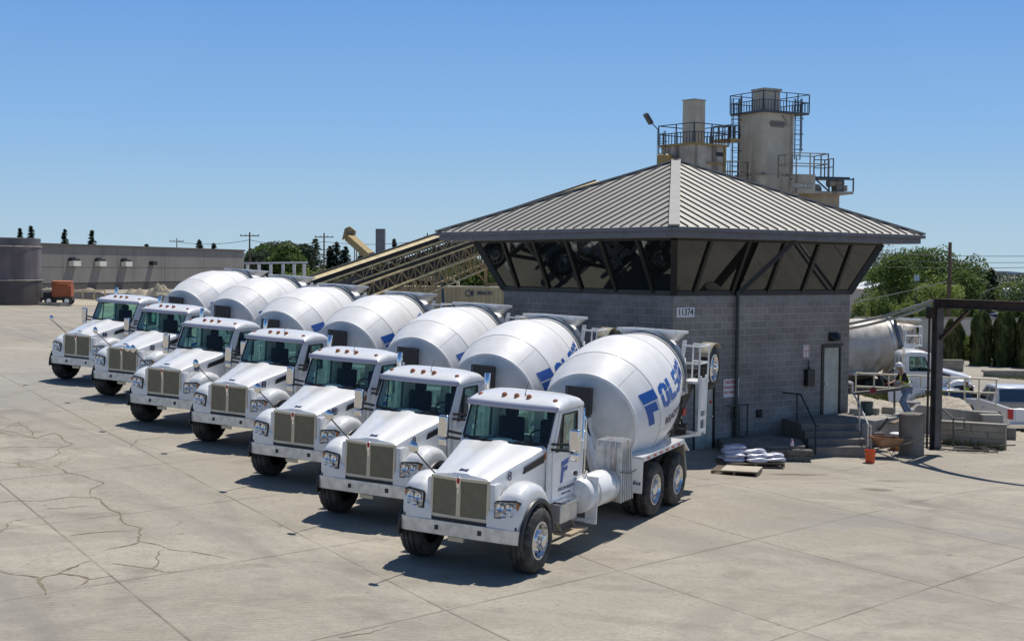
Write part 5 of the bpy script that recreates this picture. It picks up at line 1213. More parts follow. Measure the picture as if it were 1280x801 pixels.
for k,(v0,v1,lb) in enumerate(((316,319,'uppermost thin power line crossing the sky right of the building'),(322,327,'second power line from the top right of the building'),(330,333,'lowest power line crossing behind the wooden pole'))):
    cable('power_line',lb,[(26.17, 112.0, 6.79),(26.18, 112.0, 6.26),(26.19, 112.0, 5.67)][k],[(41.68, 108.0, 6.49),(41.7, 108.0, 5.99),(41.7, 108.0, 5.61)][k],.15,.022,M['greypost'],'power line')
for k,(a,b_) in enumerate((((-56.52, 230.0, 9.1),(-35.61, 185.0, 8.64)),((-35.61, 185.0, 8.64),(-26.23, 190.0, 8.6)),((-26.23, 190.0, 8.6),(-11.89, 190.0, 8.95)),((-11.89, 190.0, 8.95),(-0.1, 190.0, 8.83)))):
    cable('power_line',['thin power line above the grey warehouse roof','thin power line above the tree band left of the wooden pole','thin power line between the pole and the grey column','thin power line running right toward the building roof'][k],a,b_,.5,.035,M['greypost'],'power line')
sl_ = MB().tube([(41.13, 120.0, 2.73),(41.26, 120.0, 3.22),(41.89, 120.0, 3.65),(42.87, 120.0, 3.87)],.05,8).build('street_lamp', M['greypost']); tag(sl_,'curved grey street lamp arm above the beam at the far right','street lamp')
MB().tube([(41.13, 120.0, 2.73),((41.13, 120.0, 2.73)[0],120,-1.2)],.06,8).build('lamp_post', M['greypost'], sl_)
# clump of tank, signs behind
sg_ = MB().box(-.22,.22,-.05,.05,-.24,.24).build('roadside_sign', mat('pale_blue_sign',(.30,.42,.48),.5)); sg_.location = (34.94, 118.0, 4.62); tag(sg_,'small pale sign panel among the dark leaves left of the wooden pole','sign')
MB().tube([(0,.1,-.24),(0,.1,-5.5)],.04,8).build('sign_post', M['greypost'], sg_)
# far hills and hazy tree band
hl_ = MB()
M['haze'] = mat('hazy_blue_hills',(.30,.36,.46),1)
hl_.v = []; n_ = 160
for j in range(2):
    for i in range(n_+1):
        x = -1800+3600*i/n_; hl_.v.append((x,3300,-20 if j == 0 else -6+5*noise.noise(Vector((x*.004,3,0)))+(12*exp(-((x-1180)/120)**2))))
hl_.f = [(i,i+1,n_+2+i,n_+1+i) for i in range(n_)]
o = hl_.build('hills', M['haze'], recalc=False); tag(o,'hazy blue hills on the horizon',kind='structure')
rnd = random.Random(77); dt = MB()
for i in range(260):
    x = -150+330*rnd.random(); y = 300+50*rnd.random()
    if 200*(x/y) > 40 and False: continue
    hh = 3.0+1.6*noise.noise(Vector((x*.05,1,0)))+rnd.random()
    leaves(dt,(x,y,1.5+hh*.5),(2.6,2.6,hh*.62),90,.8,rnd,.5)
o = dt.build('distant_trees', leaf_mat('hazy_leaf',(.05,.075,.05),(.08,.11,.07),(.13,.16,.10)), smooth=0, recalc=False); tag(o,'band of distant trees merged along the horizon',kind='stuff')

# ------------------------------------------------------------------ vehicles behind the gravel
dirty = mat('dirty_old_drum', (.66,.61,.53), .5, 0, (.44,.37,.29), 1.1, .35, .7, streak=((.24,.17,.12),.8,2.5), bump=.2, bscale=8)
old = copy_tree(truck); old.name = 'mixer_truck'
def place(o,x,y,z,deg,s=SC): o.matrix_world = Matrix.Translation((x,y,z))@Matrix.Rotation(radians(deg),4,'Z')@Matrix.Scale(s,4)
place(old, 8.9, 66, -1.19, 177, 1.18); tag(old,'old mixer truck with a dirty beige drum, half hidden behind the block building','mixer truck')
for k in ('group',):
    if k in old: del old[k]
def walk(o):
    for c in list(o.children): yield c; yield from walk(c)
for c in [k for k in old.children if k.name.split('.')[0] in ('booster_axle','booster_wheel')]:
    for g in list(walk(c)): bpy.data.objects.remove(g)
    bpy.data.objects.remove(c)
for c in list(walk(old)):
    nm = c.name.split('.')[0]
    if nm in ('drum_letter','drum_big_letter','drum_small_lettering','drum_lettering','door_logo','door_lettering','door_small_print','hood_number','panel_lettering','booster_axle','booster_wheel','tyre_x'): bpy.data.objects.remove(c)
    elif nm in ('drum','drum_head','drum_head_rim','rear_pedestal','charge_hopper','chute_section','collector_funnel'):
        c.data = c.data.copy(); c.data.materials[0] = dirty
tr2 = copy_tree(truck); tr2.name = 'white_tractor_truck'
place(tr2, 20.45, 62.5, -1.19, -4, 1.04); tag(tr2,'white truck with a plain white cab and hood, facing right behind the pipe railing','truck')
if 'group' in tr2: del tr2['group']
keep = ('chassis','bumper','bumper_gap_strip','hood','front_apron','nose_side_panel','grille_surround','front_fender','cab','door','mirror_bracket','exhaust_stack','fuel_tank','step_box','wheel','inner_tyre','rear_fender')
for c in list(tr2.children):
    if c.name.split('.')[0] not in keep:
        for g in list(walk(c)): bpy.data.objects.remove(g)
        bpy.data.objects.remove(c)
for c in list(walk(tr2)):
    if c.name.split('.')[0] in ('door_logo','door_lettering','door_small_print','hood_number','panel_lettering'): bpy.data.objects.remove(c)

M['carglass'] = glass_mat('dark_car_glass',(.3,.36,.36),.10,.03,.55,(.02,.025,.025))
def car_wheel(par,x,y,z,r,w_,s):
    wh = MB().lathe([(0,r*.62),(.02*s,r*.6),(.0,r*.5),(-.03*s,r*.3),(.02*s,r*.16),(.03*s,.001)],(x,y+s*w_*.4,z),(0,1,0),24,False)
    for k in range(6):
        a = 2*pi*k/6; wh.bar((x+cos(a)*r*.12,y+s*w_*.42,z+sin(a)*r*.12),(x+cos(a)*r*.58,y+s*w_*.42,z+sin(a)*r*.58),.05,.03,(0,1,0))
    o = wh.build('wheel',M['rim'],par); MB().lathe([(-w_*.5+.02,r*.6),(-w_*.5,r*.72),(-w_*.5+.02,r*.94),(-w_*.3,r),(w_*.3,r),(w_*.5-.02,r*.94),(w_*.5,r*.72),(w_*.5-.02,r*.6)],(x,y,z),(0,1,0),36,False).build('tyre',M['rubber'],o)
def arch(cx_,r,z0,n=10,z=0): return [(cx_+r*cos(a),z0+r*sin(a)) for a in [pi-pi*i/n for i in range(n+1)]]
def pickup(m):
    o = empty('pickup_truck'); hw = .97
    low = [(-2.85,.62)]+[(x,z) for x,z in arch(-1.75,.46,.52)]+arch(1.8,.46,.52)+[(2.8,.5),(2.9,.6),(2.9,.95),(2.75,1.12),(1.3,1.22),(1.1,1.28),(-.85,1.28),(-2.85,1.26),(-2.88,1.2)]
    def shape(x,y,z): return (x,y*(1-.06*max(0,z-1.0))*(1-.05*max(0,(x-2.2))),z)
    MB().prism(low,-hw,hw).map(shape).build('body',m,o,bevel=.03)
    MB().box(-2.78,-.95,-.82,.82,1.02,1.295).build('bed_liner',M['blackpl'],o)
    cabp = [(-.92,1.27),(-.80,1.86),(-.6,1.92),(.35,1.92),(.55,1.88),(1.2,1.27)]
    MB().prism(cabp,-.82,.82).map(lambda x,y,z:(x,y*(1.13-.32*max(0,z-1.27)),z)).build('cab',m,o,bevel=.03)
    yy = lambda z,e=.004: .82*(1.13-.32*max(0,z-1.27))+e
    for s in (1,-1):
        for p in ([(-.72,1.32),(-.68,1.80),(-.08,1.82),(-.08,1.32)],[(0,1.32),(0,1.82),(.42,1.80),(.98,1.32)]):
            MB().prism(p,0,.004).map(lambda x,y,z:(x,s*(yy(z)+y),z)).build('side_window',M['carglass'],o)
        MB().box(-.1,.08,s*1.0-.02,s*1.0+.02,1.02,1.05).build('door_handle',M['chrome'],o)
        MB().box(-2.9,-2.72,s*.90-.085,s*.90+.085,.86,1.24).build('tail_light',M['red'],o,bevel=.015)
        MB().box(.95,1.05,s*1.08-.1,s*1.08+.1,1.28,1.48).build('side_mirror',M['blackpl'],o,bevel=.03)
        MB().tube([(-1.75+.48*cos(a),s*.985,.52+.48*sin(a)) for a in [pi*i/14 for i in range(15)]],.02,6).build('wheel_arch',M['blackpl'],o)
        for x in (-1.75,1.8): car_wheel(o,x,s*.84,.42,.42,.27,s)
    MB().box(-.99,-.93,-.70,.70,1.34,1.8).map(lambda x,y,z:(x+(z-1.34)*.25+.035,y,z)).build('rear_window',M['carglass'],o)
    MB().box(.0,.01,-.68,.68,1.34,1.82).map(lambda x,y,z:(1.215-(z-1.34)*1.05+.03,y,z)).build('windscreen',M['carglass'],o)
    MB().box(-3.0,-2.86,-.95,.95,.52,.72).build('rear_bumper',M['chrome'],o,bevel=.03)
    MB().box(-2.9,-2.882,-.74,.74,.78,1.22).build('tailgate',m,o,bevel=.01)
    MB().box(-2.6,2.7,-.7,.7,.35,.6).build('underbody',M['dark'],o)
    return o
whitecar = mat('white_car_paint',(.78,.78,.80),.25,0,coat=.6)
pk = pickup(whitecar); place(pk,19.5,53.2,-1.10,88,1.0); tag(pk,'white crew cab pickup truck with red tail light, cut by the right edge','pickup truck')
def sedan(m):
    o = empty('parked_car'); hw = .9
    low = [(-2.2,.45)]+arch(-1.35,.36,.36)+arch(1.4,.36,.36)+[(2.2,.4),(2.28,.6),(2.15,.78),(1.0,.95),(-1.5,.98),(-2.25,.92),(-2.3,.7)]
    MB().prism(low,-hw,hw).build('body',m,o,bevel=.05,seg=3)
    MB().prism([(-1.7,.95),(-1.05,1.38),(-.2,1.45),(.35,1.38),(1.15,.93)],-.78,.78).map(lambda x,y,z:(x,y*(1.08-.35*max(0,z-.95)),z)).build('cabin',m,o,bevel=.05,seg=3)
    for s in (1,-1):
        for p in ([(-1.4,1.0),(-1.0,1.32),(-.25,1.38),(-.25,1.0)],[(-.18,1.0),(-.18,1.38),(.3,1.32),(.9,1.0)]):
            MB().prism(p,0,.006).map(lambda x,y,z:(x,s*(.78*(1.08-.35*max(0,z-.95))+.003+y),z)).build('side_window',M['carglass'],o)
        for x in (-1.35,1.4): car_wheel(o,x,s*.78,.32,.32,.2,s)
        MB().box(2.1,2.24,s*.68-.14,s*.68+.14,.6,.74).build('headlight',M['lamp'],o,bevel=.02)
    return o
pc = sedan(mat('black_car_paint',(.012,.012,.016),.2,0,coat=1)); place(pc,18.7,57.6,-1.19,-3,1.02); tag(pc,'black car parked behind the pipe railing in front of the white truck','car')

# ------------------------------------------------------------------ people
skin = mat('skin',(.36,.20,.13),.55); shirt_m = mat('black_shirt',(.02,.02,.022),.9); vest_m = mat('lime_vest',(.62,.74,.05),.7); jean_m = mat('faded_jeans',(.20,.27,.38),.9,0,(.13,.18,.27),14,.4,.6)
boot_m = mat('brown_boots',(.08,.05,.03),.8); hat_m = mat('white_hard_hat',(.8,.8,.8),.3); stripe_m = mat('silver_stripe',(.6,.6,.6),.4)
def skinmesh(name, pts, edges, m, par, sub=2, root=0):
    me = bpy.data.meshes.new(name); me.from_pydata([p[:3] for p in pts],edges,[]); o = bpy.data.objects.new(name,me); COL.objects.link(o)
    sk = o.modifiers.new('skin','SKIN'); sk.use_smooth_shade = True
    for i,p in enumerate(pts):
        d = me.skin_vertices[0].data[i]; d.radius = (p[3],p[4] if len(p) > 4 else p[3]); d.use_root = (i == root)
    s_ = o.modifiers.new('sub','SUBSURF'); s_.levels = sub; s_.render_levels = sub
    dg = bpy.context.evaluated_depsgraph_get(); m2 = bpy.data.meshes.new_from_object(o.evaluated_get(dg)); bpy.data.objects.remove(o)
    for p in m2.polygons: p.use_smooth = True
    m2.materials.clear(); m2.materials.append(m); q = bpy.data.objects.new(name,m2); COL.objects.link(q); q.parent = par; return q
def person(J, label, hat=True):
    o = empty('person'); tag(o,label,'person')
    pel,chest,neck,head,top = J['pel'],J['chest'],J['neck'],J['head'],J['top']
    pts = [(*pel,.13,.10),(*J['belly'],.125,.10),(*chest,.15,.10),(*neck,.055),(*head,.085,.095),(*top,.07,.08)]; ed = [(0,1),(1,2),(2,3),(3,4),(4,5)]
    for s in 'lr':
        n0 = len(pts); pts += [(*J['sh'+s],.06),(*J['el'+s],.042),(*J['wr'+s],.028)]; ed += [(2,n0),(n0,n0+1),(n0+1,n0+2)]
        w_ = Vector(J['wr'+s]); d = (w_-Vector(J['el'+s])).normalized(); sd = d.cross(Vector((0,1,0))).normalized(); side = d.cross(sd).normalized()
        pm = w_+d*.085; pts.append((*pm,.032,.018)); ed.append((n0+2,n0+3))
        for f,(of,ln) in enumerate(((-.03,.062),(-.01,.075),(.01,.07),(.03,.055))):
            a = pm+side*of+d*.01; b_ = a+d*ln*.6+sd*.012; c_ = b_+d*ln*.4+sd*.03; k = len(pts)
            pts += [(*a,.010),(*b_,.009),(*c_,.008)]; ed += [(n0+3,k),(k,k+1),(k+1,k+2)]
        k = len(pts); a = w_+d*.035+side*.035; pts += [(*a,.011),(*(a+d*.045+side*.02+sd*.01),.009)]; ed += [(n0+2,k),(k,k+1)]
        n1 = len(pts); pts += [(*J['hip'+s],.085),(*J['kn'+s],.058),(*J['an'+s],.042),(*J['toe'+s],.035)]; ed += [(0,n1),(n1,n1+1),(n1+1,n1+2),(n1+2,n1+3)]
    skinmesh('body',pts,ed,skin,o)
    h = Vector(head); f = Vector(J['face']).normalized(); l_ = Vector((0,0,1)).cross(f).normalized()
    nose = MB().lathe([(0,.014),(.02,.016),(.035,.004)],h+f*.085+Vector((0,0,-.01)),f,8).build('nose',skin,o)
    for s in (1,-1):
        MB().lathe([(0,.011),(.006,.009),(.009,.001)],h+f*.083+l_*s*.032+Vector((0,0,.025)),f,8).build('eye',M['blackpl'],o)
        MB().lathe([(0,.026),(.012,.022),(.016,.01)],h+l_*s*.085,l_*s,10).build('ear',skin,o)
    MB().obox(h+f*.082+Vector((0,0,-.052)),.004,.04,.008,f.to_track_quat('X','Z').to_matrix()).build('mouth',mat_lip,o)
    # clothes
    P = [(*pel,.155,.125),(*J['belly'],.15,.125),(*chest,.175,.125)]; E_ = [(0,1),(1,2)]
    for s in 'lr':
        n0 = len(P); P += [(*J['sh'+s],.078),(*(Vector(J['sh'+s]).lerp(Vector(J['el'+s]),.9)),.062)]; E_ += [(2,n0),(n0,n0+1)]
    skinmesh('shirt',P,E_,shirt_m,o)
    Vt = [(*Vector(pel).lerp(Vector(J['belly']),.3),.172,.145),(*J['belly'],.168,.145),(*chest,.19,.145),(*Vector(chest).lerp(Vector(neck),.5),.11,.09)]
    v = skinmesh('safety_vest',Vt,[(0,1),(1,2),(2,3)],vest_m,o)
    b0 = Vector(J['belly']); ax = (Vector(chest)-b0).normalized()
    MB().lathe([(-.03,.166),(.03,.17)],b0,ax,24,False).map(lambda x,y,z:(x,y,z)).build('reflective_band',stripe_m,v,solid=.01)
    P = [(*pel,.15,.125)]; E_ = []
    for s in 'lr':
        n0 = len(P); P += [(*J['hip'+s],.10),(*J['kn'+s],.075),(*(Vector(J['kn'+s]).lerp(Vector(J['an'+s]),.92)),.066)]; E_ += [(0,n0),(n0,n0+1),(n0+1,n0+2)]
    skinmesh('jeans',P,E_,jean_m,o)
    for s in 'lr':
        a = Vector(J['an'+s]); t = Vector(J['toe'+s]); skinmesh('boot',[(*(a+Vector((0,0,.06))),.056),(*(a+Vector((0,0,-.02))),.058),(*(a.lerp(t,.5)+Vector((0,0,-.03))),.05,.042),(*(t+Vector((0,0,-.01))),.046,.034)],[(0,1),(1,2),(2,3)],boot_m,o)
    tp = Vector(top); up = (tp-h).normalized()
    ht = MB().lathe([(-.045,.135),(-.04,.118),(.0,.116),(.05,.098),(.08,.06),(.095,.001)],tp,up,24,False).build('hard_hat',hat_m,o,solid=.006)
    MB().obox(tp+f*.135-up*.04,.09,.16,.012,f.to_track_quat('X','Z').to_matrix()).build('hat_brim',hat_m,ht,bevel=.005)
    return o
mat_lip = mat('lips',(.22,.09,.07),.6)
# facing local +x ; leaning forward, one foot ahead
J1 = dict(pel=(-.02,0,.93),belly=(.02,0,1.08),chest=(.10,0,1.32),neck=(.17,0,1.49),head=(.24,0,1.60),top=(.25,0,1.68),face=(.9,0,-.45),
 shl=(.12,.19,1.40),ell=(.22,.25,1.13),wrl=(.42,.18,1.03),shr=(.12,-.19,1.40),elr=(.26,-.24,1.15),wrr=(.46,-.14,1.10),
 hipl=(-.02,.10,.88),knl=(.20,.11,.50),anl=(-.02,.12,.09),toel=(.14,.13,.04),hipr=(-.02,-.10,.88),knr=(.02,-.11,.47),anr=(-.24,-.12,.10),toer=(-.09,-.13,.04))
w1 = person(J1,'worker in white hard hat, lime vest and jeans, leaning behind the concrete cylinder')
w1.location = ((12.73, 43.9, 1.82)[0],43.9,.60-.10); w1.rotation_euler = (0,0,radians(184))
J2 = dict(pel=(0,0,.93),belly=(0,0,1.1),chest=(0,0,1.34),neck=(.01,0,1.51),head=(.03,0,1.63),top=(.03,0,1.71),face=(1,0,-.1),
 shl=(0,.19,1.42),ell=(-.02,.25,1.14),wrl=(.12,.24,.92),shr=(0,-.19,1.42),elr=(.05,-.26,1.16),wrr=(.28,-.22,1.12),
 hipl=(0,.10,.88),knl=(.03,.11,.48),anl=(-.02,.12,.09),toel=(.14,.13,.04),hipr=(0,-.10,.88),knr=(.03,-.11,.48),anr=(0,-.12,.09),toer=(.16,-.13,.04))
w2 = person(J2,'distant worker in a lime vest, standing by the front of the white truck')
w2.location = ((19.67, 58.8, 0.7)[0],58.8,-1.17); w2.rotation_euler = (0,0,radians(-120))

# ------------------------------------------------------------------ batch plant behind the building
M['silo'] = mat('beige_silo_steel',(.60,.535,.42),.6,0,(.48,.42,.32),.8,.35,.65,streak=((.26,.20,.14),.7,1.6),bump=.1,bscale=3)
M['silo2'] = mat('stained_silo_steel',(.52,.47,.39),.7,0,(.36,.32,.26),1.2,.35,.6,streak=((.13,.09,.07),.9,2.0))
M['railbl'] = mat('dark_blue_rail',(.06,.075,.10),.5,0,(.09,.075,.06),4,.5,.75)
M['railye'] = mat('dull_yellow_paint',(.40,.27,.07),.6,0,(.20,.16,.10),4,.4,.7)
M['convey'] = mat('cream_conveyor_steel',(.66,.54,.29),.6,0,(.40,.32,.18),2.5,.4,.65)
M['convd'] = mat('rusty_conveyor_frame',(.36,.28,.15),.7,0,(.18,.14,.09),2.5,.4,.65)
def railing(par,pts,h=1.05,m=None,r=.035,closed=True,step=1.0,picket=0,name='railing'):
    mb = MB(); n = len(pts)
    for i in range(n if closed else n-1):
        a = Vector(pts[i]); b_ = Vector(pts[(i+1)%n]); L_ = (b_-a).length; k = max(1,round(L_/step))
        for z in (h,h*.55): mb.bar(a+Vector((0,0,z)),b_+Vector((0,0,z)),r*1.15)
        for j in range(k+1):
            p = a.lerp(b_,j/k); mb.bar(p,p+Vector((0,0,h)),r*1.25)
        if picket:
            kk = int(L_/picket)
            for j in range(kk):
                p = a.lerp(b_,(j+.5)/kk); mb.bar(p,p+Vector((0,0,h*.55)),r*.8)
    return mb.build(name,m or M['railbl'],par,smooth=0)
pa = radians(30)
def plat(par,x0,x1,y0,y1,z,m=None): return MB().box(x0,x1,y0,y1,z-.12,z).build('platform',m or M['railbl'],par)
# tall silo
s2 = empty('cement_silo',(15.64, 85.0, 9.05)); z2 = s2.location.z; s2.rotation_euler = (0,0,radians(30)); tag(s2,'tall beige cement silo with a railed top platform, right of the lower square silo','silo')
def H(v): return 5.2-(v-337.5)*85/1706-z2
sq = []
for (cx_,cy_) in ((-1.25,-1.25),(1.25,-1.25),(1.25,1.25),(-1.25,1.25)): sq.append((cx_,cy_))
body = []
for i,(cx_,cy_) in enumerate(sq):
    a0 = atan2(cy_,cx_)
    for k in range(-3,4): body.append((cx_*.72+.42*cos(a0+k*pi/12),cy_*.72+.42*sin(a0+k*pi/12)))
MB().prism(body,H(330),H(144),'xy').build('silo_body',M['silo'],s2,smooth=50)
MB().box(-1.33,1.33,-1.33,1.33,H(222),H(219)).build('ring_beam',M['silo2'],s2)
fb = MB().box(-.62,.62,-.55,.55,H(144),H(116)).build('filter_box',M['silo'],s2,bevel=.02)
MB().box(-.70,.70,-.63,.63,H(116),H(113.5)).build('filter_lid',M['silo2'],fb)
zp = H(143); pb = plat(s2,-1.55,2.1,-1.55,1.6,zp)
railing(pb,[(-1.55,-1.55,zp),(2.1,-1.55,zp),(2.1,1.6,zp),(-1.55,1.6,zp)],1.12,M['railbl'],.04,True,.95,.24)
# caged ladders
def cage(par,x,y,z0,z1,m,w_=.32,nm='caged_ladder'):
    mb = MB()
    for sx in (-.22,.22): mb.bar((x+sx,y,z0),(x+sx,y,z1),.05)
    z = z0
    while z < z1: mb.bar((x-.22,y,z),(x+.22,y,z),.03); z += .3
    z = z0+.6
    while z < z1:
        mb.tube([(x+.34*cos(a),y-.34*sin(a)*1.0,z) for a in [pi*i/8 for i in range(9)]],.022,5); z += .95
    for a in (0,pi/2,pi): mb.bar((x+.34*cos(a),y-.34*sin(a),z0+.5),(x+.34*cos(a),y-.34*sin(a),z1),.025)
    return mb.build(nm,m,par,smooth=0)
cage(s2,-1.62,.95,H(240),H(125),M['railbl']); cage(s2,1.6,-1.1,H(200),H(125),M['railbl'])
MB().tube([(.9,-1.35,H(143)),(.9,-1.35,H(235))],.06,8).tube([(.1,-1.30,H(146)),(.45,-1.5,H(158)),(.85,-1.42,H(162))],.025,6).build('fill_pipe',M['silo2'],s2)
pt = MB().box(-.78,.30,-1.345,-1.30,H(163),H(155)).build('name_plate',mat('faded_plate',(.24,.215,.165),.7),s2)
text('plate_lettering','CON-E-CO',.27,M['railbl'],pt,frame_M((-.24,-1.35,H(159)),(1,0,0),(0,0,1)),bold=.006)
MB().bar((-.9,-1.31,H(200)),(-.1,-1.31,H(200)),.05).bar((-.1,-1.31,H(200)),(-.1,-1.31,H(213)),.05).bar((-.9,-1.31,H(213)),(-.9,-1.31,H(196)),.05).build('hatch_frame',M['silo'],s2)
# lower square silo
s1 = empty('square_silo',(10.91, 83.0, 8.92)); z1_ = s1.location.z; s1.rotation_euler = (0,0,radians(38)); tag(s1,'lower stained square silo with a tall boxed duct on top, above the roof peak','silo')
def H1(v): return 5.2-(v-336.7)*83/1706-z1_
MB().box(-1.38,1.38,-1.38,1.38,H1(330),H1(184)).build('silo_body',M['silo2'],s1,bevel=.02)
MB().box(-.50,.46,-.48,.48,H1(184),H1(128)).build('duct_box',M['silo'],s1,bevel=.01)
MB().box(-.53,.49,-.51,.51,H1(128),H1(126.5)).build('duct_lid',M['silo2'],s1)
MB().box(.5,1.1,-1.392,-1.38,H1(197),H1(192)).build('opening',M['blackpl'],s1)
zq = H1(182.5); pq = plat(s1,-1.5,1.5,-1.5,1.5,zq,M['railye']); railing(pq,[(-1.5,-1.5,zq),(1.5,-1.5,zq),(1.5,1.5,zq),(-1.5,1.5,zq)],1.15,M['railbl'],.045,True,1.5,.25)
zr_ = H1(174); q_ = MB().box(1.5,2.3,-1.6,-.2,zr_-.2,zr_).build('side_platform',M['railye'],s1); railing(q_,[(1.5,-1.6,zr_),(2.3,-1.6,zr_),(2.3,-.2,zr_),(1.5,-.2,zr_)],.8,M['railbl'],.04,True,.4)
cage(s1,-1.55,1.2,H1(230),H1(165),M['railbl'])
MB().bar((-1.5,1.5,zq+.9),(-1.8,1.8,zq+1.35),.06).build('lamp_arm',M['railbl'],s1)
MB().obox((-1.95,1.95,zq+1.6),.22,.30,.75,Matrix.Rotation(radians(-42),3,'Y')).build('floodlight',M['railbl'],s1,bevel=.02)
hb = MB().lathe([(0,.5),(.7,.5),(.8,.4)],(-2.0,.4,H1(212)),(0,0,1),20).tube([(-2.3,.2,H1(204)),(-2.3,.2,H1(200)),(-2.1,.2,H1(198)),(-1.9,.2,H1(202))],.06,8).build('side_hopper',M['railye'],s1)
MB().box(1.15,1.3,-1.46,-1.38,H1(262),H1(184)).box(-.3,1.3,-1.46,-1.385,H1(207),H1(205)).build('brace_frame',M['railye'],s1)
# bridge deck between and the right-hand platform
br_ = empty('conveyor_gallery',(17.67, 82.0, 9.51)); zg = br_.location.z; br_.rotation_euler = (0,0,radians(12)); tag(br_,'railed steel gallery with machinery on a round tan base, right of the tall silo','gallery')
def HG(v): return 5.2-(v-338.5)*82/1706-zg
MB().box(-1.5,2.35,-1.2,1.2,HG(244),HG(241)).build('floor',M['silo2'],br_); MB().box(-.7,2.2,-1.0,1.0,HG(225),HG(223)).build('upper_deck',M['railbl'],br_)
railing(br_,[(-1.5,-1.0,HG(223)),(.8,-1.0,HG(223)),(.8,1.0,HG(223)),(-1.5,1.0,HG(223))],1.35,M['silo2'],.05,True,1.15)
railing(br_,[(.8,1.0,HG(222)),(1.5,1.0,HG(222)),(1.5,-.2,HG(222))],1.1,M['railbl'],.045,False,.7)
MB().box(-1.5,-.1,-1.22,-1.1,HG(244),HG(221)).build('side_plate',M['silo2'],br_)
p_ = MB().box(-1.35,-.25,-1.235,-1.222,HG(238),HG(232)).build('name_plate',mat('faded_plate_b',(.25,.235,.2),.7),br_)
text('plate_lettering','CON-E-CO',.25,M['sign_white'],p_,frame_M((-.80,-1.24,HG(235)),(1,0,0),(0,0,1)),bold=.004)
MB().bar((-.1,-1.15,HG(226)),(.8,-1.15,HG(241)),.08).bar((.8,-1.15,HG(226)),(.8,-1.15,HG(241)),.08).bar((2.35,-1.15,HG(224)),(2.35,-1.15,HG(241)),.07).bar((1.7,-1.15,HG(224)),(1.7,-1.15,HG(241)),.07).bar((-.1,-1.15,HG(226)),(2.35,-1.15,HG(226)),.08).build('frame',M['railbl'],br_)
MB().tube([(.9,-.7,HG(231)),(1.9,-.7,HG(229))],.22,14).box(1.4,2.1,-.9,-.2,HG(240),HG(233)).lathe([(0,.3),(.5,.3)],(.3,-.6,HG(238)),(0,1,0),14).build('drive_motor',M['silo2'],br_)
MB().lathe([(0,1.28),(4,1.28)],(.75,.3,HG(244)-4),(0,0,1),28).build('round_base',mat('tan_round_tank',(.40,.31,.20),.7,0,(.30,.24,.17),1.5,.4,.6),br_)
wk = empty('walkway',(13.91, 84.0, 10.46)); tag(wk,'thin railed walkway bridging the two silos','walkway'); zw = wk.location.z
MB().box(-1.3,1.1,-.4,.4,-.1,0).build('deck',M['silo2'],wk); railing(wk,[(-1.3,-.4,0),(1.1,-.4,0)],1.35,M['silo2'],.04,False,.6)
railing(wk,[(-1.3,.4,0),(1.1,.4,0)],1.35,M['railbl'],.035,False,.6)
# supporting legs under gallery hidden behind the office: plain columns
for k in range(1):
    MB().box(-1.35,-1.05,-1.0,-.7,-8,HG(244)).build('column',M['silo2'],br_)

# ------------------------------------------------------------------ conveyors
def conveyor(label,p,q,dep,wd,cover,m=None,n=26,name='belt_conveyor'):
    o = empty(name,(0,0,0)); tag(o,label,'conveyor'); p = Vector(p); q = Vector(q); d = (q-p).normalized(); sd = d.cross(Vector((0,0,1))).normalized(); up = sd.cross(d)
    ch = MB()
    for s in (1,-1):
        for u_,t_ in ((0,.10),(-dep,.09)): ch.bar(p+sd*s*wd+up*u_,q+sd*s*wd+up*u_,t_)
    ch.build('truss_chord',m or M['convey'],o,smooth=0)
    lt = MB(); L_ = (q-p).length
    for i in range(n+1):
        a = p+d*L_*i/n
        for s in (1,-1):
            lt.bar(a+sd*s*wd,a+sd*s*wd-up*dep,.05)
            if i < n: lt.bar(a+sd*s*wd-(up*dep if i%2 else up*0),p+d*L_*(i+1)/n+sd*s*wd-(up*0 if i%2 else up*dep),.06)
        lt.bar(a+sd*wd-up*dep,a-sd*wd-up*dep,.05)
    lt.build('lattice',M['convd'],o,smooth=0)
    MB().bar(p+up*.12,q+up*.12,wd*1.7,.10,tuple(sd)).build('belt',M['dark'],o,smooth=0)
    if cover:
        c_ = MB(); k = 14
        vs = [];
        for e in (p,q):
            for i in range(k+1):
                a = pi*i/k; vs.append(e+sd*cos(a)*(wd+.06)+up*(.30+sin(a)*.07))
        c_.add(vs,[(i,i+1,k+2+i,k+1+i) for i in range(k)]); c_.build('belt_cover',M['convey'],o)
    rl_ = MB()
    for i in range(0,n+1,2):
        a = p+d*L_*i/n-sd*(wd+.5); rl_.bar(a,a+Vector((0,0,1.0)),.05)
    rl_.bar(p-sd*(wd+.5)+Vector((0,0,1.0)),q-sd*(wd+.5)+Vector((0,0,1.0)),.05); rl_.bar(p-sd*(wd+.3)+up*.02,q-sd*(wd+.3)+up*.02,.5,.05,tuple(sd))
    return o
conveyor('long upper conveyor with a cream ribbed cover, climbing to the silos behind the roof',(-12.32, 70.0, 3.56),(5.81, 96.0, 10.95),.55,.42,True,n=44)
conveyor('middle lattice conveyor running parallel below the covered one',(-10.14, 72.0, 3.54),(1.45, 92.0, 8.37),.75,.45,False,n=34)
conveyor('lowest deep lattice conveyor passing behind the corner of the roof',(-8.86, 74.0, 3.24),(-0.05, 90.0, 7.24),1.15,.5,False,n=26)
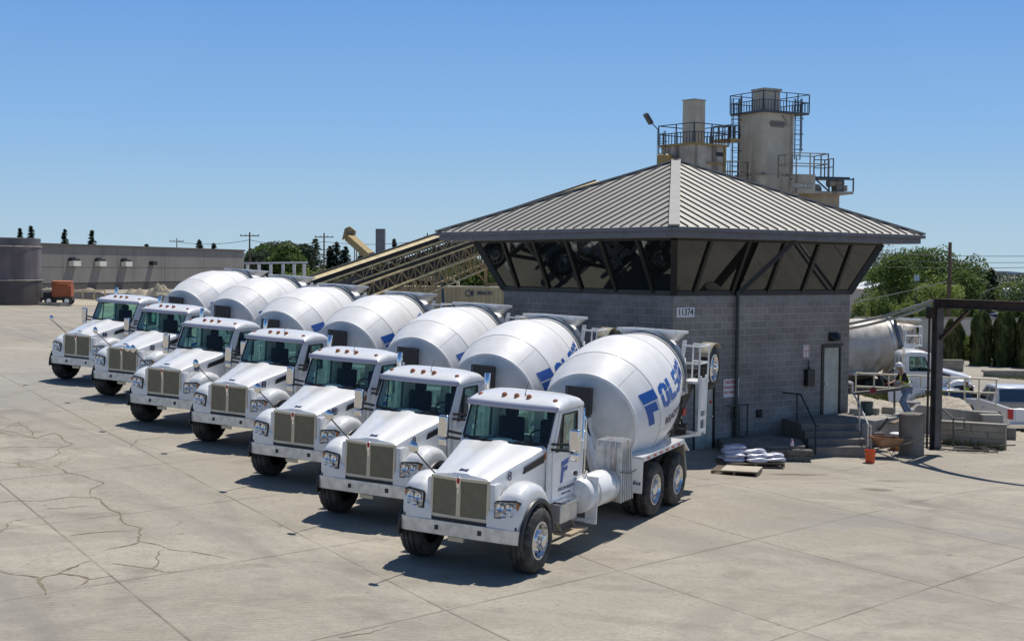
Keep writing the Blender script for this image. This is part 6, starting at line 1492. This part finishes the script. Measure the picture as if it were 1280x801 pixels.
# support trestle for conveyors
ts = empty('conveyor_trestle',(-4.49, 84.0, 3.42)); tag(ts,'blue steel trestle holding up the lowest conveyor','trestle')
bl_ = mat('blue_steel',(.04,.09,.16),.6); MB().bar((-.35,0,-2),(-.1,0,2.1),.14).bar((.35,0,-2),(.1,0,2.1),.14).bar((-.3,0,-.8),(.3,0,-.8),.08).bar((-.3,0,.4),(.2,0,1.4),.06).build('frame',bl_,ts)
cranes = empty('timber_derrick',(-1.68, 86.0, 3.66)); tag(cranes,'tan timber frame with sloping struts just left of the slanted windows','frame')
MB().bar((0,0,-2),(0,0,2.6),.2).bar((-1.5,0,2.4),(1.2,0,-.9),.12).bar((0,0,.5),(1.4,0,.5),.18).bar((0,0,-.9),(.9,0,.4),.15).build('frame',mat('tan_timber',(.42,.28,.13),.8),cranes)
# loading head of a yellow boom
yb = empty('loading_boom',(-15.21, 125.0, 7.89)); tag(yb,'yellow brown conveyor boom with a dark discharge hood, rising before the conifers','boom')
e_ = Vector((-11.51, 118.0, 5.42))-yb.location
MB().bar((.2,0,.0),tuple(e_),.7,.68).build('boom_casing',M['railye'],yb,bevel=.04)
MB().prism([(-.35,-.3),(-.1,.75),(.35,.95),(.85,.55),(.7,-.35),(.35,-.2),(.1,.15)],-.5,.5).build('discharge_hood',M['convd'],yb,bevel=.05)
MB().bar((1.0,-.6,-1.2),(1.0,-.6,-6),.1).build('leg',M['convd'],yb)
gc = MB().box(-.40,.40,-.40,.40,-5,3.42).build('concrete_column',mat('grey_column',(.23,.23,.24),.8,0,(.17,.17,.18),1.5,.4,.6)); gc.location = (-11.6, 120.0, 5.08); tag(gc,'plain grey square column rising right of the yellow boom','column')
# storage container
ctr = empty('shipping_container',(-3.32, 84.0, 4.02)); ctr.rotation_euler = (0,0,radians(2)); tag(ctr,'beige corrugated shipping container with a dark round logo behind the drums','container')
cm = mat('beige_container',(.50,.42,.26),.6,0,(.42,.35,.22),1.0,.4,.7,streak=((.3,.2,.1),.5,2))
mb = MB(); vs = []; nn = 136; L_ = 8.8
for i in range(nn+1):
    x = -5.4+L_*i/nn; off = .035*(1 if (i//2)%2 else 0); vs += [(x,-off,-2.6),(x,-off,-.10)]
mb.add(vs,[(2*i,2*i+2,2*i+3,2*i+1) for i in range(nn)]); mb.box(-5.45,3.45,.06,2.4,-2.6,-.02); cb_ = mb.build('container_side',cm,ctr,smooth=0)
MB().box(-5.48,3.48,-.06,2.44,-.10,.0).box(-5.48,-5.36,-.06,.06,-2.6,-.10).box(3.36,3.48,-.06,.06,-2.6,-.10).build('container_frame',mat('container_rail',(.58,.50,.34),.6),ctr)
lgm = M['navy']
MB().lathe([(0,.20),(.004,.20),(.004,.14),(0,.14)],(.62,-.042,-.42),(0,-1,0),24,False).build('logo_ring',lgm,ctr)
text('logo_letter','E',.36,lgm,ctr,frame_M((.88,-.05,-.42),(1,0,0),(0,0,1)),bold=.015); text('container_lettering','SEACO',.30,lgm,ctr,frame_M((1.62,-.05,-.40),(1,0,0),(0,0,1)),bold=.012)
# stacked cast blocks and long low machinery
cblk = mat('pale_cast_block',(.52,.45,.33),.9,0,(.42,.36,.27),1.5,.4,.65)
BL = [(498,352,2.4,.9),(520,350,2.6,1.0),(545,350,3.0,1.0),(560,352,1.6,.8),(541,345.5,1.8,.5),(556,345.5,1.3,.5)]
LBK = ['leftmost in the pile','second from the left in the pile','centre of the pile','right end of the pile','on top in the centre of the pile','on top at the right of the pile']
for k,(u,v,wd,h) in enumerate(BL):
    D = 98; X = (u-640)/1706*D; Z = 5.2-(v-333.6)/1706*D
    b_ = MB().box(-wd/2,wd/2,-.5,.5,-h,0 if k > 3 else .0).build('cast_block',cblk,None,bevel=.04); b_.location = (X,D+(0 if k < 4 else .0),Z+.45*(k > 3)*0); tag(b_,'pale cast concrete block, %s behind the container'%LBK[k],'block','cast blocks piled behind the container')
# block pedestal so the pile stands on the ground
bp2 = MB().box(-5.2,5.6,-.6,.8,-3,0).build('block_wall_bay',M['concrete'],None,bevel=.03); bp2.location = ((-6.63, 98.0, 3.86)[0],98.2,(-6.63, 98.0, 3.86)[2]); tag(bp2,'long concrete bay wall under the piled cast blocks','wall')
# trees behind the container and beyond
def tpx(name,u,vt,D,w_,m,seed,label,z0,**kw):
    X = (u-640)/1706*D; Zt = 5.2-(vt-(334.7+(u-640)*.0088))/1706*D; return broad_tree(name,X,D,z0,Zt-z0,w_,m,seed,label,**kw)
tpx('broadleaf_tree',600,318,118,6.5,M['leafg'],61,'green tree behind the timber frame beside the slanted windows',1.0,s=.3,dens=1.5,low=.05)
tpx('broadleaf_tree',572,318,140,6,M['leafd'],62,'dark bluish tree seen through the conveyor lattice',1.0,s=.34,dens=1.2,low=.05)
tpx('broadleaf_tree',545,330,118,4.5,M['leafy'],63,'bright green bush behind the blue trestle',1.0,s=.24,dens=1.2,low=.05)
TR = [(318,313,9,'leftmost broad tree, right beside the first wooden pole'),(328,305,9,'broad tree just right of the first wooden pole'),(346,302,11,'middle broad tree of the green band'),(357,299,9,'tallest broad tree of the green band'),(368,306,8,'last broad tree of the band before the conifers')]
for k,(u,vt,w_,lb) in enumerate(TR):
    tpx('broadleaf_tree',u,vt,200+5*(k%3),w_*.85,M['leafg'] if k%2 else M['leafd'],70+k,lb,1.5,s=.5,dens=1.1,low=.08)
CN = [(375,304,4.5,'short conifer at the end of the broad tree band'),(384,314,3.5,'smallest conifer, left of the tall dark one'),(394,297,5.5,'tallest dark conifer, left of the wooden pole'),(412,306,3.6,'slim conifer directly right of the wooden pole'),(420,301,5,'dark conifer second right of the wooden pole'),(431,307,4.8,'pale lit conifer below the yellow boom head'),(451,315,4,'small conifer half hidden by the yellow boom'),(492,298,2.6,'slim conifer right of the grey column'),(25,284,2.8,'leftmost slim conifer above the dark tank'),(39,281,3.6,'second slim conifer above the dark tank'),(81,285,3.2,'slim conifer above the warehouse, left of its neighbour'),(115,287,3.8,'slim conifer above the warehouse over the second wall lamp'),(183,304,2.6,'tiny conifer tip above the middle of the warehouse'),(249,299,3.2,'slim conifer above the warehouse right of the far pole'),(267,303,2.8,'rightmost conifer tip above the warehouse')]
for k,(u,vt,w_,lb) in enumerate(CN):
    D = 215; X = (u-640)/1706*D; Zt = 5.2-(vt-(334.7+(u-640)*.0088))/1706*D; conifer('conifer_tree',X,D,1.5,Zt-1.5,w_,90+k,lb,s=.5,n=1300)
for k,(u,vt,w_) in enumerate(((385,336,4.5),(402,338,4),(420,335,4.5),(374,338,4))):
    D = 130; X = (u-640)/1706*D; Zt = 5.2-(vt-332)/1706*D
    shrub('roadside_shrub',X,D,1.2,w_,Zt-1.2,M['leafy'],110+k,['bright green shrub below the tallest conifer','bright green shrub at the foot of the wooden pole','bright green shrub right of the wooden pole','bright green shrub at the right end of the white pipe rack'][k],None,.22,1800)
for k,(u,vt,D,w_) in enumerate(((440,341,92,3.5),(466,344,100,3.2),(500,338,112,5),(530,336,115,5))):
    X = (u-640)/1706*D; Zt = 5.2-(vt-333)/1706*D
    shrub('roadside_shrub',X,D,1.2,w_,Zt-1.2,M['leafg'] if k%2 else M['leafy'],130+k,['low green shrub under the foot of the conveyors','low green shrub below the boom and the conveyor','leafy shrub behind the left end of the cast blocks','leafy shrub behind the middle of the cast blocks'][k],None,.2,1800)
# white pipe rack
pr = empty('pipe_rack',(0,0,0)); tag(pr,'long white pipe rack on posts right of the warehouse','rack')
A_ = Vector((-27.93, 140.0, 5.42)); B_ = Vector((-19.24, 128.0, 5.53)); MB().bar(A_,B_,.16,.18).build('beam',M['sign_white'],pr,smooth=0)
for f in (.12,.3,.48,.66,.82,.96):
    p = A_.lerp(B_,f); MB().box(p.x-.14,p.x+.14,p.y-.1,p.y+.1,1,p.z-.14).build('post',M['sign_white'],pr)

# ------------------------------------------------------------------ left side : warehouse, tank, small kit
wh = empty('warehouse',(0,0,0)); tag(wh,'long low grey warehouse with three wall lamps at the far left','building')
greyw = mat('grey_tilt_up_wall',(.29,.265,.235),.8,0,(.25,.23,.205),.25,.4,.6,streak=((.15,.13,.12),.35,.8)); dkb = mat('dark_wall_base',(.12,.105,.095),.85)
A_ = Vector((-50.5,75.2,0)); B_ = Vector((-28.7,146,0)); Aw = Vector((-37.9,110,0)); d_ = (B_-Aw).normalized(); A_ = Aw-d_*14; nrm = Vector((d_.y,-d_.x,0)); L_ = (B_-A_).length
WM = Matrix(((d_.x,-nrm.x,0,A_.x),(d_.y,-nrm.y,0,A_.y),(0,0,1,0),(0,0,0,1)))
wh.matrix_world = WM
MB().box(0,L_,0,25,3.62,6.70).build('wall',greyw,wh,smooth=0); MB().box(0,L_,.02,25,1.2,3.62).build('wall_base',dkb,wh,smooth=0)
MB().box(-.1,L_+.1,-.12,25.1,6.70,6.86).build('roof_edge',dkb,wh,smooth=0)
jn = MB()
for x in (9,17,25.5,34,42): jn.box(x-.03,x+.03,-.006,-.002,3.62,6.7)
jn.box(0,L_,-.006,-.002,4.9,4.94); jn.build('panel_joint',dkb,wh,smooth=0)
def wx_at(u):  # position along the wall seen at a given bearing
    t_ = (u-640)/1706.; return (t_*A_.y-A_.x)/(d_.x-t_*d_.y)
for u in (90,122.5,155):
    x = wx_at(u); h_ = MB().box(x-.62,x+.62,-.35,0,5.45,5.62).box(x-.4,x+.4,-.06,0,5.62,5.75).build('lamp_hood',M['bronze'],wh); MB().box(x-.55,x+.55,-.50,-.02,5.02,5.45).build('lamp_body',mat('cream_lamp',(.85,.82,.68),.5) if u == 90 else bpy.data.materials['cream_lamp'],h_)
x = wx_at(189); MB().box(x-.4,x+.4,-.4,0,5.15,5.5).build('vent_box',M['bronze'],wh)
tk = empty('storage_tank',(-32.1,82.5,2.2)); tag(tk,'big dark purple grey storage tank at the left edge','tank')
tm = mat('purple_grey_tank',(.21,.165,.175),.55,0,(.12,.105,.115),.6,.35,.65,streak=((.07,.055,.055),.8,.9)); 
MB().lathe([(0,3.5),(2.0,3.5)],(0,0,0),(0,0,1),64,False).build('lower_shell',mat('dark_tank_base',(.105,.09,.085),.6,0,(.07,.06,.06),.8,.4,.6,streak=((.05,.04,.04),.7,1)),tk)
MB().lathe([(2.0,3.47),(4.0,3.47)],(0,0,0),(0,0,1),64,False).build('middle_shell',tm,tk); MB().lathe([(4.0,3.42),(4.5,3.42),(4.52,3.35),(4.52,.1)],(0,0,0),(0,0,1),64,False).build('upper_shell',M['tankup'] if 'tankup' in M else mat('tank_top_shell',(.15,.135,.14),.55,0,(.10,.09,.10),.8,.4,.6),tk)
MB().lathe([(1.97,3.53),(2.03,3.53)],(0,0,0),(0,0,1),64,False).lathe([(3.98,3.5),(4.04,3.5)],(0,0,0),(0,0,1),64,False).build('seam_band',M['silo2'],tk,solid=.02)
MB().box(-.15,.15,-3.62,-3.45,1.9,3.5).map(lambda x,y,z:(x+.6,y,z)).build('level_gauge',M['bronze'],tk)
kb = MB().prism([(-45,82.3),(-27.3,82.3),(-26.9,83.0),(-45,83.0)],2.2,2.86,'xy').build('concrete_kerb',M['concrete']); tag(kb,'pale concrete kerb along the foot of the dark tank','kerb')
# orange towable machine
og = empty('towable_generator',(-27.9,83.4,gz(-27.9,83.4))); og.rotation_euler = (0,0,radians(8)); tag(og,'orange towable generator on small wheels between the tank and truck 14','generator')
oc_ = mat('faded_orange_paint',(.42,.11,.03),.55,0,(.30,.08,.03),2,.4,.7)
MB().box(-.15,1.0,-.5,.5,.5,1.25).build('housing',oc_,og,bevel=.04); MB().lathe([(0,.62),(.22,.64),(.26,.5)],(.40,0,1.25),(0,0,1),28).build('top_drum',mat('orange_top',(.50,.16,.06),.5),og)
MB().box(-.7,1.05,-.45,.45,.32,.5).bar((-.7,0,.4),(-1.3,0,.4),.1).box(-.68,-.25,-.35,.35,.5,.8).build('frame',M['dark'],og)
for (x,y) in ((-.3,-.5),(.75,-.5),(-.3,.5),(.75,.5)):
    w_ = MB().lathe([(-.02,.14),(.02,.14)],(x,y*1.12,.28),(0,1,0),14).build('wheel',M['rim'],og); MB().lathe([(-.1,.15),(-.1,.26),(.1,.26),(.1,.15)],(x,y,.28),(0,1,0),20,False).build('tyre',M['rubber'],w_)
# dirt strip, barriers, rail, rubble
def dz(x,y): return gz(x,y)+.02+.12*sst(86,92,y)*(.6+.4*noise.noise(Vector((x*.3,y*.3,0))))
ds = sheet('dirt_strip',[-60+1.5*i for i in range(44)],[84.6+1.2*i for i in range(18)],dz,M['dirt']); tag(ds,'strip of pale dirt at the far edge of the yard')
rnd = random.Random(12)
for k,(u,wd) in enumerate(((58,2.6),(101,2.8),(139,2.8),(196,3.0))):
    D = 93; X = (u-640)/1706*D; b_ = MB().prism([(-.3,0),(.3,0),(.18,.18),(.1,.55),(-.1,.55),(-.18,.18)],-wd/2,wd/2,'yz').build('concrete_barrier',M['concrete'],bevel=.02); b_.location = (X,D,dz(X,D)-.05); b_.rotation_euler = (0,0,rnd.uniform(-.05,.05)); tag(b_,['concrete barrier next to the dark tank','concrete barrier behind the orange generator','concrete barrier behind the cab of truck 14','concrete barrier left of the farthest drum'][k],'barrier','concrete barriers below the warehouse')
yr = empty('yellow_rail',(0,0,0)); tag(yr,'low yellow guard rail in front of the warehouse base','guard rail')
A_ = Vector((-29.78, 92.0, 3.39)); B_ = Vector((-27.46, 92.0, 3.43)); MB().bar(A_,B_,.07).build('rail',M['convey'],yr)
for f in (0,.35,.68,1): p = A_.lerp(B_,f); MB().bar(p,(p.x,p.y,2.2),.07).build('post',M['convey'],yr)
rbk = MB()
for k,(u,wd,h) in enumerate(((110,3.5,.7),(170,3.0,.8),(200,2.6,1.15),(60,1.6,.6))):
    D = 96; X = (u-640)/1706*D; z0 = dz(X,D)-.1
    m_ = MB().grid(lambda a,b_:(wd*(a-.5),wd*.6*(b_-.5),h*max(0,(1-((a-.5)*2)**2))*(1-((b_-.5)*2)**2)*(1+.5*noise.noise(Vector((a*6+k,b_*6,0))))),18,14); o = m_.build('rubble_pile',M['dirt'],None,recalc=False); o.location = (X,D,z0); tag(o,['pale rubble heap behind the yellow rail','pale rubble heap right of the yellow rail','taller tan rubble heap left of the farthest drum','small pale rubble heap right of the dark tank'][k],'rubble','rubble heaps below the warehouse')


# ------------------------------------------------------------------ loose things in the right-hand yard
rnd = random.Random(99)
CB = [(11.0,43.4,'by the dark green bucket'),(11.6,43.7,'in the middle of the pale slab'),(12.2,44.0,'at the right end of the pale slab')]
for k,(x,y,w_) in enumerate(CB):
    b_ = MB().box(-.2,.2,-.1,.1,0,.2).build('concrete_block',M['cmu2'],bevel=.01,smooth=0); b_.location = (x,y,.603); b_.rotation_euler = (0,0,rnd.uniform(-1,1)); tag(b_,'loose concrete block lying %s'%w_,'block')
for k,(x,y,l_,a,w_) in enumerate(((12.55,42.2,1.9,.3,'leaning low behind the concrete cylinder'),(13.3,44.2,2.2,-.25,'lying between the steel post and the low block wall'),(12.3,43.0,1.3,.9,'lying across the edge of the pale slab'))):
    b_ = MB().box(-l_/2,l_/2,-.09,.09,0,.045).build('wooden_plank',wood,bevel=.004); z = gz(x,y)+.06+(.62 if k == 2 else .0); b_.location = (x,y,z); b_.rotation_euler = (.05,-.06,a); tag(b_,'weathered plank %s'%w_,'plank')
# broken concrete at the foot of the gravel bank
ch = 0
SP = ['farthest left of all, left of the steel post','second from the left, left of the steel post','third from the left, left of the steel post','just left of the steel post','just right of the steel post','right of the steel post, second from it','right of the steel post, third from it','nearest the low block wall']
for k in range(8):
    x = 11.9+.28*k+rnd.uniform(-.08,.08)+(.25 if k > 3 else 0); y = 45.1+rnd.uniform(-.4,.5); r = rnd.uniform(.13,.28); m_ = MB()
    m_.grid(lambda u,v:(r*1.3*sin(pi*v)*cos(2*pi*u)*(1+.35*noise.noise(Vector((u*5+k,v*4,0)))),r*sin(pi*v)*sin(2*pi*u)*(1+.35*noise.noise(Vector((u*5,v*4+k,2)))),r*.75*cos(pi*v)),9,6)
    o = m_.build('broken_concrete',M['concrete'],None,smooth=20); o.location = (x,y,bank(x,y)+.12); o.rotation_euler = (rnd.random(),rnd.random(),rnd.random()*3); tag(o,'broken concrete lump, '+SP[k],'rubble','broken concrete lumps at the foot of the gravel')
# drum and pipes standing in the pit area
for k,(x,y,lb) in enumerate(((13.9,47.2,'grey metal barrel standing in the gravel right of the steel post'),)):
    o = MB().lathe([(0,.28),(.02,.29),(.28,.29),(.30,.30),(.32,.29),(.58,.29),(.60,.30),(.62,.29),(.86,.29),(.88,.27),(.88,.01)],(x,y,bank(x,y)-.05),(0,0,1),26).build('barrel',mat('grey_barrel',(.22,.21,.20),.5)); tag(o,lb,'barrel')
# white panels of scrap leaning on the railing
o = MB().box(-.7,.7,-.02,.02,0,.5).build('scrap_sheet',M['sign_white']); o.location = (14.6,50.2,.42); o.rotation_euler = (-.25,0,.1); tag(o,'white sheet leaning against the cream pipe railing','panel')
# second parked car roofs beyond, traffic far off at the right
for k,(u,D,c_,lb) in enumerate(((1262,150,(.45,.45,.47),'tiny silver car far off at the right between trees'),(1250,165,(.04,.05,.08),'tiny dark car far off left of the silver one'))):
    q = copy_tree(pc); X = (u-640)/1706*D; place(q,X,D,gz(X,D),5*k,1.0); tag(q,lb,'car')
    for c in q.children:
        if c.name.split('.')[0] in ('body','cabin'): c.data = c.data.copy(); c.data.materials[0] = mat('far_car_paint',c_,.3,coat=.5)
# low weeds and dry grass tufts at the foot of walls
gt_ = MB()
for _ in range(2600):
    f = rnd.random(); q = rnd.random()
    x,y = (28+13*f,78.7-rnd.random()*.7) if q < .4 else ((13.6+1.8*f,43.15-.98*f-rnd.random()*.12) if q < .5 else (13+3*f,50.2+rnd.random()*.5))
    z = gz(x,y) if q < .5 else bank(x,y)
    h = rnd.uniform(.06,.28); a = rnd.uniform(0,6.28); n0 = len(gt_.v); gt_.v += [(x-.02*cos(a),y-.02*sin(a),z),(x+.02*cos(a),y+.02*sin(a),z),(x+rnd.uniform(-.08,.08),y+rnd.uniform(-.08,.08),z+h)]; gt_.f.append((n0,n0+1,n0+2))
o = gt_.build('dry_weeds', mat('dry_weed',(.30,.26,.10),.9,0,(.14,.17,.05),3,.4,.6), None, smooth=0, recalc=False); tag(o,'dry weeds growing along the foot of the walls and railing',kind='stuff')
